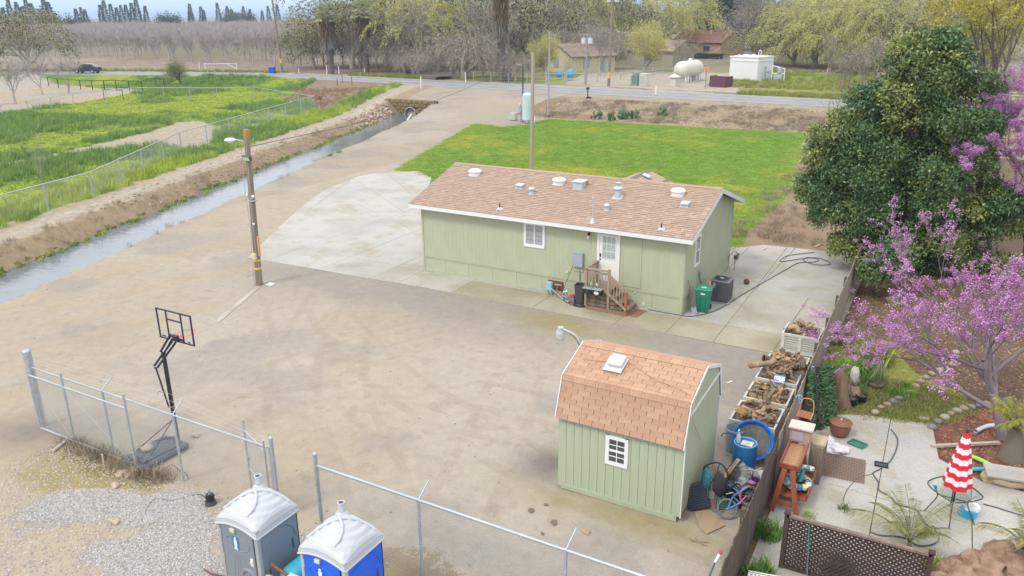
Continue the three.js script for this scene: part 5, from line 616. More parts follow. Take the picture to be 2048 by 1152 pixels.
  single('white_sack', 'flattened white plastic sack by the fence behind the grey bag', 'bag', blob(0.3, 0.13, 0.26, 0.5, 3, true).translate(0, 0.1, 0), M(0.56, 0.58, 0.62, 0.5), [5.12, 0, 10.1]);
  single('purple_bucket', 'purple plastic bucket against the fence behind the bicycle', 'bucket', lathe([[0.001, 0], [0.1, 0], [0.13, 0.28], [0.14, 0.3], [0.12, 0.3], [0.09, 0.03], [0.001, 0.03]], 20), M(0.11, 0.03, 0.12, 0.45), [5.26, 0.25, 11.0]); single('milk_crate', 'dark upturned box under the purple bucket', 'box', rbox(0.3, 0.25, 0.3, 0.02, 0, 0.125, 0), mat.darkgrey, [5.24, 0, 11.0]);
  single('wood_plank', 'tan plank leaning over the junk beside the shed', 'plank', beam([-0.14, 0.28, 0.25], [0.22, 0.85, -0.45], 0.09, 0.03), MT(grainMap(S(160, 128, 92), S(196, 164, 124)), 0.8), [4.6, 0.02, 11.25]);
  const fr = thing('tube_frame', 'black bent tube frame with netting leaning on the shed wall', 'frame', [4.42, 0.06, 11.35]); part(fr, 'hoop', tube([[-0.25, 0.75, 0.1], [0.05, 0.85, -0.1], [0.28, 0.62, -0.05], [0.16, 0.25, 0.15], [-0.05, 0.0, 0.2], [-0.16, 0.4, 0.18]], 0.02, 8, true), mat.black); part(fr, 'strut', [bar([-0.2, 0.7, 0.1], [0.15, 0.3, 0.14], 0.012), bar([0.05, 0.82, -0.1], [-0.04, 0.05, 0.2], 0.012), bar([0.25, 0.6, -0.05], [0.4, 0.9, -0.3], 0.012)], mat.darkgrey);
  const st = thing('push_stroller', 'black folded stroller with blue bar lying behind the bicycle', 'stroller', [4.88, 0.0, 11.35]); part(st, 'seat', blob(0.24, 0.16, 0.2, 0.35, 2, true).translate(0, 0.3, 0), mat.black); part(st, 'frame', [tube([[-0.25, 0.55, -0.1], [0, 0.5, 0.05], [0.25, 0.38, 0.12]], 0.014), bar([-0.22, 0.1, 0.1], [0.2, 0.45, -0.1], 0.014), bar([-0.2, 0.45, -0.1], [0.2, 0.1, 0.12], 0.014)], M(0.1, 0.1, 0.12, 0.4)); part(st, 'blue_bar', bar([-0.12, 0.52, 0.08], [0.2, 0.4, 0.16], 0.016), M(0.1, 0.2, 0.6, 0.3)); for (const s of [-1, 1]) part(st, 'wheel', new THREE.TorusGeometry(0.08, 0.025, 8, 18).rotateY(Math.PI / 2).translate(s * 0.2, 0.1, 0.12), mat.rubber);
  single('green_tub', 'rounded dark green plastic tub behind the black camp chair', 'tub', lathe([[0.001, 0.28], [0.1, 0.27], [0.16, 0.2], [0.18, 0.08], [0.19, 0.0]], 20), M(0.02, 0.14, 0.08, 0.5), [4.7, 0.0, 11.6]);
  const bk = thing('child_bicycle', 'small pink and blue child bicycle lying by the board fence', 'bicycle', [4.98, 0.02, 11.95]), tire = mat.rubber, pk = M(0.8, 0.08, 0.5, 0.35), bl = M(0.06, 0.28, 0.7, 0.35);
  const wheel = (x, y, z, ry, rx, tm) => { const w = part(bk, 'wheel', new THREE.TorusGeometry(0.21, 0.028, 8, 30).rotateX(rx).rotateY(ry).translate(x, y, z), tm), sp = []; for (let i = 0; i < 14; i++) { const a = (i / 14) * 6.283; const q = v3([Math.cos(a) * 0.2, Math.sin(a) * 0.2, 0]).applyEuler(new THREE.Euler(rx, 0, 0)).applyAxisAngle(Y, ry); sp.push(bar([x, y, z], [x + q.x, y + q.y, z + q.z], 0.003, 4)); } part(w, 'spoke', sp, mat.steel); };
  wheel(-0.08, 0.2, 0.02, 0.35, -0.5, M(0.16, 0.17, 0.18, 0.8)); wheel(0.28, 0.36, -0.5, 0.5, -0.35, M(0.3, 0.24, 0.19, 0.8));
  part(bk, 'frame', [bar([-0.06, 0.22, 0.05], [0.0, 0.5, -0.06], 0.018), bar([-0.06, 0.22, 0.05], [0.16, 0.36, -0.1], 0.018), bar([0.0, 0.5, -0.06], [0.24, 0.62, -0.42], 0.018), bar([0.16, 0.36, -0.1], [0.02, 0.48, -0.08], 0.016)], bl); part(bk, 'crank', [new THREE.SphereGeometry(0.03, 10, 8).translate(0.16, 0.36, -0.1), bar([0.16, 0.36, -0.1], [0.26, 0.48, -0.28], 0.018)], pk); part(bk, 'saddle', blob(0.11, 0.04, 0.06, 0.15).translate(0.3, 0.72, -0.5), M(0.3, 0.12, 0.3, 0.5)); part(bk, 'handlebar', tube([[-0.14, 0.56, 0], [0, 0.62, -0.04], [0.02, 0.54, -0.1], [0.12, 0.66, -0.08]], 0.012), mat.steel);
  const b2 = thing('scrap_bicycle', 'dark purple bicycle frame tangled behind the child bicycle', 'bicycle', [5.12, 0.02, 11.25]), pu = M(0.09, 0.04, 0.13, 0.4); part(b2, 'frame', [bar([-0.2, 0.3, 0.1], [0.1, 0.62, -0.15], 0.018), bar([0.1, 0.62, -0.15], [0.1, 0.25, -0.35], 0.018), bar([-0.2, 0.3, 0.1], [0.1, 0.25, -0.35], 0.018), bar([0.1, 0.62, -0.15], [0.12, 0.85, -0.1], 0.015)], pu); part(b2, 'wheel', new THREE.TorusGeometry(0.24, 0.02, 8, 28).rotateY(1.1).translate(-0.22, 0.28, 0.15), mat.rubber); part(b2, 'handlebar', tube([[-0.12, 0.9, 0.05], [0.05, 0.88, -0.05], [0.15, 0.86, -0.1], [0.28, 0.92, -0.2]], 0.014), mat.steel);
  reseed(46); single('black_tarp', 'crumpled black tarp heaped against the shed beside the grey bag', 'tarp', blob(0.3, 0.22, 0.34, 0.45, 3, true).translate(0, 0.16, 0), M(0.025, 0.025, 0.03, 0.6), [4.62, 0, 10.9]); single('cardboard_sheet', 'tan cardboard sheet leaning on the shed wall behind the black frame', 'cardboard', beam([0, 0, 0.15], [-0.22, 0.5, 0], 0.5, 0.012, [1, 0, 0]), M(0.36, 0.26, 0.18, 0.9), [4.38, 0.02, 10.75]);
  const pl = thing('plywood_sheet', 'loose tan plywood sheet with a rounded side on the dirt by the shed', 'sheet', [0, 0, 0]); part(pl, 'sheet', slab([[4.2, 12.16], [4.46, 11.94], [4.97, 12.34], [4.7, 12.84], [4.58, 12.78], [4.45, 12.65], [4.33, 12.42]], 0.02, 0.018), MT(grainMap(S(150, 128, 104), S(172, 150, 124)), 0.9));
  const br = thing('push_broom', 'broom with white and red head leaning on the fence at the bottom edge', 'broom', [5.3, 0, 15.75]); part(br, 'handle', bar([-0.1, 0.1, 0.5], [0.22, 1.45, -0.35], 0.016, 8), M(0.03, 0.12, 0.09, 0.5)); part(br, 'head', bar([0.2, 1.37, -0.3], [0.25, 1.52, -0.4], 0.028, 8), mat.white); part(br, 'red_collar', bar([0.245, 1.51, -0.39], [0.265, 1.57, -0.43], 0.032, 8), M(0.5, 0.05, 0.1, 0.5));
}
// ---------- neighbour's patio ----------
reseed(47);
paving('patio', [[5.72, 6.3], [6.0, 5.85], [7.0, 5.3], [8.8, 4.95], [9.05, 6.9], [10, 7.55], [11, 7.6], [14, 7.7], [14, 11], [10.8, 11.7], [9.25, 12.2], [9.1, 13.4], [5.75, 14.6]], [[5, 9.35, 15, 9.95], [7.75, 4, 7.9, 15], [9.75, 5, 9.9, 15], [5, 11.9, 15, 11.9]], -0.08, 0.11, () => pick([concretes[0], concretes[2]]));
{
  // potting bench with hutch
  const rw = mat.redwood, b = thing('potting_bench', 'red-brown A-frame potting bench standing against the board fence', 'bench', [6.0, 0.03, 10.2]);
  for (const [z, s] of [[0.95, 1], [-0.35, 1]]) { part(b, 'leg', beam([-0.1, 1.02, z - 0.12], [-0.24, 0, z + 0.12], 0.11, 0.04, [0, 0, 1]), rw); part(b, 'leg', beam([0.08, 1.02, z - 0.12], [0.3, 0, z + 0.12], 0.11, 0.04, [0, 0, 1]), rw); part(b, 'cross_bar', box(0.42, 0.12, 0.03, 0.02, 0.24, z + 0.06), rw); }
  for (let i = 0; i < 9; i++) part(b, 'tray_slat', box(0.4, 0.02, 0.115, -0.02, 1.0, -0.4 + i * 0.125), MT(grainMap(S(150, 112, 84), S(184, 144, 110)), 0.85)); part(b, 'tray_edge', [box(0.03, 0.11, 1.2, -0.23, 1.03, 0.1), box(0.03, 0.11, 1.2, 0.19, 1.03, 0.1), box(0.44, 0.11, 0.03, -0.02, 1.03, 0.7)], rw); part(b, 'lower_shelf', [box(0.7, 0.03, 1.2, 0.1, 0.3, 0.2), box(0.03, 0.18, 1.2, 0.45, 0.4, 0.2)], rw);
  const hu = part(b, 'hutch', [box(0.46, 0.36, 0.04, -0.02, 1.24, -0.52), box(0.04, 0.36, 0.3, -0.24, 1.24, -0.66), box(0.04, 0.36, 0.3, 0.2, 1.24, -0.66)], M(0.42, 0.28, 0.24, 0.8)); part(hu, 'top', box(0.56, 0.04, 0.42, -0.02, 1.44, -0.64), M(0.55, 0.48, 0.44, 0.8)); part(hu, 'tile', box(0.26, 0.22, 0.02, -0.08, 1.22, -0.49), M(0.36, 0.36, 0.38, 0.7)); part(b, 'side_cabinet', [box(0.3, 1.0, 0.9, 0.38, 0.5, -1.0)], mat.oldwood); part(b, 'cabinet_top', box(0.36, 0.04, 0.5, 0.38, 1.02, -0.9), MT(grainMap(S(160, 142, 118), S(188, 170, 144)), 0.9));
  const ring = thing('swim_ring', 'patterned teal and yellow swim ring on the shelf of the potting bench', 'swim ring', [6.14, 0.44, 10.5]); const pt = MT(dataTex(128, 32, (u, v) => { const n = vn(u * 30, v * 6); return n > 0.7 ? S(220, 200, 70) : n > 0.5 ? S(210, 215, 225) : n > 0.3 ? S(70, 90, 150) : S(40, 140, 160); }, true), 0.5); part(ring, 'ring', new THREE.TorusGeometry(0.26, 0.085, 12, 30).rotateX(Math.PI / 2).translate(0, 0.05, 0), pt); part(ring, 'headrest', new THREE.TorusGeometry(0.16, 0.06, 10, 24).rotateX(1.1).translate(0.12, 0.36, -0.2), pt); part(ring, 'post', bar([0.05, 0.05, -0.05], [0.1, 0.4, -0.15], 0.05, 10), M(0.05, 0.4, 0.48, 0.5));
  const ch = thing('metal_chair', 'orange slatted metal seat hanging on the fence above the hutch', 'chair', [5.85, 1.15, 8.3]), om = M(0.55, 0.22, 0.13, 0.6); for (let i = 0; i < 6; i++) part(ch, 'slat', bar([-0.16, 0.0, -0.2 + i * 0.07], [0.18, -0.02, -0.2 + i * 0.07], 0.012), om); part(ch, 'frame', [bar([-0.17, 0, -0.23], [-0.17, 0, 0.2], 0.014), bar([0.18, -0.02, -0.23], [0.18, -0.02, 0.2], 0.014), tube([[-0.17, 0, -0.23], [-0.12, 0.28, -0.32], [0.12, 0.28, -0.32], [0.18, -0.02, -0.23]], 0.014)], om);
  for (const [z, y] of [[5.9, 1.42], [7.9, 1.4]]) { const h = thing('wall_hook', z < 6 ? 'blue hook bracket on the fence above the ivy panel' : 'blue hook bracket on the fence above the slatted seat', 'hook', [5.6, y, z]); const hm = M(0.2, 0.45, 0.75, 0.4); part(h, 'ring', [new THREE.TorusGeometry(0.05, 0.013, 6, 16, 5).translate(0.05, 0.03, 0.04), new THREE.TorusGeometry(0.05, 0.013, 6, 16, 5).translate(0.06, -0.1, 0)], hm); part(h, 'plate', rbox(0.02, 0.2, 0.06, 0.005, 0.0, -0.03, 0), hm); }
  const jr = thing('clay_pot', 'large covered brown clay pot on the corner of the patio', 'pot', [6.62, 0.03, 6.85]); const cm = M(0.2, 0.085, 0.055, 0.45); part(jr, 'body', lathe([[0.001, 0], [0.17, 0], [0.24, 0.1], [0.27, 0.25], [0.26, 0.38], [0.29, 0.4]], 28), cm); part(jr, 'lid', lathe([[0.29, 0.39], [0.3, 0.41], [0.2, 0.46], [0.06, 0.48], [0.001, 0.48]], 28), cm); part(jr, 'knob', new THREE.SphereGeometry(0.03, 12, 8).scale(1, 0.6, 1).translate(0, 0.49, 0), mat.cream);
  reseed(52); single('plastic_sheeting', 'crumpled white plastic sheeting between the clay pot and the bench', 'sheeting', [blob(0.24, 0.14, 0.2, 0.5, 3, true).translate(-0.2, 0.1, 0), blob(0.3, 0.13, 0.2, 0.5, 3, true).translate(0.12, 0.1, 0.2)], M(0.58, 0.57, 0.62, 0.5), [6.45, 0.03, 7.6]);
  const gt = thing('green_tray', 'green plastic basket tray on the patio', 'tray', [7.12, 0.03, 7.15], -0.35); part(gt, 'rim', [box(0.4, 0.05, 0.03, 0, 0.03, 0.14), box(0.4, 0.05, 0.03, 0, 0.03, -0.14), box(0.03, 0.05, 0.3, 0.2, 0.03, 0), box(0.03, 0.05, 0.3, -0.2, 0.03, 0)], M(0.03, 0.2, 0.15, 0.5)); for (let i = 0; i < 5; i++) part(gt, 'slat', box(0.03, 0.02, 0.27, -0.13 + i * 0.065, 0.02, 0), M(0.03, 0.2, 0.15, 0.5));
  const dm = thing('rubber_lattice_mat', 'brown open lattice mat lying on the patio', 'mat', [6.95, 0.035, 8.55], 0.0), lm = M(0.24, 0.16, 0.12, 0.8); for (let i = 0; i < 17; i++) { part(dm, 'strip', box(0.018, 0.014, 1.15, -0.5 + i * 0.0625, 0.012, 0), lm); part(dm, 'strip', box(1.02, 0.014, 0.02, 0, 0.026, -0.56 + i * 0.07), lm); } dm.rotation.y = 0.08;
  const gr = thing('drain_grate', 'small black tray on the patio beside the hose', 'tray', [7.78, 0.03, 7.95], 0.1); part(gr, 'rim', [box(0.3, 0.04, 0.02, 0, 0.02, 0.1), box(0.3, 0.04, 0.02, 0, 0.02, -0.1), box(0.02, 0.04, 0.22, 0.15, 0.02, 0), box(0.02, 0.04, 0.22, -0.15, 0.02, 0)], mat.black); part(gr, 'bottom', box(0.3, 0.012, 0.2, 0, 0.008, 0), mat.darkgrey);
  single('patio_hose', 'dark hose winding over the patio between mat and glass table', 'hose', tube([[7.83, 5.85], [8.03, 6.35], [7.96, 7.66], [7.74, 8.25], [7.64, 8.47], [7.8, 8.84], [7.85, 9.2], [8.11, 9.37], [8.29, 9.64], [8.66, 9.64], [8.89, 10.12], [9.12, 10.33], [9.18, 10.68], [9.05, 10.92], [8.8, 11.08], [8.59, 10.94], [8.34, 10.96], [8.05, 11.09], [7.86, 11.06]].map(([x, z]) => [x, 0.045, z]), 0.016, 6, false, 120), M(0.07, 0.08, 0.11, 0.5));
  single('patio_hose', 'dark hose running from the glass table toward the right edge', 'hose', tube([[10.04, 8.66], [10.28, 8.67], [10.53, 8.71], [10.85, 8.75], [11.17, 8.67]].map(([x, z]) => [x, 0.045, z]), 0.018, 6, false, 40), M(0.07, 0.08, 0.11, 0.5));
  single('drip_line', 'thin black tube bending from the lattice mat across the patio', 'tube', tube([[7.63, 8.5], [7.38, 8.82], [7.19, 9.46], [7.15, 10.04], [7.17, 10.19]].map(([x, z]) => [x, 0.037, z]), 0.007, 5, false, 40), mat.rubber);
  // glass table with folded umbrella
  const t = thing('glass_table', 'rounded glass patio table with thin dark metal legs', 'table', [9.35, 0.03, 9.58]), tm = M(0.05, 0.055, 0.07, 0.4);
  const rimP = [[-0.52, -0.1], [-0.2, -0.5], [0.1, -0.5], [0.56, 0.0], [0.54, 0.12], [0.08, 0.54], [-0.06, 0.54], [-0.5, 0.1]]; const crv = new THREE.CatmullRomCurve3(rimP.map(([x, z]) => new THREE.Vector3(x, 0.72, z)), true), rp = crv.getPoints(48);
  part(t, 'glass_top', slab(rp.map((p) => [p.x, p.z]), 0.712, 0.008), MP(0.86, 0.93, 0.88, 0.06, { transmission: 1, ior: 1.5 })); part(t, 'rim', new THREE.TubeGeometry(crv, 80, 0.016, 6, true), tm); for (const [x, z] of [[-0.5, 0], [0.02, -0.5], [0.52, 0.06], [0.02, 0.52]]) part(t, 'leg', tube([[x * 0.85, 0.71, z * 0.85], [x * 0.6, 0.5, z * 0.6], [x * 0.8, 0.2, z * 0.8], [x, 0, z]], 0.013, 6), tm); part(t, 'stretcher', [bar([-0.3, 0.5, 0], [0.3, 0.5, 0.02], 0.01), bar([0, 0.5, -0.3], [0, 0.5, 0.3], 0.01)], tm);
  const u = thing('patio_umbrella', 'closed red and white striped umbrella standing through the glass table', 'umbrella', [9.38, 0.03, 9.52]); part(u, 'pole', bar([0, 0, 0], [0.02, 2.2, -0.02], 0.018, 8), tm); part(u, 'finial', new THREE.SphereGeometry(0.04, 10, 8).translate(0.02, 2.22, -0.02), mat.darkgrey);
  const N = 11, top = 2.16, bot = 0.86; for (let i = 0; i < N; i++) { const prof = (y) => 0.05 + 0.34 * Math.pow((top - y) / (top - bot), 0.8), y1 = top - ((top - bot) * i) / N, y0 = top - ((top - bot) * (i + 1)) / N, K = 40, tr = new Tri(), P = (a, y) => { const fold = 1 + 0.1 * Math.sin(a * 8 + y * 0.5) + 0.04 * Math.sin(a * 5 + 1), r = prof(y) * fold; return [Math.cos(a) * r * 0.72, y, Math.sin(a) * r]; }; for (let k = 0; k < K; k++) { const a = (k / K) * 6.2832, b = ((k + 1) / K) * 6.2832; tr.quad(P(b, y0), P(a, y0), P(a, y1), P(b, y1)); } const g = tr.geo(); part(u, 'stripe', g, MP(...(i % 2 ? [0.7, 0.68, 0.7] : [0.62, 0.012, 0.035]), 0.8, { side: THREE.DoubleSide })); }
  const bx = thing('blue_storage_box', 'bright blue plastic box holding a white bag under the glass table', 'box', [9.72, 0.03, 9.35], -0.4); part(bx, 'box', [rbox(0.34, 0.2, 0.24, 0.02, 0, 0.1, 0)], M(0.02, 0.36, 0.62, 0.4)); reseed(55); part(bx, 'bag', blob(0.15, 0.14, 0.12, 0.4, 2, true).translate(0.03, 0.26, -0.02), mat.white);
  single('bottle_cap_cup', 'small blue cup on the edge of the glass table', 'cup', cyl(0.03, 0.035, 0.07), M(0.02, 0.18, 0.6, 0.4), [8.98, 0.76, 9.75]);
  single('pool_noodle', 'lime green pool noodle on the bark behind the umbrella', 'pool noodle', tube([[9.55, 0.08, 6.45], [9.85, 0.08, 6.5], [10.15, 0.08, 6.68], [10.4, 0.08, 6.95]], 0.055, 10), M(0.35, 0.6, 0.12, 0.7)); single('pool_noodle', 'teal pool noodle on the bark beside the grey stone block', 'pool noodle', tube([[9.5, 0.08, 7.3], [9.9, 0.08, 7.1], [10.3, 0.08, 6.85], [10.75, 0.08, 6.62]], 0.055, 10), M(0.05, 0.42, 0.5, 0.7));
  const sb = thing('stone_block', 'large grey stone slab block at the right edge of the patio', 'stone', [10.6, 0.0, 7.35], 0.15); part(sb, 'cap', rbox(1.15, 0.09, 0.62, 0.03, 0, 0.3, 0), concretes[0]); reseed(57); part(sb, 'rubble', blob(0.55, 0.22, 0.3, 0.25, 2, true).translate(-0.05, 0.12, 0), MT(spotMap(S(140, 124, 104), S(176, 158, 134), 2), 0.95));
  single('edging_timber', 'long pale timber edging lying across the bark', 'timber', beam([8.85, 0.06, 6.35], [10.4, 0.08, 5.35], 0.09, 0.07), MT(grainMap(S(168, 156, 140), S(196, 184, 168)), 0.9));
  // lattice screen
  const L = thing('lattice_screen', 'dark brown diagonal lattice screen panel at the bottom right', 'fence', [6.36, 0, 13.2]), lw = MT(grainMap(S(58, 46, 44), S(88, 72, 66)), 0.9), len = 2.62, H = 1.22; for (const x of [0, len]) part(L, 'post', [box(0.09, 1.34, 0.09, x, 0.67, 0), box(0.12, 0.04, 0.12, x, 1.36, 0)], lw); part(L, 'top_rail', box(len, 0.05, 0.09, len / 2, 1.3, 0), MT(grainMap(S(110, 96, 90), S(140, 124, 114)), 0.9)); part(L, 'bottom_rail', box(len, 0.05, 0.06, len / 2, 0.08, 0), lw);
  for (let s = -H; s < len; s += 0.105) { let a = s, b = s + H, y0 = 0, y1 = H; if (a < 0) { y0 = -a; a = 0; } if (b > len) { y1 = H - (b - len); b = len; } if (b - a < 0.05) continue; part(L, 'lath', beam([a, 0.07 + y0, 0.008], [b, 0.07 + y1, 0.008], 0.008, 0.044, [0, 1, 0]), lw); part(L, 'lath', beam([a, 0.07 + H - y0, -0.008], [b, 0.07 + H - y1, -0.008], 0.008, 0.044, [0, 1, 0]), lw); }
  single('green_stake', 'thin teal stake leaning on the lattice screen', 'stake', bar([0, 0, 0.12], [-0.1, 1.25, 0.06], 0.013, 6), M(0.04, 0.26, 0.22, 0.5), [6.9, 0, 13.2]);
  const wl = thing('white_lattice', 'short white lattice panel lying at the bottom edge by the fence', 'lattice', [6.35, 0.35, 14.35], 0.1); for (let i = 0; i < 12; i++) { part(wl, 'lath', beam([-0.42 + i * 0.075, 0, -0.3], [-0.62 + i * 0.075 + 0.2, 0.012, 0.35], 0.03, 0.006), mat.white); part(wl, 'lath', beam([-0.45, 0.01, -0.32 + i * 0.06], [0.45, 0.01, -0.42 + i * 0.06], 0.03, 0.006), mat.white); } part(wl, 'prop', box(0.8, 0.34, 0.5, 0, -0.18, 0), mat.oldwood);
}

// ---------- trees ----------
const dirAt = (d, ang, az) => { const a = Math.abs(d.y) > 0.95 ? new THREE.Vector3(1, 0, 0) : Y, s = new THREE.Vector3().crossVectors(d, a).normalize(), t = new THREE.Vector3().crossVectors(s, d); return d.clone().multiplyScalar(Math.cos(ang)).addScaledVector(s, Math.sin(ang) * Math.cos(az)).addScaledVector(t, Math.sin(ang) * Math.sin(az)).normalize(); };
const rv = () => new THREE.Vector3(rr(-1, 1), rr(-1, 1), rr(-1, 1));
const leafQuad = (t, p, d, l, w, c) => { const s = new THREE.Vector3().crossVectors(d, rv()).normalize().multiplyScalar(w / 2), q = p.clone().addScaledVector(d, l), m = p.clone().addScaledVector(d, l * 0.5); t.tri([p.x, p.y, p.z], [m.x + s.x, m.y + s.y, m.z + s.z], [m.x - s.x, m.y - s.y, m.z - s.z], c); t.tri([q.x, q.y, q.z], [m.x - s.x, m.y - s.y, m.z - s.z], [m.x + s.x, m.y + s.y, m.z + s.z], c); };
const tone = (list, k = 0.18) => { const c = pick(list), f = rr(1 - k, 1 + k); return [c[0] * f, c[1] * f, c[2] * f]; };
function grow(o) { // o: seed, h, r, levels, kids, ang, ratio, up, wob, bark, leaf(kind), cols, strands, ll, lw
  reseed(o.seed); const wood = new Tri(), leaf = new Tri(), twigs = [];
  const tip = (p, d, lv) => {
    if (o.kind === 'none') return;
    const n = o.strands ?? 4;
    for (let k = 0; k < n; k++) {
      if (o.kind === 'weep' || o.kind === 'willow') { const v = d.clone().addScaledVector(rv(), 0.9).setY(rr(-0.3, 0.5)).normalize(), q = p.clone(), L = rr(0.5, 1) * o.sl, m = Math.ceil(L / 0.28); for (let i = 0; i < m; i++) { v.y -= 0.28; v.normalize(); const e = q.clone().addScaledVector(v, 0.3); leafQuad(leaf, q, v, 0.34, o.kind === 'weep' ? 0.03 : 0.02, tone(o.bark)); if (o.kind === 'willow') for (let j = 0; j < o.lpn; j++) leafQuad(leaf, q.clone().addScaledVector(rv(), 0.12), v.clone().addScaledVector(rv(), 0.8).normalize(), o.ll * rr(0.7, 1.2), o.lw, tone(o.cols)); q.copy(e); } }
      else if (o.kind === 'twig') { const v = d.clone().addScaledVector(rv(), 0.75); v.y += o.tUp ?? 0.3; leafQuad(leaf, p, v.normalize(), rr(0.5, 1) * o.ll, o.lw, tone(o.bark)); }
      else { const q = p.clone().addScaledVector(rv(), o.sl); leafQuad(leaf, q, rv().normalize(), o.ll * rr(0.7, 1.3), o.lw * rr(0.8, 1.2), tone(o.cols)); }
    }
  };
  const branch = (p, d, L, r, lv) => {
    const n = lv < 2 ? 4 : 3, pts = [[p.x, p.y, p.z]], rad = [r], q = p.clone(), v = d.clone(), at = [[q.clone(), v.clone(), r]], r1 = lv === 0 ? r * 0.6 : r * 0.42;
    for (let i = 1; i <= n; i++) { v.addScaledVector(rv(), o.wob * (lv ? 1 : 0.5)); v.y += o.up[lv] ?? 0; v.normalize(); q.addScaledVector(v, L / n); const rad_ = lerp(r, r1, i / n); pts.push([q.x, q.y, q.z]); rad.push(rad_); at.push([q.clone(), v.clone(), rad_]); }
    wood.tube(pts, rad, lv === 0 ? 8 : lv === 1 ? 5 : 3, tone(o.bark, 0.1));
    if (lv >= o.levels - 1) twigs.push(...at.slice(1).map((a) => a[0]));
    if (lv < o.levels) { const K = o.kids[lv], off = rr(0, 6.28); for (let k = 0; k < K; k++) { const t = lv === 0 ? (o.first ?? 0.55) + (1 - (o.first ?? 0.55)) * (k / Math.max(1, K - 1)) : rr(0.3, 1), f = t * n, i = Math.min(n - 1, Math.floor(f)), A = at[i], B = at[i + 1], pos = A[0].clone().lerp(B[0], f - i); branch(pos, dirAt(B[1], o.ang[lv] * rr(0.75, 1.25), off + k * 2.4 + rr(-0.3, 0.3)), L * o.ratio[lv] * rr(0.75, 1.15), Math.max(o.rmin ?? 0.012, lerp(A[2], B[2], f - i) * 0.62), lv + 1); } }
    if (lv >= o.levels) { tip(q, v, lv); if (o.along) tip(at[Math.floor(n / 2)][0], v, lv); }
  };
  branch(new THREE.Vector3(), new THREE.Vector3(o.lean?.[0] ?? 0, 1, o.lean?.[1] ?? 0).normalize(), o.h, o.r, 0);
  return { wood: wood.geo(), leaf: leaf.p.length ? leaf.geo() : null, twigs };
}
const woodMat = VC(0.95, { bumpMap: bumpFine, bumpScale: 0.01 }), leafMat = new THREE.MeshPhysicalMaterial({ vertexColors: true, roughness: 1, side: THREE.DoubleSide, transmission: 0.35, thickness: 0 }), twigMat = VC(0.95);
function treeThing(name, label, g, pos, turn = 0, scale = 1, group, lm = leafMat) { const t = thing(name, label, 'tree', pos, turn, group); part(t, 'trunk', g.wood, woodMat); if (g.leaf) { const c = part(t, 'crown', g.leaf, lm); c.userData.kind = 'stuff'; } scale.length ? t.scale.set(...scale) : t.scale.setScalar(scale); return t; }
const greyBark = [[0.32, 0.28, 0.25], [0.38, 0.34, 0.3], [0.25, 0.21, 0.19]], darkBark = [[0.11, 0.09, 0.075], [0.15, 0.12, 0.1]], mauve = [[0.38, 0.335, 0.33], [0.44, 0.39, 0.38], [0.32, 0.28, 0.27], [0.4, 0.35, 0.335]];
const yel = [[0.5, 0.5, 0.14], [0.56, 0.54, 0.18], [0.44, 0.44, 0.14], [0.54, 0.48, 0.2]], olive = [[0.44, 0.44, 0.22], [0.5, 0.49, 0.26], [0.4, 0.39, 0.2], [0.52, 0.5, 0.26]];
// orchard: bare nut trees in rows beyond the road
{
  const V = [61, 62, 63, 64, 65].map((s) => grow({ seed: s, h: 2.0, r: 0.17, levels: 3, kids: [5, 3, 3], first: 0.6, ang: [0.6, 0.45, 0.5], ratio: [1.35, 0.72, 0.62], up: [0, 0.08, 0.1, 0.1], wob: 0.12, bark: mauve, kind: 'twig', strands: 9, along: true, ll: 1.25, lw: 0.05, rmin: 0.03, tUp: 0.35 }));
  reseed(66); const list = []; const ax = [0.98, 0.2], az = [-0.2, 0.98];
  for (let i = -90; i < 30; i++) for (let j = 0; j < 95; j++) { const x = -60 + i * 7.2 * ax[0] - j * 6.4 * az[0] * -1 + rr(-0.4, 0.4), z = -92 + i * 7.2 * ax[1] * 0.35 - j * 6.4 + rr(-0.4, 0.4), dx = x - 8.2, dz = z - 27.9, D = Math.hypot(dx, dz), th = Math.atan2(-dx, -dz); if (D > 505 || z - zc(x) > -13 || th < 0.47 || th > 1.2) continue; if (x > -88 && z > -112) continue; list.push([D, x, z]); }
  list.sort((a, b) => a[0] - b[0]);
  const protos = [];
  list.slice(0, 300).forEach(([D, x, z], k) => { const s = rr(0.92, 1.12), a = rr(0, 6.28), v = k % 5; const lab = 'bare grey-brown orchard tree in the rows beyond the road'; if (!protos[v]) { protos[v] = treeThing('orchard_tree', lab, V[v], [x, hgt(x, z), z], a, s, 'bare orchard trees beyond the road', twigMat); protos[v].userData.category = 'tree'; } else copyOf(protos[v], lab, [x, hgt(x, z), z], a, s); });
  V.forEach((g, v) => { const L = list.slice(300).filter((_, k) => k % 5 === v).map(([D, x, z]) => [x, 1.2, z, rr(0, 6.28), rr(0.92, 1.12)]); const m = join([g.wood.clone(), g.leaf.clone()]); scatter('distant_orchard', m, M(0.39, 0.345, 0.338, 0.95, { side: THREE.DoubleSide }), L); });
  // three young bare trees in the gravel drive at the left
  for (const [p, s, l] of [[[30, 208], 0.95, 'bare grey tree nearest the gravel drive at the left edge'], [[86, 190], 0.85, 'slim bare grey tree second from the left edge by the gravel drive'], [[139, 186], 0.8, 'small bare tree with a dark tie beside the gravel drive']]) { const q = p[0] === 30 ? [-102.72, 0, -34.28] : p[0] === 86 ? [-111.98, 0, -43.67] : [-111.36, 0, -47.44]; const t = treeThing('bare_tree', l, V[Math.round(s * 20) % 5], q, s * 7, s, undefined, twigMat); }
}
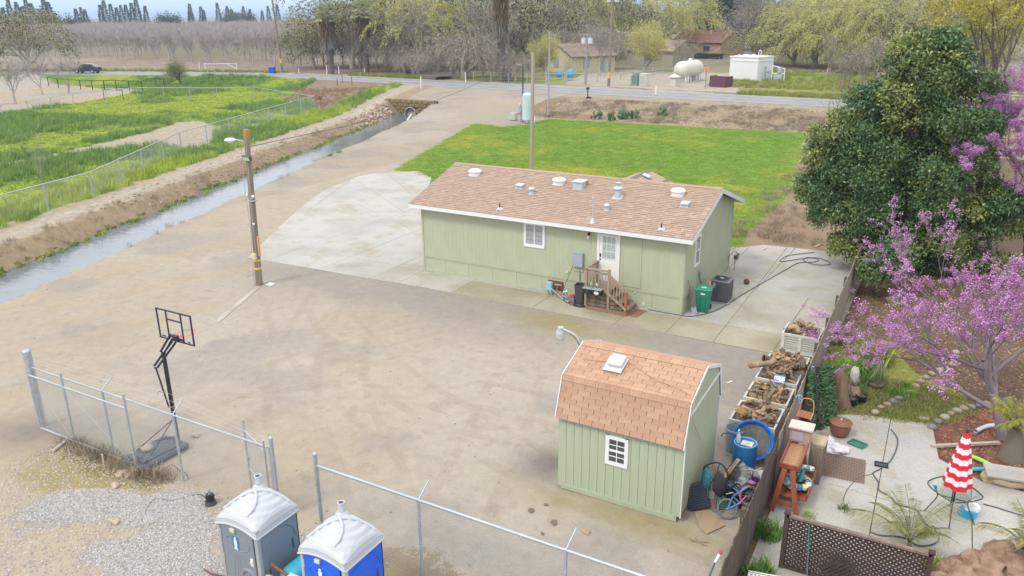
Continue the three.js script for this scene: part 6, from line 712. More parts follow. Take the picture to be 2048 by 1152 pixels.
// the wood behind the road: willows, bare weepers, oaks, each kind grown in a few forms
const willowG = [71, 72, 73].map((s) => grow({ seed: s, h: 3.4, r: 0.3, levels: 3, kids: [7, 5, 4], first: 0.25, ang: [0.8, 0.65, 0.7], ratio: [1.15, 0.75, 0.6], up: [0, 0.1, 0.0, -0.05], wob: 0.22, bark: greyBark, kind: 'willow', strands: 5, sl: 2.3, lpn: 4, ll: 0.2, lw: 0.075, cols: s === 73 ? yel : olive.concat(yel[0]), rmin: 0.03 }));
const weepG = [75, 76].map((s) => grow({ seed: s, h: 2.6, r: 0.3, levels: 3, kids: [7, 5, 4], first: 0.25, ang: [0.75, 0.6, 0.7], ratio: [1.0, 0.75, 0.6], up: [0, 0.06, -0.02, -0.1], wob: 0.24, bark: greyBark.concat([[0.24, 0.19, 0.13]]), kind: 'weep', strands: 9, sl: 2.4, rmin: 0.03 }));
const bareG = [78, 79].map((s) => grow({ seed: s, h: 3.2, r: 0.3, levels: 4, kids: [6, 4, 3, 3], first: 0.25, ang: [0.5, 0.5, 0.55, 0.5], ratio: [1.15, 0.75, 0.66, 0.6], up: [0, 0.06, 0.02, 0], wob: 0.22, bark: greyBark, kind: 'twig', strands: 8, ll: 0.9, lw: 0.04, rmin: 0.025 }));
const leafyG = (seed, cols, bark, n = 60, ll = 0.2, lw = 0.13, sl = 0.9) => grow({ seed, h: 3, r: 0.3, levels: 3, kids: [7, 5, 4], first: 0.25, ang: [0.7, 0.6, 0.6], ratio: [0.95, 0.72, 0.6], up: [0, 0.08, 0.02, 0], wob: 0.2, bark, kind: 'leafy', strands: n, sl, ll, lw, cols, rmin: 0.03 });
const oakG = [leafyG(81, olive, darkBark, 45), leafyG(82, [[0.16, 0.18, 0.08], [0.2, 0.2, 0.09]], darkBark, 50)], yelG = [leafyG(83, yel, greyBark, 70, 0.2, 0.12, 0.8)], darkG = [leafyG(84, [[0.07, 0.1, 0.07], [0.09, 0.125, 0.08], [0.06, 0.085, 0.065]], darkBark, 75, 0.26, 0.18, 1.0)];
reseed(90);
const standAt = (px, kind, g, pos, top, label, wide = 1) => { const hgtG = g.boxH ?? (g.boxH = (() => { let m = 0; for (const q of [g.wood, g.leaf]) if (q) { q.computeBoundingBox(); m = Math.max(m, q.boundingBox.max.y); } return m; })()), s = top / hgtG; return treeThing(kind, label, g, pos, rr(0, 6.28), [s * wide, s, s * wide], undefined, kind === 'bare_tree' || kind === 'weeping_tree' ? twigMat : leafMat); };
for (const [g, kind, pos, top, label, wide] of [
  [willowG[0], 'willow_tree', [-95.06, 1.2, -94.36], 15, 'leaning yellow-green willow between the two shaggy palms', 1.15], [willowG[1], 'willow_tree', [-103, 1.2, -92.55], 12, 'low yellow willow left of the first shaggy palm', 1.1], [weepG[0], 'weeping_tree', [-82.38, 1.2, -92.31], 12, 'grey bare tree right of the second shaggy palm', 1], [willowG[2], 'willow_tree', [-83.51, 1.2, -99.32], 18, 'tall yellow-green willow behind the bare weeping tree', 1.1], [weepG[1], 'weeping_tree', [-62.01, 1.2, -82.26], 9.6, 'round bare weeping tree close to the road', 1.45], [bareG[0], 'bare_tree', [-75.41, 1.2, -88.47], 13, 'bare grey tree with twisted limbs beside the wooden bridge', 1],
  [willowG[1], 'willow_tree', [-75.27, 1.2, -107.65], 19, 'tall olive willow behind the round weeping tree', 1], [willowG[0], 'willow_tree', [-70.34, 1.2, -114.78], 19, 'tall olive willow behind the fenced yard with blue barrels', 1], [bareG[1], 'bare_tree', [-70.7, 1.2, -127.5], 18, 'tall bare grey tree behind the tan house', 1], [willowG[2], 'willow_tree', [-69.01, 1.2, -142.92], 21, 'broad yellow willow rising behind the tan house roof', 1.1], [bareG[0], 'bare_tree', [-44.97, 1.2, -96.87], 8.5, 'brown twiggy bare tree beside the pole with transformers', 0.8], [yelG[0], 'leafy_tree', [-41.09, 1.2, -107.53], 9, 'round bright yellow-green tree behind the pale utility cabinets', 1.0], [yelG[0], 'leafy_tree', [-53.1, 1.2, -93.26], 7.4, 'small lime-green tree left of the tan house', 0.8], [bareG[1], 'bare_tree', [-36.13, 1.2, -113.83], 7, 'small bare tree behind the white propane tank', 1.1],
  [willowG[1], 'willow_tree', [-60.67, 1.2, -146.28], 20, 'tall olive willow between tan house and round yellow tree', 1], [oakG[0], 'oak_tree', [-68.21, 1.2, -223.38], 26, 'tall dark-limbed oak left of the brown-roofed house', 1.0], [oakG[0], 'oak_tree', [-56.02, 1.2, -215.55], 25, 'wide-spreading oak above the brown-roofed house', 1.1], [darkG[0], 'dark_tree', [-62.76, 1.2, -298.55], 17, 'dark evergreen behind the white boxy tank', 0.9], [darkG[0], 'dark_tree', [-65.03, 1.2, -358.8], 17, 'dark evergreen right of the white boxy tank, farther back', 0.8], [willowG[2], 'willow_tree', [-25.84, 1.2, -160.29], 12, 'yellow-green tree right of the white boxy tank', 1], [bareG[0], 'bare_tree', [-33.03, 1.2, -171.44], 9, 'bare brown tree just right of the white boxy tank', 1], [oakG[1], 'oak_tree', [-21.99, 1.2, -175.76], 14, 'olive tree beyond the road left of the saplings', 1], [bareG[1], 'bare_tree', [-12.08, 1.2, -113.87], 7.5, 'thin bare tree on the grass beyond the road', 0.9], [willowG[0], 'willow_tree', [-12.95, 1.2, -151.36], 15, 'pale olive willow beyond the road behind the saplings', 1.1], [darkG[0], 'dark_tree', [-1.72, 1.2, -188.69], 17, 'dark green tree behind the large evergreen top', 1.0], [darkG[0], 'dark_tree', [-12.89, 1.2, -230.75], 17, 'dark distant tree behind the bare saplings', 0.8], [bareG[1], 'bare_tree', [-42.34, 1.2, -178.31], 13, 'bare tree behind the white boxy tank', 1.0],
  [willowG[0], 'willow_tree', [-144.84, 0.6, -61.66], 12.5, 'big spreading tree with brownish haze of buds at the left edge', 1.0], [oakG[1], 'leafy_bush', [-103, 0.6, -61.17], 4.4, 'round grey-green bush beside the road at the left', 1.1],
  [willowG[1], 'willow_tree', [-88.05, 1.2, -114.54], 21, 'tallest olive willow behind the round weeping tree, left of center', 1.1], [bareG[0], 'bare_tree', [-63.24, 1.2, -93.83], 14, 'bare grey tree beside the tall palm trunk', 1], [weepG[0], 'weeping_tree', [-64.51, 1.2, -124.36], 15, 'bare weeping tree behind the tan house gable', 1], [willowG[2], 'willow_tree', [-57.31, 1.2, -161.93], 17, 'olive yellow willow behind the round yellow tree', 1.1], [willowG[0], 'willow_tree', [-96.72, 1.2, -107.22], 17, 'tall willow rising behind the second shaggy palm', 1.0],
]) standAt(0, kind, g, pos, top, label, wide);
// bare thicket under the wood and more trees toward the right horizon
reseed(93);
for (const [x0, z0, x1, z1, n, hA, hB, list, name, lab, gp, cat] of [
  [-88, -88, -50, -84, 11, 3, 6, [weepG[0], weepG[1], bareG[0]], 'bare_thicket', 'bare grey-brown thicket growing under the willows', 'bare thickets under the willows'],
  [-92, -104, -46, -112, 7, 6, 10, [weepG[0], weepG[1], bareG[1]], 'bare_thicket', 'taller bare thicket standing behind the willows', 'taller bare thickets behind the willows'],
  [-30, -140, 12, -118, 11, 10, 16, [willowG[2], bareG[0], yelG[0], willowG[1], willowG[2]], 'field_tree', 'yellow-green or bare tree in the loose wood right of the white boxy tank', 'loose wood right of the white boxy tank'],
  [-60, -205, 30, -170, 14, 13, 20, [willowG[1], willowG[2], bareG[1], darkG[0], yelG[0]], 'field_tree', 'tree in the distant belt behind the white boxy tank', 'distant belt of trees behind the white boxy tank'],
  [-10, -112, 16, -98, 8, 4, 8, [bareG[0], bareG[1], weepG[1]], 'bare_thicket', 'thin bare brush on the grass right of the white boxy tank', 'thin brush right of the white boxy tank'],
]) for (let i = 0; i < n; i++) { const t = (i + rr(0.1, 0.9)) / n, x = lerp(x0, x1, t) + rr(-1.5, 1.5), z = lerp(z0, z1, t) + rr(-5, 5), g = pick(list); const o = standAt(0, name === 'bare_thicket' ? 'bare_tree' : 'field_tree', g, [x, hgt(x, z), z], rr(hA, hB), lab, rr(1, 1.35)); o.userData.group = gp; }
// far row of dark conifers on the horizon
{
  reseed(95); const con = (h) => { const t = new Tri(), w = new Tri(); w.tube([[0, 0, 0], [0, h * 0.5, 0]], [0.3, 0.15], 5, [0.06, 0.05, 0.04]); for (let i = 0; i < 900; i++) { const y = rnd() * h * 0.97 + h * 0.05, r = (1.02 - y / h) * h * 0.26 * rr(0.3, 1.2), a = rr(0, 6.28); leafQuad(t, new THREE.Vector3(Math.cos(a) * r * 0.6, y, Math.sin(a) * r * 0.6), new THREE.Vector3(Math.cos(a), rr(-0.5, 0.3), Math.sin(a)).normalize(), rr(0.7, 1.5), 0.6, tone([[0.05, 0.08, 0.07], [0.07, 0.1, 0.08]])); } return { wood: w.geo(), leaf: t.geo() }; }, G = [con(18), con(16), con(19)];
  const row = []; const run = (a, b, n, D, h0, h1) => { for (let i = 0; i < n; i++) row.push([lerp(a, b, (i + rr(-0.3, 0.3)) / n), D * rr(0.97, 1.05), rr(h0, h1)]); };
  run(-6, 170, 16, 600, 15, 20); run(205, 232, 3, 600, 13, 16); run(250, 345, 9, 640, 15, 20); run(418, 425, 2, 640, 14, 16); run(440, 452, 2, 640, 14, 16); run(470, 600, 8, 700, 13, 20);
  let pr = []; row.forEach(([px, D, h], k) => { const a = 0.5116 - Math.atan((px - 1024) / 1584.7), x = 8.2 - Math.sin(a) * D, z = 27.9 - Math.cos(a) * D, lab = 'dark conifer in the far tree line behind the orchard', v = k % 3; if (!pr[v]) pr[v] = treeThing('conifer_tree', lab, G[v], [x, 1.2, z], rr(0, 6), h / 17, 'far conifers on the horizon'); else copyOf(pr[v], lab, [x, 1.2, z], rr(0, 6), h / 17); });
  // low broadleaf clumps between them and along the right horizon
  const hzG = leafyG(85, [[0.07, 0.1, 0.07], [0.09, 0.125, 0.08]], darkBark, 14, 0.55, 0.4, 1.1); reseed(96); const cl = []; for (let k = 0; k < 26; k++) { const px = k < 12 ? rr(60, 620) : rr(1320, 1980), a = 0.5116 - Math.atan((px - 1024) / 1584.7), D = rr(420, 620); cl.push([px, 8.2 - Math.sin(a) * D, 27.9 - Math.cos(a) * D]); } let p0 = null; cl.forEach(([px, x, z]) => { const lab = px < 700 ? 'grey-green broadleaf tree in the far tree line on the left' : 'dark broadleaf tree on the far right horizon', gp = px < 700 ? 'far broadleaf trees on the left horizon' : 'far broadleaf trees on the right horizon'; if (!p0) { p0 = treeThing('horizon_tree', lab, hzG, [x, 1.2, z], 0, 1.3, gp); } else { const c = copyOf(p0, lab, [x, 1.2, z], rr(0, 6), rr(1.1, 1.7)); c.userData.group = gp; } });
}
// shaggy fan palms
{
  reseed(98);
  const palm = (label, pos, H, crown, r = 0.42) => {
    const t = thing('fan_palm', label, 'tree', pos); const w = new Tri(); w.tube([[0, 0, 0], [0.1, H * 0.4, 0], [0, H * 0.78, 0], [0, H, 0]], [r * 1.2, r, r * 0.85, r * 0.7], 10, [0.15, 0.13, 0.12]); for (let i = 0; i < 260; i++) { const a = rr(0, 6.28), y = rr(0.15, 0.62) * H; leafQuad(w, new THREE.Vector3(Math.cos(a) * r * 0.9, y, Math.sin(a) * r * 0.9), new THREE.Vector3(Math.cos(a) * 0.5, rr(0.2, 0.9), Math.sin(a) * 0.5).normalize(), 0.45, 0.16, tone([[0.13, 0.11, 0.1], [0.22, 0.19, 0.17]])); } part(t, 'trunk', w.geo(), woodMat);
    const sk = new Tri(); for (let i = 0; i < 1300; i++) { const a = rr(0, 6.28), y = rr(0.52, 1.0) * H, q = rr(0.6, 1.0) * r * 1.9; leafQuad(sk, new THREE.Vector3(Math.cos(a) * q, y, Math.sin(a) * q), new THREE.Vector3(Math.cos(a) * 0.45, -1, Math.sin(a) * 0.45).normalize(), rr(0.8, 1.8), 0.14, tone(y < 0.68 * H ? [[0.26, 0.24, 0.22], [0.3, 0.27, 0.25]] : [[0.2, 0.14, 0.08], [0.27, 0.19, 0.1], [0.14, 0.1, 0.07]])); } const s = part(t, 'dead_frond_skirt', sk.geo(), leafMat); s.userData.kind = 'stuff';
    if (crown) { const c = new Tri(); for (let f = 0; f < 46; f++) { const a = rr(0, 6.28), el = rr(-0.5, 1.4), d = new THREE.Vector3(Math.cos(a) * Math.cos(el), Math.sin(el), Math.sin(a) * Math.cos(el)), p = new THREE.Vector3(0, H, 0), e = p.clone().addScaledVector(d, 1.5); leafQuad(c, p, d, 1.5, 0.06, [0.2, 0.2, 0.1]); const s1 = new THREE.Vector3().crossVectors(d, Y).normalize(), cc = tone([[0.26, 0.3, 0.16], [0.34, 0.37, 0.22], [0.4, 0.4, 0.24]]); for (let k = -6; k <= 6; k++) { const v = d.clone().multiplyScalar(Math.cos(k * 0.22)).addScaledVector(s1, Math.sin(k * 0.22)).add(new THREE.Vector3(0, -0.12 * Math.abs(k) * 0.5, 0)).normalize(); leafQuad(c, e, v, rr(0.9, 1.2), 0.13, cc); } } const k = part(t, 'crown', c.geo(), leafMat); k.userData.kind = 'stuff'; }
  };
  palm('shaggy fan palm left of its twin, beside the road', [-89.7, 1.2, -82.19], 9.7, true, 0.5); palm('shaggy fan palm right of its twin, beside the road', [-85.56, 1.2, -86.71], 10.2, true, 0.5); palm('tall slim palm with shredded skirt whose top leaves the picture', [-54.14, 1.2, -80.41], 13.5, true, 0.38);
}
// bare saplings in front of the road at the right
{
  const g = grow({ seed: 101, h: 3.6, r: 0.1, levels: 3, kids: [6, 4, 3], first: 0.35, ang: [0.55, 0.5, 0.5], ratio: [0.75, 0.6, 0.6], up: [0, 0.12, 0.1, 0], wob: 0.14, bark: [[0.24, 0.19, 0.15], [0.18, 0.14, 0.11]], kind: 'leafy', strands: 4, sl: 0.2, ll: 0.1, lw: 0.05, cols: [[0.34, 0.32, 0.12], [0.3, 0.26, 0.12]], rmin: 0.01, lean: [-0.12, 0] });
  for (const [pos, s, l] of [[[1.19, 0, -46.77], 1.05, 'tall bare sapling with yellow buds left of the big evergreen'], [[-1.11, 0, -55.96], 1.2, 'slender bare sapling behind the tallest sapling'], [[-1.89, 0, -47.42], 0.75, 'short leaning bare sapling at the lawn edge'], [[1.36, 0, -57.19], 1.3, 'bare sapling partly hidden by the big evergreen']]) treeThing('bare_sapling', l, g, pos, s * 5, s);
  treeThing('bare_sapling', 'spindly bare sapling behind the field fence at the left', grow({ seed: 103, h: 1.6, r: 0.05, levels: 2, kids: [5, 4], first: 0.3, ang: [0.4, 0.4], ratio: [0.8, 0.6], up: [0, 0.15, 0.1], wob: 0.12, bark: [[0.3, 0.27, 0.25]], kind: 'twig', strands: 4, ll: 0.5, lw: 0.015, rmin: 0.008 }), [-44.54, 0, -2.34], 0, 1.15, undefined, twigMat);
}
// big evergreens behind the board fence: clumps of glossy leaves on a forked trunk
{
  const cluster = new Tri(); reseed(110); for (let i = 0; i < 20; i++) { const p = rv().multiplyScalar(0.2); leafQuad(cluster, p, rv().add(new THREE.Vector3(0, 0.35, 0)).normalize(), rr(0.12, 0.2), rr(0.055, 0.085)); } const cg = cluster.geo();
  const evergreen = (name, label, base, trunkPts, lobes, seed) => {
    const t = thing(name, label, 'tree'); reseed(seed); const w = new Tri(); trunkPts.forEach(([pts, r]) => w.tube(pts, pts.map((_, i) => r * (1 - (0.7 * i) / (pts.length - 1))), 8, [0.12, 0.1, 0.085])); const L = [];
    for (const [c, r] of lobes) { w.tube([[base[0], 2, base[2]], [lerp(base[0], c[0], 0.6), lerp(2, c[1], 0.5), lerp(base[2], c[2], 0.6)], c], [0.1, 0.06, 0.03], 5, [0.12, 0.1, 0.085]); for (let m = 0; m < 10; m++) { const e = rv().normalize(); e.y = Math.abs(e.y) * 0.8 + e.y * 0.2; const rs = r * rr(0.3, 0.5), o = [c[0] + e.x * r * 0.68, c[1] + e.y * r * 0.7 - 0.1 * r, c[2] + e.z * r * 0.68], n = Math.round(110 * rs * rs + 14), fresh = rnd(); for (let i = 0; i < n; i++) { const d = rv().normalize(); if (d.y < -0.35 && rnd() < 0.75) continue; const k = rs * (rnd() < 0.25 ? rr(0.5, 0.9) : rr(0.88, 1.1)); L.push([o[0] + d.x * k, Math.max(0.3, o[1] + d.y * k * 0.8), o[2] + d.z * k, rr(0, 6.28), rr(0.75, 1.2), undefined, rr(-0.6, 0.6), rr(-0.6, 0.6), fresh]); } } }
    part(t, 'trunk', w.geo(), woodMat);
    const c = scatter('crown', cg, MP(1, 1, 1, 0.42, { side: THREE.DoubleSide }), L, t, (q) => { const k = ss(0.4, 0.9, q[8]), f = rr(0.75, 1.25); return mul(mix3([0.08, 0.15, 0.058], [0.28, 0.32, 0.095], clamp(k * 0.9 + (rnd() < 0.12 ? 0.5 : 0))), f); });
  };
  const B = [6.66, 0, -9.62];
  evergreen('evergreen_tree', 'tall dense dark green evergreen tree behind the board fence', B, [[[[B[0], 0, B[2]], [B[0] + 0.3, 3, B[2]], [B[0] + 0.6, 7, B[2] - 0.3], [B[0] + 0.8, 9.4, B[2]]], 0.3], [[[B[0], 1, B[2]], [B[0] - 0.8, 3, B[2]], [B[0] - 0.9, 6, B[2]]], 0.18]],
    [[[6.29, 8.78, -9.61], 1.7], [[6.89, 9.28, -9.63], 1.3], [[7.63, 7.73, -9.66], 1.9], [[5.75, 7.35, -9.58], 1.7], [[6.87, 6.69, -9.63], 2.2], [[8.33, 6.15, -9.69], 1.6], [[5.73, 5.37, -9.58], 1.9], [[7.82, 4.67, -9.67], 2.2], [[6.79, 3.29, -9.63], 2.1], [[8.54, 3.03, -9.7], 1.5], [[7.62, 1.61, -9.66], 1.7], [[8.67, 4.53, -9.7], 1.3]], 111);
  const C = [5.16, 0, -9.23];
  evergreen('evergreen_tree', 'lower rounded evergreen left of the tall one, overhanging the board fence', [C[0] + 1, 0, C[2]], [[[[C[0] + 1, 0, C[2]], [C[0] + 0.6, 2.5, C[2]], [C[0] + 0.3, 5, C[2]]], 0.22]], [[[4, 5.3, -9.14], 1.7], [[3.27, 4.6, -9.08], 1.3], [[3.32, 3.27, -9.08], 1.2], [[4.78, 3.83, -9.2], 1.9], [[4.37, 2.23, -9.17], 1.7], [[5.77, 2.37, -9.28], 1.6], [[5.25, 0.94, -9.24], 1.4], [[3.62, 5.93, -9.11], 1.1]], 112);
  const D = [9.95, 0, -10.19]; evergreen('evergreen_shrub', 'dark evergreen shrub under the pink blossoming branches', D, [[[[D[0], 0, D[2]], [D[0], 1.5, D[2]]], 0.1]], [[[8.7, 0.7, -10.25], 1.2], [[9.72, 1.97, -10.2], 1.5], [[10.35, 3.13, -10.17], 1.5], [[7.68, -0.39, -10.29], 0.9], [[10.33, 0.51, -10.17], 1.0]], 113);
  const E = [7.15, 0, -5.83]; evergreen('evergreen_shrub', 'small dark shrub at the fence foot below the evergreens', E, [[[[E[0], 0, E[2]], [E[0], 0.8, E[2]]], 0.06]], [[[6.37, 1.05, -5.8], 0.8], [[6.75, 1.62, -5.81], 0.9]], 114);
}
// yellow-green spring tree at the upper right
{
  const P = [10.23, 0, -61.6], lf = new Tri(); reseed(120); for (let i = 0; i < 9; i++) leafQuad(lf, rv().multiplyScalar(0.16), rv().normalize(), rr(0.1, 0.17), rr(0.05, 0.08)); const lg = lf.geo();
  const t = thing('maple_tree', 'yellow-green budding tree with dark limbs at the upper right corner', 'tree', P), g = grow({ seed: 121, h: 5.2, r: 0.3, levels: 4, kids: [6, 4, 3, 3], first: 0.3, ang: [0.65, 0.55, 0.55, 0.5], ratio: [1.15, 0.72, 0.62, 0.6], up: [0, 0.12, 0.06, 0, 0], wob: 0.16, bark: darkBark, kind: 'none', rmin: 0.014, lean: [0.12, 0] }); t.scale.setScalar(1.3); part(t, 'trunk', g.wood, woodMat); reseed(122); const L = []; for (const q of g.twigs) for (let k = 0; k < 5; k++) L.push([q.x + rr(-0.45, 0.45), q.y + rr(-0.3, 0.45), q.z + rr(-0.45, 0.45), rr(0, 6.28), rr(0.8, 1.5)]); scatter('crown', lg, VCi(), L, t, () => mul(pick([[0.42, 0.4, 0.05], [0.36, 0.34, 0.06], [0.46, 0.42, 0.1]]), rr(0.8, 1.2)));
}
function VCi() { return M(1, 1, 1, 0.8, { side: THREE.DoubleSide }); }
// pink redbuds
{
  const bl = new Tri(); reseed(130); for (let i = 0; i < 10; i++) leafQuad(bl, rv().multiplyScalar(0.045), rv().normalize(), rr(0.035, 0.06), rr(0.025, 0.04)); const bg = bl.geo();
  const redbud = (label, pos, o, per, spread, cols, seed) => { const t = thing('redbud_tree', label, 'tree', pos), g = grow(o); part(t, 'trunk', g.wood, woodMat); reseed(seed); const L = [], tw = g.twigs; for (let i = 0; i + 1 < tw.length; i++) { const a = tw[i], b = tw[i + 1]; if (a.distanceTo(b) > 0.9) continue; for (let k = 0; k < per; k++) { const f = rnd(), q = a.clone().lerp(b, f); L.push([q.x + rr(-spread, spread), q.y + rr(-spread, spread), q.z + rr(-spread, spread), rr(0, 6.28), rr(0.7, 1.4)]); } } scatter('blossom', bg, VCi(), L, t, () => mul(pick(cols), rr(0.8, 1.2))); };
  const pink = [[0.52, 0.25, 0.52], [0.47, 0.22, 0.46], [0.58, 0.33, 0.58], [0.45, 0.2, 0.41]];
  redbud('leaning redbud with sparse purple-pink buds along bare branches over the garden', [10.5, 0, 4.95], { seed: 131, h: 2.15, r: 0.14, levels: 4, kids: [7, 5, 4, 3], first: 0.35, ang: [0.85, 0.55, 0.5, 0.45], ratio: [1.15, 0.72, 0.62, 0.6], up: [0, 0.05, 0.06, 0.06, 0.05], wob: 0.16, bark: [[0.16, 0.135, 0.14], [0.22, 0.18, 0.2]], kind: 'none', rmin: 0.007, lean: [-0.26, -0.22] }, 2, 0.025, pink.concat([[0.34, 0.12, 0.28]]), 132);
  redbud('redbud in full pink blossom at the right edge beside the evergreen', [11.55, 0, -11.04], { seed: 133, h: 4.2, r: 0.15, levels: 4, kids: [7, 5, 3, 3], first: 0.35, ang: [0.7, 0.55, 0.5, 0.45], ratio: [0.85, 0.7, 0.62, 0.6], up: [0, 0.1, 0.06, 0.05, 0], wob: 0.16, bark: [[0.2, 0.17, 0.17]], kind: 'none', rmin: 0.008, lean: [-0.1, 0.05] }, 14, 0.11, pink, 134);
}

// ---------- grass, weeds, gravel ----------
function tuftGeo(seed, n, h, w, spread, lean) { reseed(seed); const t = new Tri(); for (let i = 0; i < n; i++) { const a = rr(0, 6.28), r = spread * Math.sqrt(rnd()), x = Math.cos(a) * r, z = Math.sin(a) * r, b = rr(0, 6.28), H = h * rr(0.5, 1.1), l = lean * H * rr(0.3, 1), dx = Math.cos(b) * w / 2, dz = Math.sin(b) * w / 2, e = rr(0, 6.28), lx = Math.cos(e) * l, lz = Math.sin(e) * l; t.quad([x - dx, 0, z - dz], [x + dx, 0, z + dz], [x + dx * 0.7 + lx * 0.4, H * 0.6, z + dz * 0.7 + lz * 0.4], [x - dx * 0.7 + lx * 0.4, H * 0.6, z - dz * 0.7 + lz * 0.4]); t.tri([x - dx * 0.7 + lx * 0.4, H * 0.6, z - dz * 0.7 + lz * 0.4], [x + dx * 0.7 + lx * 0.4, H * 0.6, z + dz * 0.7 + lz * 0.4], [x + lx, H, z + lz]); } return t.geo(); }
const grassM = VCi(), fill = (n, box_, test) => { const o = []; for (let i = 0; i < n; i++) { const x = rr(box_[0], box_[1]), z = rr(box_[2], box_[3]); if (test(x, z)) o.push([x, hgt(x, z) - 0.01, z, rr(0, 6.28), rr(0.7, 1.35)]); } return o; };
{
  const g1 = tuftGeo(140, 34, 0.075, 0.02, 0.26, 0.7); reseed(141);
  const yl = (x, z) => clamp(ss(0.54, 0.68, fbm(x * 0.09, z * 0.09, 4) * 0.6 + fbm(x * 0.5 + 40, z * 0.5, 4) * 0.4) * 0.7 + 0.8 * Math.exp(-(((x + 17) / 3.5) ** 2 + ((z + 24) / 2.8) ** 2)) + 0.45 * (1 - ss(-31, -24, x + (z + 20) * -0.33)) + (x > -4 ? 0.3 : 0));
  scatter('lawn_grass', g1, grassM, fill(34000, [-38, 0, -53, -7], (x, z) => inLawn(x, z) && !(x > -12.4 && x < 0.4 && z > -7.4) && z < -7), scene, (q) => mul(mix3([0.23, 0.38, 0.055], [0.42, 0.43, 0.07], yl(q[0], q[2])), rr(0.75, 1.25)));
  const g2 = tuftGeo(142, 26, 0.42, 0.035, 0.28, 0.55), field = (x, z) => { const s = canalS(x, z), rz = z - zc(x); return s > 9.2 && rz > 4.6 && x > -150 && !inSand(x, z) && !inDrive(x, z) && !inBrown(x, z); };
  reseed(143); const L = fill(46000, [-120, -30, -78, 34], field).map((q) => { const n = fbm(q[0] * 0.09, q[2] * 0.09, 4) * 0.7 + fbm(q[0] * 0.5 + 40, q[2] * 0.5, 4) * 0.3, s = canalS(q[0], q[2]); q[5] = q[4] * (s < 13 ? 1.15 : 0.35 + 1.1 * ss(0.55, 0.42, n)); return q; });
  scatter('field_weeds', g2, grassM, L, scene, (q) => { const n = fbm(q[0] * 0.09, q[2] * 0.09, 4) * 0.7 + fbm(q[0] * 0.5 + 40, q[2] * 0.5, 4) * 0.3; return mul(mix3([0.2, 0.32, 0.085], [0.38, 0.46, 0.07], ss(0.42, 0.6, n)), rr(0.72, 1.25)); });
  reseed(145); scatter('verge_grass', g2, grassM, [...fill(7000, [-30, 40, -84, -70], (x, z) => { const r = z - zc(x); return r < -4.6 && r > -8.5 && x > -17; }), ...fill(5000, [-170, -100, -92, -60], (x, z) => { const r = z - zc(x); return r < -4.6 && r > -8; }), ...fill(2500, [-84, -68, -90, -78], (x, z) => { const r = z - zc(x); return r < -4.8 && r > -7.5; }), ...fill(5200, [-24, 45, -120, -84], (x, z) => fbm(x * 0.09, z * 0.09, 3) > 0.45)], scene, () => mul(pick([[0.26, 0.3, 0.06], [0.2, 0.25, 0.06], [0.34, 0.34, 0.08]]), rr(0.75, 1.2)));
  // dry scrub on the canal banks and the road bank, water weeds at the edge
  const g3 = tuftGeo(146, 22, 0.3, 0.014, 0.2, 1.0); reseed(147);
  scatter('dry_scrub', g3, grassM, [...fill(9000, [-58, -22, -52, 34], (x, z) => { const s = canalS(x, z); return (s > 4.8 && s < 6.6 && vn(x * 0.6, z * 0.6) > 0.52) || (s > -0.2 && s < 0.5 && vn(x * 0.5 + 3, z * 0.5) > 0.7 && z < 5); }), ...fill(2600, [-34, 3, -61, -52.6], (x, z) => vn(x * 0.5, z * 0.7) > 0.5), ...fill(1500, [-2, 5.3, -50, -12], (x, z) => vn(x * 0.6, z * 0.6) > 0.5), ...fill(1400, [-80, -58, -66, -44], (x, z) => inBrown(x, z)), ...fill(500, [-13, -6.5, 16.9, 18.3], (x, z) => inScrub(x, z))], scene, (q) => mul(pick(q[0] < -57 ? [[0.3, 0.16, 0.09], [0.26, 0.2, 0.14]] : [[0.3, 0.25, 0.17], [0.24, 0.2, 0.16], [0.34, 0.28, 0.19]]), rr(0.75, 1.2)));
  const g4 = tuftGeo(148, 20, 0.16, 0.07, 0.2, 0.8); reseed(149); scatter('water_weeds', g4, grassM, [...fill(14000, [-52, -24, -46, 30], (x, z) => { const s = canalS(x, z); return s > 4.75 && s < 5.35 && vn(z * 0.3, 2.2) > 0.42; }).map((q) => { q[1] = Math.max(q[1], WATER); return q; }), ...fill(900, [-45, -30, -30, -5], (x, z) => { const s = canalS(x, z); return s > -0.4 && s < 0.3 && vn(z * 0.5, 7.7) > 0.66; })], scene, () => mul(pick([[0.22, 0.3, 0.05], [0.3, 0.36, 0.07], [0.16, 0.22, 0.05]]), rr(0.8, 1.2)));
  // pebbles on the gravel by the fence; clods over the yard and bank
  reseed(150); const pb = blob(0.02, 0.013, 0.018, 0.3, 0, true), stoneM = M(1, 1, 1, 0.9);
  scatter('gravel', pb, stoneM, fill(90000, [-12, -3, 16.9, 22], (x, z) => { const w = [x + 0.9 * (vn(x * 1.3, z * 1.3) - 0.5), z + 0.9 * (vn(x * 1.3 + 9, z * 1.3) - 0.5)]; return inGravel[0](...w) || inGravel[1](...w) || rnd() < 0.1; }).map((q) => { q[1] += 0.012; return q; }), scene, () => mul(pick([[0.36, 0.35, 0.34], [0.28, 0.27, 0.27], [0.45, 0.43, 0.41], [0.32, 0.29, 0.26]]), rr(0.8, 1.2)));
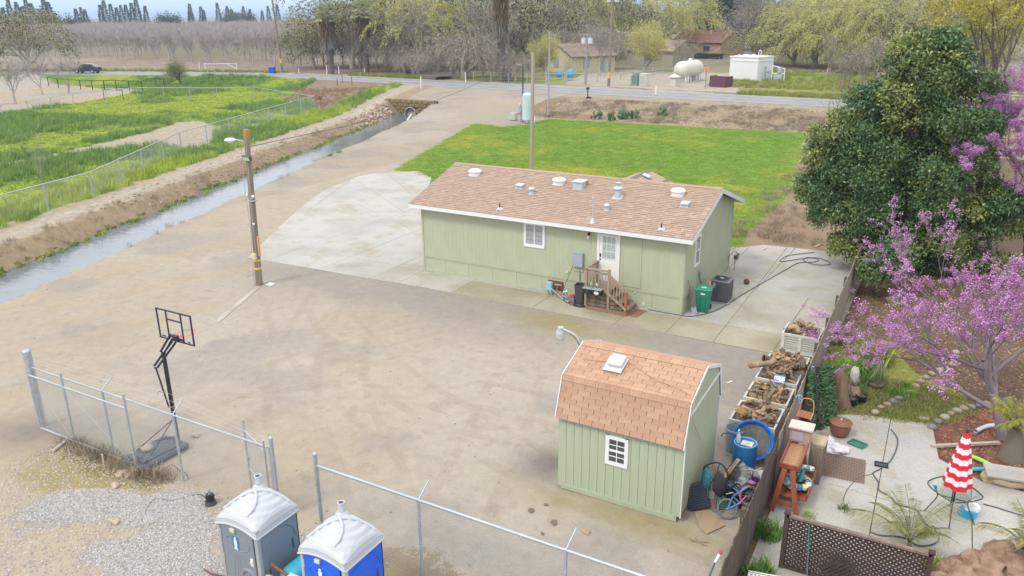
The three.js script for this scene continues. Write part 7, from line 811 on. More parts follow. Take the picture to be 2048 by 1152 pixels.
  reseed(151); const cl = blob(0.045, 0.03, 0.04, 0.35, 1, true); scatter('dirt_clods', cl, stoneM, [...fill(700, [-26, 5, 2.2, 21], () => true), ...fill(7000, [-34, 4, -62, -52.5], (x, z) => vn(x * 0.8, z * 0.8) > 0.45), ...fill(5000, [-58, -36, -53, 12], (x, z) => { const s = canalS(x, z); return s > 5 && s < 8; })].map((q) => { q[4] *= q[2] > 0 ? 0.5 : 1.6; q[1] += 0.01; return q; }), scene, () => mul(pick([[0.32, 0.27, 0.21], [0.38, 0.33, 0.27], [0.26, 0.21, 0.16]]), rr(0.8, 1.2)));
}
// ---------- the neighbour's plants ----------
{
  const g = tuftGeo(160, 30, 0.5, 0.03, 0.22, 0.9), low = tuftGeo(161, 30, 0.09, 0.02, 0.24, 0.9); reseed(162);
  scatter('garden_turf', low, grassM, fill(1500, [5.8, 11, 2.4, 6.6], (x, z) => inYardGrass(x, z) && !(z > 5.4 && x < 8.9)), scene, () => mul(pick([[0.2, 0.24, 0.06], [0.28, 0.28, 0.08], [0.32, 0.28, 0.12]]), rr(0.75, 1.2)));
  const chip = new THREE.BoxGeometry(0.07, 0.012, 0.025); reseed(163); scatter('bark_mulch', chip, stoneM2(), fill(26000, [5.6, 16, -14, 8], (x, z) => !(inYardGrass(x, z)) && !(z > 5 && x < 9)).map((q) => { q[6] = rr(-0.5, 0.5); q[7] = rr(-0.5, 0.5); q[1] += 0.012; return q; }), scene, (q) => mul(pick(inRedMulch(q[0], q[2]) ? [[0.3, 0.14, 0.09], [0.24, 0.1, 0.07], [0.36, 0.2, 0.13]] : [[0.14, 0.09, 0.06], [0.1, 0.06, 0.05], [0.2, 0.15, 0.09], [0.34, 0.27, 0.12]]), rr(0.8, 1.2)));
  function stoneM2() { return M(1, 1, 1, 0.95); }
  const clump = (name, label, pos, n, spread, h, cols, geo = g) => { const t = thing(name, label, 'plant', pos); const L = []; for (let i = 0; i < n; i++) { const a = rr(0, 6.28), r = spread * Math.sqrt(rnd()); L.push([Math.cos(a) * r, 0, Math.sin(a) * r, rr(0, 6.28), rr(0.7, 1.2) * h]); } scatter('blades', geo, grassM, L, t, () => mul(pick(cols), rr(0.75, 1.25))); return t; };
  const bright = [[0.13, 0.28, 0.035], [0.18, 0.34, 0.05], [0.1, 0.22, 0.04]], yg = [[0.34, 0.36, 0.06], [0.4, 0.38, 0.08], [0.26, 0.3, 0.06]];
  clump('grass_clump', 'tall bright green grass clump against the board fence beside the stump', [5.93, 0, 3.81], 30, 0.7, 1.3, bright); clump('grass_clump', 'bright green grass clump behind the stump', [6.61, 0, 2.5], 30, 0.7, 1.0, bright); clump('grass_clump', 'low bright green clump beside the row of stones', [7.84, 0, 3.16], 16, 0.5, 0.6, bright); clump('yucca_plant', 'arching yellow-green strap-leaf plant behind the dry planter', [6.98, 0, 1.26], 18, 0.3, 1.6, yg); clump('grass_clump', 'strappy green plant at the fence foot near the lattice', [5.89, 0, 12.28], 8, 0.16, 1.0, bright); clump('grass_clump', 'green plant at the bottom edge beside the white lattice', [5.95, 0, 13.66], 10, 0.2, 0.9, bright); clump('grass_clump', 'bright green grass right of the lattice screen', [9.21, 0, 11.69], 12, 0.25, 0.75, yg.concat(bright)); clump('grass_clump', 'dark green tuft behind the lattice screen', [7.46, 0, 12.83], 12, 0.3, 0.8, [[0.08, 0.15, 0.05]]); clump('yucca_plant', 'small yellow-green potted tuft in the shade of the evergreens', [7, 0, -5.09], 6, 0.15, 0.8, yg); clump('garden_greens', 'low leafy green ground cover along the board fence', [5.87, 0, 0.07], 40, 1.1, 0.55, bright.concat([[0.3, 0.28, 0.08]])); clump('garden_greens', 'patchy green ground cover under the bare redbud branches', [8.32, 0, -0.76], 30, 1.4, 0.35, [[0.2, 0.26, 0.07], [0.28, 0.3, 0.09]]); clump('weed_tuft', 'single weed growing from the patio joint', [7.22, 0, 10.43], 2, 0.05, 0.55, [[0.16, 0.22, 0.07]]); clump('weed_tuft', 'wispy weed on the patio beside the bench', [6.57, 0, 11.18], 2, 0.08, 0.7, [[0.3, 0.34, 0.14]]);
  // ivy screen leaning on the fence
  const iv = thing('ivy_screen', 'artificial ivy screen draped on a dark mesh against the board fence', 'ivy'); part(iv, 'mesh_back', beam([5.72, 1.5, 5.9], [6.1, 0.03, 6.5], 0.9, 0.03, [1, 0, 0]), mat.black); const il = new Tri(); reseed(165); for (let i = 0; i < 8; i++) leafQuad(il, rv().multiplyScalar(0.05), rv().normalize(), 0.07, 0.05); const IL = []; for (let i = 0; i < 900; i++) { const y = rr(0.05, 1.5), k = 1 - y / 1.5, side = rnd() < 0.62 ? rr(0.12, 0.5) : rr(-0.5, -0.12); IL.push([5.76 + k * 0.42 + side * 0.45 + 0.05, y, 5.95 + k * 0.55 - side * 0.75 + 0.06, rr(0, 6), rr(0.8, 1.4)]); } scatter('ivy_leaves', il.geo(), grassM, IL, iv, () => mul(pick([[0.05, 0.13, 0.06], [0.08, 0.17, 0.08], [0.12, 0.2, 0.1]]), rr(0.8, 1.2)));
  // stump, statue, pots and the stone border
  const st = thing('tree_stump', 'tall weathered tree stump in the garden grass', 'stump', [6.38, 0, 4.95]); const sw = new Tri(); sw.tube([[0, -0.05, 0], [-0.02, 0.3, 0], [-0.08, 0.8, -0.05], [-0.16, 1.15, -0.08]], [0.36, 0.25, 0.2, 0.12], 12); part(st, 'trunk', sw.geo(), barkM[0]); single('garden_stone', 'pale upright stone ornament behind the stump', 'stone', blob(0.13, 0.3, 0.1, 0.3, 2).translate(0, 0.3, 0), MT(spotMap(S(170, 166, 158), S(196, 192, 184), 3), 0.9), [6.62, 0.45, 4.35]); single('stone_plinth', 'low rock under the pale stone ornament', 'rock', blob(0.25, 0.45, 0.25, 0.2, 2).translate(0, 0.05, 0), barkM[1], [6.62, 0, 4.35]);
  for (const [p, l] of [[[6.66, 0, 4.8], 'black nursery pot with bare stick, nearer of the two beside the stump'], [[6.89, 0, 4.46], 'black nursery pot with bare stick, farther of the two beside the stump']]) { const k = thing('nursery_pot', l, 'pot', p); part(k, 'pot', lathe([[0.001, 0], [0.13, 0], [0.16, 0.24], [0.175, 0.25], [0.17, 0.27], [0.14, 0.26], [0.13, 0.2], [0.001, 0.2]], 20), mat.black); part(k, 'stick', tube([[0, 0.2, 0], [-0.08, 0.6, -0.05], [-0.16, 0.95, -0.1]], 0.013, 5), mat.oldwood); part(k, 'soil', new THREE.CircleGeometry(0.135, 16).rotateX(-Math.PI / 2).translate(0, 0.215, 0), M(0.14, 0.1, 0.07, 1)); }
  const pl = thing('dry_planter', 'planter with a dried drooping stem in the garden', 'planter', [7.17, 0, 3.17]); part(pl, 'pot', lathe([[0.001, 0], [0.2, 0], [0.24, 0.16], [0.22, 0.17], [0.2, 0.1], [0.001, 0.1]], 20), M(0.16, 0.13, 0.11, 0.9)); const dp = new Tri(); reseed(167); dp.tube([[0.04, 0.1, 0], [0.06, 0.6, 0], [0.05, 1.0, 0]], [0.035, 0.03, 0.02], 6, [0.2, 0.17, 0.13]); for (let i = 0; i < 60; i++) { const a = rr(0, 6.28); leafQuad(dp, new THREE.Vector3(0.05, rr(0.85, 1.02), 0), new THREE.Vector3(Math.cos(a) * 0.4, -1, Math.sin(a) * 0.4).normalize(), rr(0.3, 0.75), 0.025, tone([[0.42, 0.38, 0.32], [0.34, 0.29, 0.22]])); } part(pl, 'dried_plant', dp.geo(), leafMat);
  reseed(168); const rows = [[[7.33, 5], [7.45, 4.58], [7.59, 4.3], [7.72, 4.01], [7.86, 3.71], [8.03, 3.47], [8.14, 3.11], [8.25, 2.59], [8.36, 2.13], [8.48, 1.74], [8.63, 1.33], [8.82, 0.97], [8.98, 0.71], [9.14, 0.28], [9.21, -0.21], [9.26, -0.89]], [[8.81, 5.19], [8.94, 4.73], [9.1, 4.37], [9.24, 4.06], [9.39, 3.77], [9.56, 3.51], [9.76, 3.29], [9.94, 3.12], [10.15, 2.87], [10.38, 2.64], [10.64, 2.35]]]; const rm = [[150, 146, 140], [176, 168, 156], [128, 130, 136], [168, 150, 126]].map((c) => MT(spotMap(S(...c.map((v) => v * 0.85)), S(...c), 3), 0.85)); rows.forEach((row, k) => row.forEach(([x, z], i) => single('border_stone', k ? `rounded border stone number ${i + 1} from the patio corner along the red bark edge` : `rounded border stone number ${i + 1} from the patio along the garden path`, 'stone', blob(rr(0.1, 0.15), rr(0.06, 0.09), rr(0.09, 0.13), 0.15, 2), pick(rm), [x, 0.05, z], rr(0, 6), k ? 'stones edging the red bark' : 'stones edging the garden path')));
  reseed(169); single('flat_stone', 'flat white stone lying on the garden grass', 'stone', blob(0.2, 0.04, 0.13, 0.2, 2), rm[1], [8.6, 0, 4.61]); for (const [p, r, l] of [[[9.89, 0, 11.5], 0.62, 'large brown boulder at the bottom edge right of the lattice'], [[10.39, 0, 10.96], 0.5, 'brown boulder behind the drooping palm fronds'], [[9.49, 0, 11.89], 0.42, 'smaller brown boulder beside the bright grass']]) single('boulder', l, 'boulder', blob(r, r * 0.6, r * 0.8, 0.42, 4, true), MT(spotMap(S(120, 94, 78), S(164, 136, 116), 1.4, 6, 6), 0.95, { bumpMap: bumpDirt, bumpScale: 0.06 }), [p[0], 0.12, p[2]], r * 7);
  const pp = thing('drain_pipe', 'white plastic pipe lying among the bark by the redbud trunk', 'pipe'); part(pp, 'pipe', tube([[9.86, 0.08, 4.95], [10.15, 0.1, 4.5], [10.6, 0.12, 4.2], [11.2, 0.12, 4.0]], 0.06, 10), M(0.55, 0.56, 0.62, 0.5)); const brk = single('brick', 'orange brick in the grass beside the ivy screen', 'brick', rbox(0.2, 0.09, 0.1, 0.01, 0, 0.045, 0), M(0.42, 0.17, 0.09, 0.9), [5.84, 0, 4.2], 0.6);
  // young feather palms
  const frond = (t, p, a, el, L, droop, cols) => { const d = new THREE.Vector3(Math.cos(a) * Math.cos(el), Math.sin(el), Math.sin(a) * Math.cos(el)), q = new THREE.Vector3(...p), n = 14; for (let i = 0; i < n; i++) { const e = q.clone().addScaledVector(d, L / n); t.tube([[q.x, q.y, q.z], [e.x, e.y, e.z]], [0.008, 0.007], 3, [0.2, 0.22, 0.08]); if (i > 2) for (const s of [-1, 1]) for (let k = 0; k < 4; k++) { const sd = new THREE.Vector3().crossVectors(d, Y).normalize().multiplyScalar(s), v = d.clone().multiplyScalar(0.6).addScaledVector(sd, 0.6); v.y -= 0.55; leafQuad(t, q.clone().lerp(e, k / 4), v.normalize(), L * 0.24 * rr(0.7, 1.1), 0.016, tone(cols)); } q.copy(e); d.y -= droop / n; d.normalize(); } };
  const palmY = (label, pos, n, L, cols, seed, trunk) => { reseed(seed); const t = thing('feather_palm', label, 'palm', pos), f = new Tri(), h = trunk || 0.1; for (let i = 0; i < n; i++) frond(f, [0, h, 0], (i / n) * 6.28 + rr(-0.3, 0.3), rr(0.9, 1.45), L * rr(0.75, 1.15), 1.5, cols); const c = part(t, 'frond', f.geo(), leafMat); c.userData.kind = 'stuff'; const w = new Tri(); w.tube([[0, -0.05, 0], [0, h * 0.5, 0], [0, h + 0.05, 0]], trunk ? [0.32, 0.24, 0.16] : [0.05, 0.05, 0.03], 9, [0.2, 0.18, 0.15]); part(t, 'trunk', w.geo(), woodMat); };
  const pc = [[0.26, 0.28, 0.09], [0.34, 0.32, 0.12], [0.2, 0.24, 0.08], [0.36, 0.3, 0.13]]; palmY('young feathery palm growing at the patio edge behind the lattice', [8.64, 0, 11.17], 13, 1.25, pc, 171); palmY('drooping feathery palm at the bottom right corner by the boulders', [10.75, 0, 10.85], 12, 1.0, pc, 172, 0.5); palmY('yellow-fronded palm with grey trunk at the right edge behind the umbrella', [10.67, 0, 5.96], 22, 1.05, [[0.36, 0.36, 0.05], [0.42, 0.38, 0.06], [0.28, 0.3, 0.06]], 173, 0.85);
  // prickly pears on the road bank
  reseed(175); const pad = blob(0.2, 0.26, 0.05, 0.1, 1); for (const [p, n, l] of [[[-26.48, 0, -52.89], 12, 'prickly pear cactus leftmost on the road bank, standing alone'], [[-24.39, 0, -52.5], 14, 'low prickly pear cactus left of the middle clump on the bank'], [[-23.75, 0, -53.75], 24, 'largest prickly pear cactus in the middle clump on the bank'], [[-22.44, 0, -53.93], 20, 'prickly pear cactus right of the largest on the bank'], [[-20.19, 0, -55.98], 12, 'prickly pear cactus rightmost on the road bank, standing alone']]) { const c = thing('prickly_pear', l, 'cactus', [p[0], hgt(p[0], p[2]) - 0.05, p[2]]), cm = M(0.09, 0.17, 0.08, 0.7); for (let i = 0; i < n; i++) { const o = part(c, 'pad', pad, cm); o.position.set(rr(-0.55, 0.55), 0.2 + (i / n) * 0.75, rr(-0.25, 0.25)); o.rotation.set(rr(-0.3, 0.3), rr(0, 3), rr(-0.7, 0.7)); o.scale.setScalar(rr(0.8, 1.2)); } }
}

// ---------- culvert ----------
reseed(180);
{
  const c = thing('culvert', 'round culvert pipe mouth in a mossy stone headwall at the end of the canal', 'culvert', [-51.6, 0, -53.5]), ms = MT(spotMap(S(104, 94, 66), S(140, 126, 92), 1.2, 6), 0.95); for (let r = 0; r < 5; r++) for (let i = 0; i < 9; i++) { const x = -3.6 + i * 0.85 + (r % 2) * 0.4, y = -0.85 + r * 0.4; if (Math.hypot(x, y + 0.72) < 0.95) continue; part(c, 'stone', rbox(0.8, 0.37, 0.4, 0.06, x, y, rr(-0.05, 0.04)), ms); }
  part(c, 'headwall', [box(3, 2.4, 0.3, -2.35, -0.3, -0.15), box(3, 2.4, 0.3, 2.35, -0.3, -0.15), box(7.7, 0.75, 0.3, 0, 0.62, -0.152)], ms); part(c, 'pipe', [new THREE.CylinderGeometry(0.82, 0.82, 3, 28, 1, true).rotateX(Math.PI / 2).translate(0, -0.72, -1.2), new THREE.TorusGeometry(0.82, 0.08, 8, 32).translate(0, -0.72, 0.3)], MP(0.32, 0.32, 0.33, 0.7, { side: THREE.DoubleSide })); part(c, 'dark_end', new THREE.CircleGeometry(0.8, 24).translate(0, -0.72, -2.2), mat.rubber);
  const rb = [[172, 150, 128], [190, 172, 150], [150, 134, 118]].map((q) => MT(spotMap(S(...q.map((v) => v * 0.85)), S(...q), 1), 0.95)); const pb = blob(0.22, 0.14, 0.18, 0.3, 1, true), L = []; for (let i = 0; i < 420; i++) { const z = rr(-52, -40), s = rr(5.0, 7.2), x = -28.9 + 0.365 * z - s * 1.065; L.push([x, hgt(x, z) + 0.03, z, rr(0, 6), rr(0.4, 1.2)]); } scatter('rubble', pb, M(1, 1, 1, 0.95), L, scene, () => mul(pick([[0.4, 0.31, 0.24], [0.46, 0.38, 0.31], [0.36, 0.26, 0.2]]), rr(0.8, 1.2)));
  single('fallen_timber', 'pale timber lying at the canal edge near the culvert', 'timber', beam([-45.4, -0.1, -44.2], [-47.3, 0.05, -47.6], 0.16, 0.12), M(0.6, 0.56, 0.5, 0.8));
}
// ---------- field fences ----------
function fieldFence(label, pts, h, netH, m = mat.galv) { const f = thing('field_fence', label, 'fence'); for (let k = 0; k + 1 < pts.length; k++) { const [x0, z0] = pts[k], [x1, z1] = pts[k + 1], L = Math.hypot(x1 - x0, z1 - z0), n = Math.max(1, Math.round(L / 4.5)), a = Math.atan2(-(z1 - z0), x1 - x0); for (let i = k ? 1 : 0; i <= n; i++) { const x = lerp(x0, x1, i / n), z = lerp(z0, z1, i / n); part(f, 'post', cyl(0.045, 0.045, h, x, hgt(x, z) - 0.05, z, 7), m); } part(f, 'top_rail', bar([x0, hgt(x0, z0) + h - 0.07, z0], [x1, hgt(x1, z1) + h - 0.07, z1], 0.035, 6), m); if (netH) { const o = part(f, 'chain_link_mesh', meshWires(L, netH, 0.16, 0.0035), wireMat); o.position.set(x0, hgt(x0, z0) + 0.1, z0); o.rotation.y = a; o.userData.kind = 'stuff'; } } return f; }
fieldFence('long galvanised fence along the green field beside the canal track', [[-24, 33], [-37.6, 4.6], [-39.6, -2.6], [-49.6, -17.6], [-60.3, -45.9]], 1.7, 1.5);
fieldFence('galvanised fence along the far side of the green field', [[-60.3, -45.9], [-76.1, -51.2], [-80, -48.4], [-92.6, -45.5], [-93.4, -36.5], [-88.5, -24.6], [-84, -8]], 1.6, 0);
{ const pts = [[-125.99, -53.38], [-120.49, -51.63], [-117.94, -51.78], [-115.28, -51.99], [-112.59, -52.23], [-109.94, -52.47], [-107.34, -52.71], [-104.63, -53.01], [-102.74, -53.88], [-109.05, -61.11], [-104.27, -59.09]]; const f = thing('pipe_fence', 'dark pipe fence along the road verge by the gravel drive', 'fence'), m = M(0.06, 0.05, 0.045, 0.8); pts.forEach(([x, z], i) => { part(f, 'post', cyl(0.07, 0.07, 1.5, x, hgt(x, z), z, 7), m); if (i) { const [a, b] = pts[i - 1]; part(f, 'rail', bar([a, hgt(a, b) + 1.45, b], [x, hgt(x, z) + 1.45, z], 0.05, 6), m); } }); }
{ const g = thing('pipe_gate', 'dark swing gate standing open at the gravel drive', 'gate', [-96.48, 0, -43.01]), m = M(0.04, 0.04, 0.04, 0.7); part(g, 'frame', [bar([0, 0.1, 0], [0, 1.4, 0], 0.05), bar([0, 1.4, 0], [3.3, 1.4, -0.6], 0.05), bar([3.3, 0.1, -0.6], [3.3, 1.5, -0.6], 0.05)], m); }
{ const g = thing('white_gate', 'white ranch gate at the orchard edge beyond the road', 'gate', [-118.47, 1.2, -79.61]), w = [-112.76, 1.2, -82.08], b = [-118.47, 1.2, -79.61], d = [w[0] - b[0], 0, w[2] - b[2]], at = (t, y) => [d[0] * t, y, d[2] * t]; part(g, 'post', bar(at(0, 0), at(0, 1.3), 0.08), mat.white); part(g, 'post', bar(at(1, 0), at(1, 1.3), 0.08), mat.white); part(g, 'rail', bar(at(0, 1.2), at(1, 1.2), 0.045), mat.white); part(g, 'brace', bar(at(0.7, 1.15), at(1, 0.3), 0.06), mat.white); }
for (const [p, h, l] of [[[-89.52, 1.2, -80.94], 1.5, 'white post just left of the first shaggy palm'], [[-87.55, 1.2, -81.81], 1.4, 'white post right of the first shaggy palm'], [[-58.26, 1.15, -65.05], 1.7, 'thin white marker post above the culvert'], [[-58.19, 1.2, -76.52], 1.5, 'white marker post beside the round weeping tree'], [[-131.86, 1.2, -72.28], 0.9, 'short white post on the verge behind the bush'], [[-123.23, 1.2, -82.26], 1.2, 'white marker post left of the white ranch gate'], [[-95.9, 1.2, -80.81], 0.8, 'short white post between pole and palms'], [[-25.88, 1.2, -70.15], 1.1, 'white reflector post on the near road shoulder'], [[-84.19, 1.2, -84.61], 0.9, 'short white post at the foot of the second palm']]) single('marker_post', l, 'post', rbox(0.12, h, 0.08, 0.02, 0, h / 2, 0), mat.white, p);
{ const s = thing('rusty_sign', 'rusty square sign on a stake beside the canal track', 'sign', [-58.64, 0.4, -45.05]); part(s, 'stake', bar([0, 0, 0], [0, 1.3, 0], 0.03), mat.rust); part(s, 'plate', box(0.5, 0.4, 0.02, 0, 1.25, 0.03, 0.5), mat.rust); }
for (const [p, h, l] of [[[-74.42, 0.9, -66.24], 1.2, 'rusty stake among the brown weeds, left one'], [[-75.31, 1, -68.42], 1.4, 'rusty stake among the brown weeds, middle one'], [[-72.4, 0.9, -67.17], 1.3, 'rusty stake among the brown weeds, right one'], [[-94.26, 0.8, -71.24], 0.9, 'short dark stake in the green weeds by the road']]) single('rusty_stake', l, 'stake', bar([0, 0, 0], [0, h, 0], 0.06), mat.rust, p);
{ const b = thing('blue_bin', 'blue wheeled bin beside the road below the leaning power pole', 'bin', [-100.36, 1.2, -78.85]); part(b, 'body', prism([[-0.42, 0], [0.42, 0], [0.52, 1], [-0.52, 1]], 0.85).translate(0, 0, -0.42), mat.blue); part(b, 'lid', rbox(1.15, 0.1, 0.98, 0.04, 0, 1.05, 0), mat.blue); part(b, 'wheel', cyl(0.14, 0.14, 0.9).rotateZ(Math.PI / 2).translate(0.45, 0.14, -0.4), mat.rubber); b.rotation.y = 0.5; }
// ---------- power poles and lines ----------
function powerPole(label, pos, h, r, lean, m = mat.pole) { const p = thing('power_pole', label, 'pole', pos); part(p, 'pole', bar([0, -0.1, 0], [lean, h, 0], r, 10, r * 0.72), m); return p; }
const pA = powerPole('leaning power pole with crossarm standing left of the palms', [-100.58, 1.2, -81.53], 14.2, 0.2, -0.9); part(pA, 'crossarm', beam([-3.0, 14, 0.6], [1.3, 14, -0.6], 0.12, 0.14), mat.pole); part(pA, 'yellow_band', cyl(0.215, 0.215, 0.8, -0.12, 1.6, 0, 12), M(0.6, 0.42, 0.1, 0.8));
const pB = powerPole('tall brown power pole with two transformers at its top', [-35.96, 1.2, -79.07], 12.2, 0.2, 0.25); part(pB, 'yellow_band', cyl(0.21, 0.21, 0.9, 0.04, 1.1, 0, 12), M(0.6, 0.4, 0.12, 0.8)); for (const s of [-1, 1]) part(pB, 'transformer', [cyl(0.32, 0.32, 0.75, 0.25 + s * 0.55, 11.2, 0, 16), cyl(0.06, 0.05, 0.3, 0.25 + s * 0.55, 11.95, 0, 8)], M(0.5, 0.54, 0.58, 0.5)); part(pB, 'crossarm', beam([-0.9, 12.3, 0.2], [1.4, 12.3, -0.2], 0.1, 0.12), mat.pole);
const pC = powerPole('shorter power pole with two grey transformers beside the road', [-39.92, 1.2, -80], 7.2, 0.16, 0.1, M(0.3, 0.27, 0.27, 0.9)); for (const s of [-1, 1]) part(pC, 'transformer', [cyl(0.34, 0.34, 0.75, 0.1 + s * 0.5, 5.7, 0.1, 16), cyl(0.05, 0.05, 0.25, 0.1 + s * 0.5, 6.45, 0.1, 8)], M(0.52, 0.57, 0.62, 0.5)); part(pC, 'crossarm', [beam([-1.1, 6.9, 0.2], [1.3, 6.9, -0.2], 0.1, 0.1), bar([-1.1, 6.9, 0.2], [-1.1, 7.2, 0.2], 0.05), bar([1.3, 6.9, -0.2], [1.3, 7.3, -0.2], 0.05), bar([0.3, 6.9, 0], [0.3, 8, 0], 0.03)], mat.grey);
const pD = powerPole('slim grey metal service pole at the corner of the lawn', [-32.27, 0.3, -52.78], 8.5, 0.11, 0.12, M(0.4, 0.38, 0.44, 0.5, { metalness: 0.3 })); part(pD, 'weather_head', [cyl(0.12, 0.08, 0.3, 0.12, 8.5, 0, 10)], mat.grey); const pE = powerPole('bare grey wooden pole standing on the lawn behind the home', [-18.45, 0, -22.66], 8.4, 0.15, 0.1, MT(grainMap(S(150, 138, 126), S(184, 172, 160)), 0.95));
const pF = powerPole('thin dark pole with wires beside the pale pressure tank', [-32.67, 0.1, -47.54], 5.9, 0.09, 0.05, mat.darkgrey); part(pF, 'arm', beam([-0.8, 5.9, 0], [0.2, 5.7, 0], 0.08, 0.08), mat.grey);
const sag = (a, b, s, l) => single('overhead_wire', l, 'wire', tube([a, [lerp(a[0], b[0], 0.25), lerp(a[1], b[1], 0.25) - s * 0.75, lerp(a[2], b[2], 0.25)], [lerp(a[0], b[0], 0.5), lerp(a[1], b[1], 0.5) - s, lerp(a[2], b[2], 0.5)], [lerp(a[0], b[0], 0.75), lerp(a[1], b[1], 0.75) - s * 0.75, lerp(a[2], b[2], 0.75)], b], 0.016, 4), mat.darkgrey);
sag([-35.7, 10.8, -79], [-32.1, 8.7, -52.8], 1.6, 'sagging service cable from the tall pole down to the metal pole'); sag([-103.5, 15.2, -80.9], [-39, 8.4, -80.8], 2.2, 'power line between the leaning pole and the transformer pole'); sag([-99.2, 15.2, -82.1], [-37.5, 8.3, -80.9], 2.4, 'second power line between the leaning pole and the transformer pole'); sag([-36, 13.4, -79], [60, 13, -72], 2.2, 'power line running right from the tall pole'); sag([-32.2, 8.2, -52.7], [-32.9, 5.8, -47.8], 0.5, 'short cable from the metal pole to the pressure tank pole'); sag([-17, 5.9, 4.9], [-32.2, 8.3, -52.7], 1.4, 'long cable from the yard light pole toward the metal pole');
{ const t = thing('pressure_tank', 'tall pale blue pressure tank with streaked paint at the lawn corner', 'tank', [-31.85, 0.1, -47.03]); part(t, 'shell', lathe([[0.001, 0.15], [0.46, 0.18], [0.52, 0.3], [0.52, 2.75], [0.44, 2.95], [0.2, 3.05], [0.001, 3.07]], 24), MT(spotMap(S(172, 188, 194), S(206, 216, 220), 1, 5), 0.6)); part(t, 'legs', [bar([-0.3, 0, 0.2], [-0.3, 0.3, 0.2], 0.05), bar([0.3, 0, 0.2], [0.3, 0.3, 0.2], 0.05), bar([0, 0, -0.35], [0, 0.3, -0.35], 0.05)], mat.grey); part(t, 'pipe', tube([[0.5, 0.5, 0.1], [0.95, 0.5, 0.2], [0.95, 0.0, 0.2]], 0.05), mat.white);
  const k = thing('pump_box', 'pale concrete pump box beside the pressure tank', 'box', [-34.15, 0.1, -48.23]); part(k, 'case', rbox(0.7, 0.75, 0.6, 0.04, 0, 0.37, 0), M(0.45, 0.45, 0.43, 0.8)); const e = thing('pump_station', 'small grey electric panel on a post left of the pressure tank', 'panel', [-32.67, 0.1, -47.09]); part(e, 'post', bar([0, 0, 0], [0, 1.7, 0], 0.06), mat.grey); part(e, 'panel', rbox(0.4, 0.6, 0.2, 0.02, 0, 1.3, 0.1), M(0.34, 0.4, 0.42, 0.5)); part(e, 'meter', cyl(0.14, 0.14, 0.18, 0, 1.75, 0.1), mat.cream); }
{ const m = thing('mailbox', 'dark mailbox on a post beside the road', 'mailbox', [-31.81, 1.2, -62.52]); part(m, 'post', box(0.12, 1.1, 0.12, 0, 0.55, 0), mat.darkgrey); part(m, 'box', [rbox(0.3, 0.28, 0.6, 0.1, 0, 1.2, 0)], mat.darkgrey); part(m, 'flag', box(0.02, 0.2, 0.08, 0.2, 1.35, 0.1), mat.grey); single('post_base', 'dark tyre-like ring at the foot of the mailbox post', 'base', new THREE.TorusGeometry(0.25, 0.09, 8, 18).rotateX(Math.PI / 2).translate(0, 0.08, 0), mat.rubber, [-31.7, 1.2, -62.57]); }
// ---------- houses, tanks and cabinets beyond the road ----------
function cottage(label, pos, turn, W, D, h, rise, wallM, roofM, wins) { const c = thing('cottage', label, 'house', pos, turn); part(c, 'wall', [box(W, h, D, 0, h / 2, 0), prism([[-D / 2, h], [D / 2, h], [0, h + rise]], W).rotateY(Math.PI / 2).translate(-W / 2, 0, 0)], wallM); const l = Math.hypot(D / 2 + 0.5, rise); for (const s of [-1, 1]) part(c, 'roof', beam([0, h + rise + 0.1, 0], [0, h - rise * 0.2 + 0.1, s * (D / 2 + 0.5)], W + 0.8, 0.14), roofM); for (const s of [-1, 1]) part(c, 'eave_board', beam([-W / 2 - 0.4, h + rise + 0.02, 0], [-W / 2 - 0.4, h - rise * 0.2 + 0.02, s * (D / 2 + 0.5)], 0.05, 0.22), M(0.5, 0.42, 0.34, 0.8)); wins.forEach(([x, y, z, w, hh, side]) => { const f = part(c, 'window', side ? box(0.1, hh, w, x, y, z) : box(w, hh, 0.1, x, y, z), M(0.3, 0.36, 0.42, 0.6)); part(f, 'pane', side ? box(0.06, hh - 0.25, w - 0.25, x - 0.04, y, z) : box(w - 0.25, hh - 0.25, 0.06, x, y, z + 0.04), mat.glass); }); return c; }
cottage('tan cottage with grey-brown roof beyond the road', [-52, 1.2, -104.2], -2.1, 9, 8.5, 3.0, 1.7, MT(spotMap(S(186, 178, 150), S(202, 194, 166), 0.4), 0.85), MT(spotMap(S(112, 100, 94), S(146, 132, 122), 0.5), 0.95), [[4.52, 1.7, 0.6, 1.4, 1.6, true], [-4.52, 1.7, 0.6, 1.4, 1.6, true], [1.5, 1.7, 4.27, 1.3, 1.5, false], [-1.8, 1.4, 4.27, 1.1, 2.2, false], [1.5, 1.7, -4.27, 1.3, 1.5, false], [-1.8, 1.2, -4.27, 1.1, 2.2, false]]);
cottage('brown-roofed house half hidden among the oaks', [-47.5, 1.2, -168], -0.35, 14, 9, 3.4, 2.2, M(0.36, 0.27, 0.17, 0.9), MT(spotMap(S(112, 84, 74), S(138, 106, 92), 0.5), 0.95), [[-3, 1.8, 4.55, 2, 1.4, false], [3, 1.8, 4.55, 2, 1.4, false]]);
cottage('low grey shed roof behind the round yellow tree', [-45.5, 1.2, -128], -0.3, 11, 7, 3, 1.6, M(0.34, 0.31, 0.26, 0.9), MT(spotMap(S(120, 108, 96), S(150, 136, 122), 0.5), 0.95), [[0, 1.6, 3.55, 1.5, 1.2, false]]);
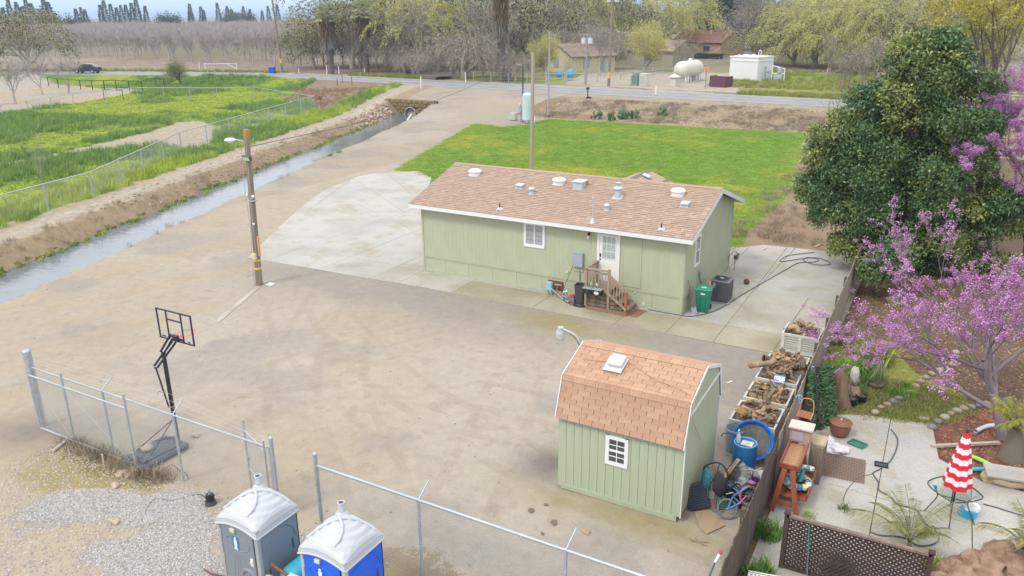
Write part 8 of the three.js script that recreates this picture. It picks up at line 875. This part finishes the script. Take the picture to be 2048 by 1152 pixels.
{ const t = thing('propane_tank', 'large white horizontal propane tank on legs beyond the road', 'tank', [-28.3, 1.2, -91.3], 1.43), wm = MT(spotMap(S(186, 184, 172), S(206, 204, 194), 0.6), 0.5); part(t, 'shell', new THREE.CapsuleGeometry(1.2, 4.6, 10, 28).rotateZ(Math.PI / 2).translate(0, 1.85, 0), wm); for (const x of [-1.9, 1.9]) part(t, 'saddle', [box(0.25, 1.2, 1.9, x, 0.5, 0)], mat.white); for (const x of [-2.6, -1, 1, 2.6]) part(t, 'leg', bar([x, 0, 0.9], [x, 1.2, 0.7], 0.09), mat.white); part(t, 'plinth', box(7, 0.15, 3, 0, 0.08, 0), concretes[0]); part(t, 'valve_dome', cyl(0.3, 0.25, 0.3, 0.4, 3.02, 0, 14), mat.white);
  const w = thing('white_container', 'big white ribbed boxy tank beyond the road', 'tank', [-20.7, 1.2, -98], -0.32), wt = M(0.7, 0.71, 0.72, 0.5), rib = [], prof = []; const a0 = 2.35, b0 = 2.2; for (const [p, q, n] of [[[-a0, b0], [a0, b0], 24], [[a0, b0], [a0, -b0], 20], [[a0, -b0], [-a0, -b0], 24], [[-a0, -b0], [-a0, b0], 20]]) for (let i = 0; i < n; i++) { const t = i / n, o = i % 2 ? 1.02 : 1; prof.push([lerp(p[0], q[0], t) * o, lerp(p[1], q[1], t) * o]); } part(w, 'wall', slab(prof, 0, 3.45), wt); part(w, 'rim', [box(4.95, 0.16, 4.65, 0, 3.45, 0), box(4.9, 0.1, 4.6, 0, 2.9, 0)], wt); part(w, 'hatch', [cyl(0.45, 0.45, 0.3, -0.8, 3.45, 0.4), cyl(0.3, 0.3, 0.35, 0.7, 3.45, 0.8), cyl(0.25, 0.25, 0.25, -1.6, 3.45, 1.0)], wt); part(w, 'ladder', [tube([[1.9, 3.4, 1.4], [1.95, 4.4, 1.45], [2.25, 4.4, 1.5], [2.3, 3.4, 1.5]], 0.06)], wt); part(w, 'stain_pipe', [bar([2.75, 0, 0.6], [2.75, 2.2, 0.6], 0.1), bar([2.75, 1.4, 0.6], [3.6, 1.4, 0.8], 0.12), bar([3.6, 0, 0.8], [3.6, 1.6, 0.8], 0.12)], mat.grey);
  const skid = thing('pump_skid', 'white framed pump skid right of the white tank', 'pump', [-16.6, 1.2, -97.5]); part(skid, 'frame', [bar([-0.9, 0, 0], [-0.9, 2.2, 0], 0.08), bar([0.9, 0, 0], [0.9, 1.8, 0], 0.08), bar([-0.9, 2.2, 0], [0.9, 1.8, 0], 0.08), bar([-0.9, 1.1, 0], [0.9, 1.1, 0], 0.08)], mat.white); part(skid, 'pump', [rbox(1.2, 0.9, 0.8, 0.1, 0, 0.5, 0), cyl(0.35, 0.35, 0.8, 0.2, 1.2, 0)], M(0.4, 0.42, 0.48, 0.5));
  const cab = (label, p, s, m, lid) => { const c = thing('utility_cabinet', label, 'cabinet', p, -0.35); part(c, 'case', rbox(...s, 0.05, 0, s[1] / 2, 0), m); part(c, 'top', rbox(s[0] + 0.12, 0.1, s[2] + 0.12, 0.03, 0, s[1] + 0.03, 0), m); part(c, 'door', box(s[0] * 0.8, s[1] * 0.7, 0.03, 0, s[1] * 0.5, s[2] / 2 + 0.01), lid); };
  cab('narrow cream utility cabinet left of the green one', [-33.82, 1.2, -81.87], [0.55, 1.35, 0.6], M(0.52, 0.52, 0.42, 0.6), M(0.46, 0.46, 0.38, 0.6)); cab('green utility cabinet between two cream ones', [-33.05, 1.2, -82.22], [0.9, 1.75, 0.8], M(0.24, 0.34, 0.28, 0.6), M(0.12, 0.24, 0.22, 0.6)); cab('wide cream utility cabinet right of the green one', [-31.74, 1.2, -81.91], [1.15, 1.6, 1.0], M(0.55, 0.55, 0.46, 0.6), M(0.42, 0.41, 0.36, 0.6));
  const hut = thing('meter_hut', 'small pale hut with a pyramid roof in front of the propane tank', 'hut', [-27.67, 1.2, -82.89], -0.3); part(hut, 'wall', box(1.0, 1.25, 0.9, 0, 0.62, 0), M(0.5, 0.5, 0.46, 0.7)); part(hut, 'roof', new THREE.ConeGeometry(0.95, 0.5, 4).rotateY(Math.PI / 4).translate(0, 1.5, 0), M(0.58, 0.55, 0.44, 0.7));
  const mb = thing('dumpster_screen', 'maroon metal screen box beside the orange sign', 'screen', [-21.86, 1.2, -83.82], -0.35); part(mb, 'panel', [box(2.6, 1.5, 0.08, 0, 0.75, 0), box(0.08, 1.48, 1.6, -1.3, 0.74, -0.8), box(0.08, 1.48, 1.6, 1.3, 0.74, -0.8)], M(0.11, 0.05, 0.065, 0.7)); const os = thing('orange_sign', 'square orange sign on a post beside the maroon screen', 'sign', [-22.9, 1.2, -81.63], -0.3); part(os, 'post', box(0.14, 2.3, 0.1, 0, 1.15, 0), mat.grey); part(os, 'plate', box(0.5, 0.55, 0.04, 0, 2.4, 0.06), M(0.75, 0.16, 0.03, 0.5)); part(os, 'border', box(0.6, 0.65, 0.02, 0, 2.4, 0.03), mat.cream);
  // fenced yard with blue barrels
  const gx = [-45.1, 1.2, -77.62], ge = [-40.4, 1.2, -80.72]; const gg = thing('ranch_gate', 'galvanised double gate in front of the blue barrels beyond the road', 'gate'); const at = (t, y) => [lerp(gx[0], ge[0], t), 1.2 + y, lerp(gx[2], ge[2], t)]; for (const t of [0, 0.49, 0.53, 1]) part(gg, 'post', bar(at(t, 0), at(t, 1.9), 0.07), mat.galv); for (const y of [0.2, 0.9, 1.5]) { part(gg, 'rail', bar(at(0, y), at(0.49, y), 0.04), mat.galv); part(gg, 'rail', bar(at(0.53, y), at(1, y), 0.04), mat.galv); }
  for (const [p, s, l] of [[[-48.27, 1.2, -88.43], 1, 'light blue barrel behind the ranch gate'], [[-45.42, 1.2, -86.45], 1.25, 'larger blue barrel behind the ranch gate']]) single('blue_barrel', l, 'barrel', lathe([[0.001, 0.3], [0.4, 0.3], [0.45, 0.75], [0.4, 1.3], [0.001, 1.3]], 18), M(0.08, 0.32, 0.6, 0.5), p, 0).scale.setScalar(s);
  const fy = (l, a, b) => { const f = thing('yard_fence', l, 'fence'), L = Math.hypot(b[0] - a[0], b[2] - a[2]), n = Math.round(L / 3); for (let i = 0; i <= n; i++) part(f, 'post', cyl(0.05, 0.05, 1.5, lerp(a[0], b[0], i / n), 1.2, lerp(a[2], b[2], i / n), 6), mat.galv); for (const y of [0.5, 1.0, 1.45]) part(f, 'wire', bar([a[0], 1.2 + y, a[2]], [b[0], 1.2 + y, b[2]], 0.015, 4), mat.galv); }; fy('wire fence right of the ranch gate running behind the cabinets', [-40.62, 1.2, -81.57], [-34.9, 1.2, -103.78]); fy('wire fence left of the ranch gate toward the weeping tree', [-58.07, 1.2, -78.63], [-45.55, 1.2, -78.36]); fy('grey fence beside the gravel lane behind the propane tank', [-35.53, 1.2, -119.94], [-34.62, 1.2, -142.41]);
  const br = thing('plank_bridge', 'low grey plank bridge over the ditch beyond the road', 'bridge', [-67.4, 1.2, -80.98], -0.42); for (let i = 0; i < 14; i++) part(br, 'plank', box(0.45, 0.1, 3.2, -3.3 + i * 0.5, 0.45, 0), mat.oldwood); part(br, 'beam', [box(7.2, 0.4, 0.3, 0, 0.2, 1.5), box(7.2, 0.4, 0.3, 0, 0.2, -1.5)], mat.oldwood);
  const cs = thing('junk_pile', 'dark heap of farm scrap in front of the brown-roofed house', 'scrap', [-42.98, 1.2, -153.39]); part(cs, 'sheet', beam([-3, 1.2, 0], [3, 2.2, -1], 2, 0.1), mat.darkgrey); part(cs, 'pipe', bar([-2, 0, 0.5], [2.5, 2.2, 0.8], 0.1), mat.galv); part(cs, 'trailer', box(6, 1.0, 2, 0, 0.6, 0), mat.black);
  const rvn = thing('white_trailer', 'white trailer roof showing among far trees at right', 'trailer', [-41.99, 1.2, -220.49], -0.3); part(rvn, 'body', rbox(9, 2.6, 2.6, 0.4, 0, 1.9, 0), mat.white); part(rvn, 'window', box(2, 0.8, 0.05, -1, 2.2, 1.31), mat.glass); part(rvn, 'wheel', cyl(0.4, 0.4, 2.4).rotateX(Math.PI / 2).translate(0, 0.4, -1.2), mat.rubber);
  const gh = thing('trellis_rows', 'pale horizontal wire trellis behind the yellow-green tree', 'trellis', [11.99, 0, -62.48]); for (let i = 0; i < 12; i++) part(gh, 'wire', bar([-3, 0.3 + i * 0.3, 0], [5, 0.3 + i * 0.3, 0], 0.03, 4), mat.white); for (let i = 0; i < 4; i++) part(gh, 'post', cyl(0.07, 0.07, 4, -2.8 + i * 2.5, 0, 0, 8), mat.oldwood);
}
// ---------- the passing car ----------
{
  const c = thing('passing_car', 'dark navy sport utility car on the road at the far left', 'car', [-132.8, 1.22, -65.2], 0.42), nm = MP(0.025, 0.03, 0.06, 0.3, { clearcoat: 0.8 });
  const body = [[-2.35, 0.45], [-2.3, 0.85], [-1.9, 1.02], [-1.1, 1.1], [-0.55, 1.55], [0.1, 1.68], [1.3, 1.64], [1.9, 1.2], [2.3, 1.12], [2.36, 0.5], [2.2, 0.35], [-2.2, 0.35]]; part(c, 'body', prism(body, 1.7, 0.08).translate(0, 0, -0.85), nm); const gl = [[-0.95, 1.12], [-0.5, 1.5], [0.1, 1.6], [1.25, 1.56], [1.72, 1.18]]; for (const z of [-0.862, 0.852]) part(c, 'side_window', prism(gl, 0.01).translate(0, 0, z), mat.glass); part(c, 'windscreen', beam([-1.1, 1.13, 0], [-0.56, 1.56, 0], 1.5, 0.02), mat.glass); part(c, 'rear_window', beam([1.92, 1.22, 0], [1.36, 1.64, 0], 1.45, 0.02), mat.glass);
  for (const x of [-1.5, 1.45]) for (const z of [-0.8, 0.8]) { const w = part(c, 'wheel', cyl(0.36, 0.36, 0.24, 0, -0.12, 0, 20).rotateX(Math.PI / 2).translate(x, 0.36, z), mat.rubber); part(w, 'rim', cyl(0.22, 0.22, 0.26, 0, -0.13, 0, 16).rotateX(Math.PI / 2).translate(x, 0.36, z), mat.steel); } for (const z of [-0.6, 0.6]) { part(c, 'headlight', rbox(0.1, 0.14, 0.36, 0.03, -2.28, 0.8, z), mat.white); part(c, 'tail_light', rbox(0.08, 0.2, 0.3, 0.03, 2.33, 0.98, z), mat.red); }
}

// ---------- small loose things on the dirt ----------
{
  const rk = MT(spotMap(S(158, 142, 124), S(188, 172, 154), 3), 0.95); reseed(190);
  for (const [p, r, l] of [[[-8.81, 0, 17.23], 0.26, 'pale rock under the end of the sliding gate'], [[-8.93, 0, 17.45], 0.2, 'flat pale rock left of the gate end rock'], [[-7.3, 0, 18.87], 0.14, 'cream broken stone on the gravel strip'], [[-8.64, 0, 17.91], 0.13, 'small flat stone on the tan dirt above the gravel'], [[-8.91, 0, 15.26], 0.14, 'small brown rock right of the hoop base']]) single('loose_rock', l, 'rock', blob(r, r * 0.4, r * 0.7, 0.35, 2, true), rk, [p[0], 0.03, p[2]], r * 20);
  single('pipe_stub', 'short pale pipe lying on the moss left of the gate', 'pipe', bar([-0.12, 0.04, -0.35], [0.15, 0.04, 0.3], 0.045, 10), M(0.5, 0.42, 0.36, 0.7), [-11.7, 0, 17.39]); single('white_stake', 'small white stake upright in the weeds by the gate', 'stake', bar([0, 0, 0], [0, 0.35, 0], 0.025, 6), M(0.55, 0.5, 0.42, 0.8), [-9.73, 0, 17.46]);
  const wr = thing('wire_snarl', 'loose bent black wires lying beside the walk-through gate', 'wire'); part(wr, 'strand', tube([[-8.16, 16.87], [-8.07, 16.71], [-7.74, 16.72], [-7.41, 16.81], [-7.27, 16.86]].map(([x, z], i) => [x, 0.03 + 0.1 * (i % 2), z]), 0.009, 5), mat.rubber); part(wr, 'strand', tube([[-6.96, 18.36], [-7.28, 17.84], [-6.87, 17.67], [-6.69, 17.43], [-6.5, 17.18], [-6.27, 17.2]].map(([x, z]) => [x, 0.02, z]), 0.007, 5), mat.rubber);
  for (const [p, s, l] of [[[0.84, 0, 13.91], 0.09, 'dry leaf clump on the dirt, largest left of the shed'], [[1.04, 0, 13.53], 0.06, 'dark leaf clump beside the largest clump'], [[1.51, 0, 14.05], 0.1, 'dark twiggy clump on the dirt near the fence post'], [[1.48, 0, 14.55], 0.05, 'small dark clod on the dirt near the fence'], [[2.29, 0, 14.02], 0.12, 'reddish flat patch of soil in front of the shed']]) single('leaf_clump', l, 'debris', blob(s, s * 0.25, s * 0.7, 0.5, 2, true), s === 0.12 ? M(0.36, 0.25, 0.19, 0.95) : M(0.16, 0.14, 0.09, 0.95), [p[0], 0.015, p[2]], s * 50);
  single('paper_scrap', 'white strip of litter on the asphalt beside the firewood bins', 'litter', slab([[3.08, 5.03], [3.17, 4.82], [3.2, 4.88], [3.12, 5.09]], 0.02, 0.01), mat.white); single('stick_pile', 'few dry sticks on the dirt beside the board fence', 'sticks', [bar([-0.2, 0.015, 0], [0.22, 0.015, 0.05], 0.01), bar([-0.15, 0.03, 0.06], [0.2, 0.02, -0.08], 0.008), bar([-0.1, 0.02, -0.1], [0.12, 0.03, 0.12], 0.008)], mat.wood, [4.61, 0, 13.18]);
  for (const [p, l] of [[[2.99, 0, -12.49], 'pinkish broken board on the bare soil behind the slab'], [[0.76, 0, -10.51], 'splintered pale board at the back edge of the slab']]) single('broken_board', l, 'board', beam([-0.1, 0.03, 0.4], [0.1, 0.05, -0.3], 0.09, 0.03), M(0.56, 0.4, 0.32, 0.9), p);
}
renderer.render(scene, camera);
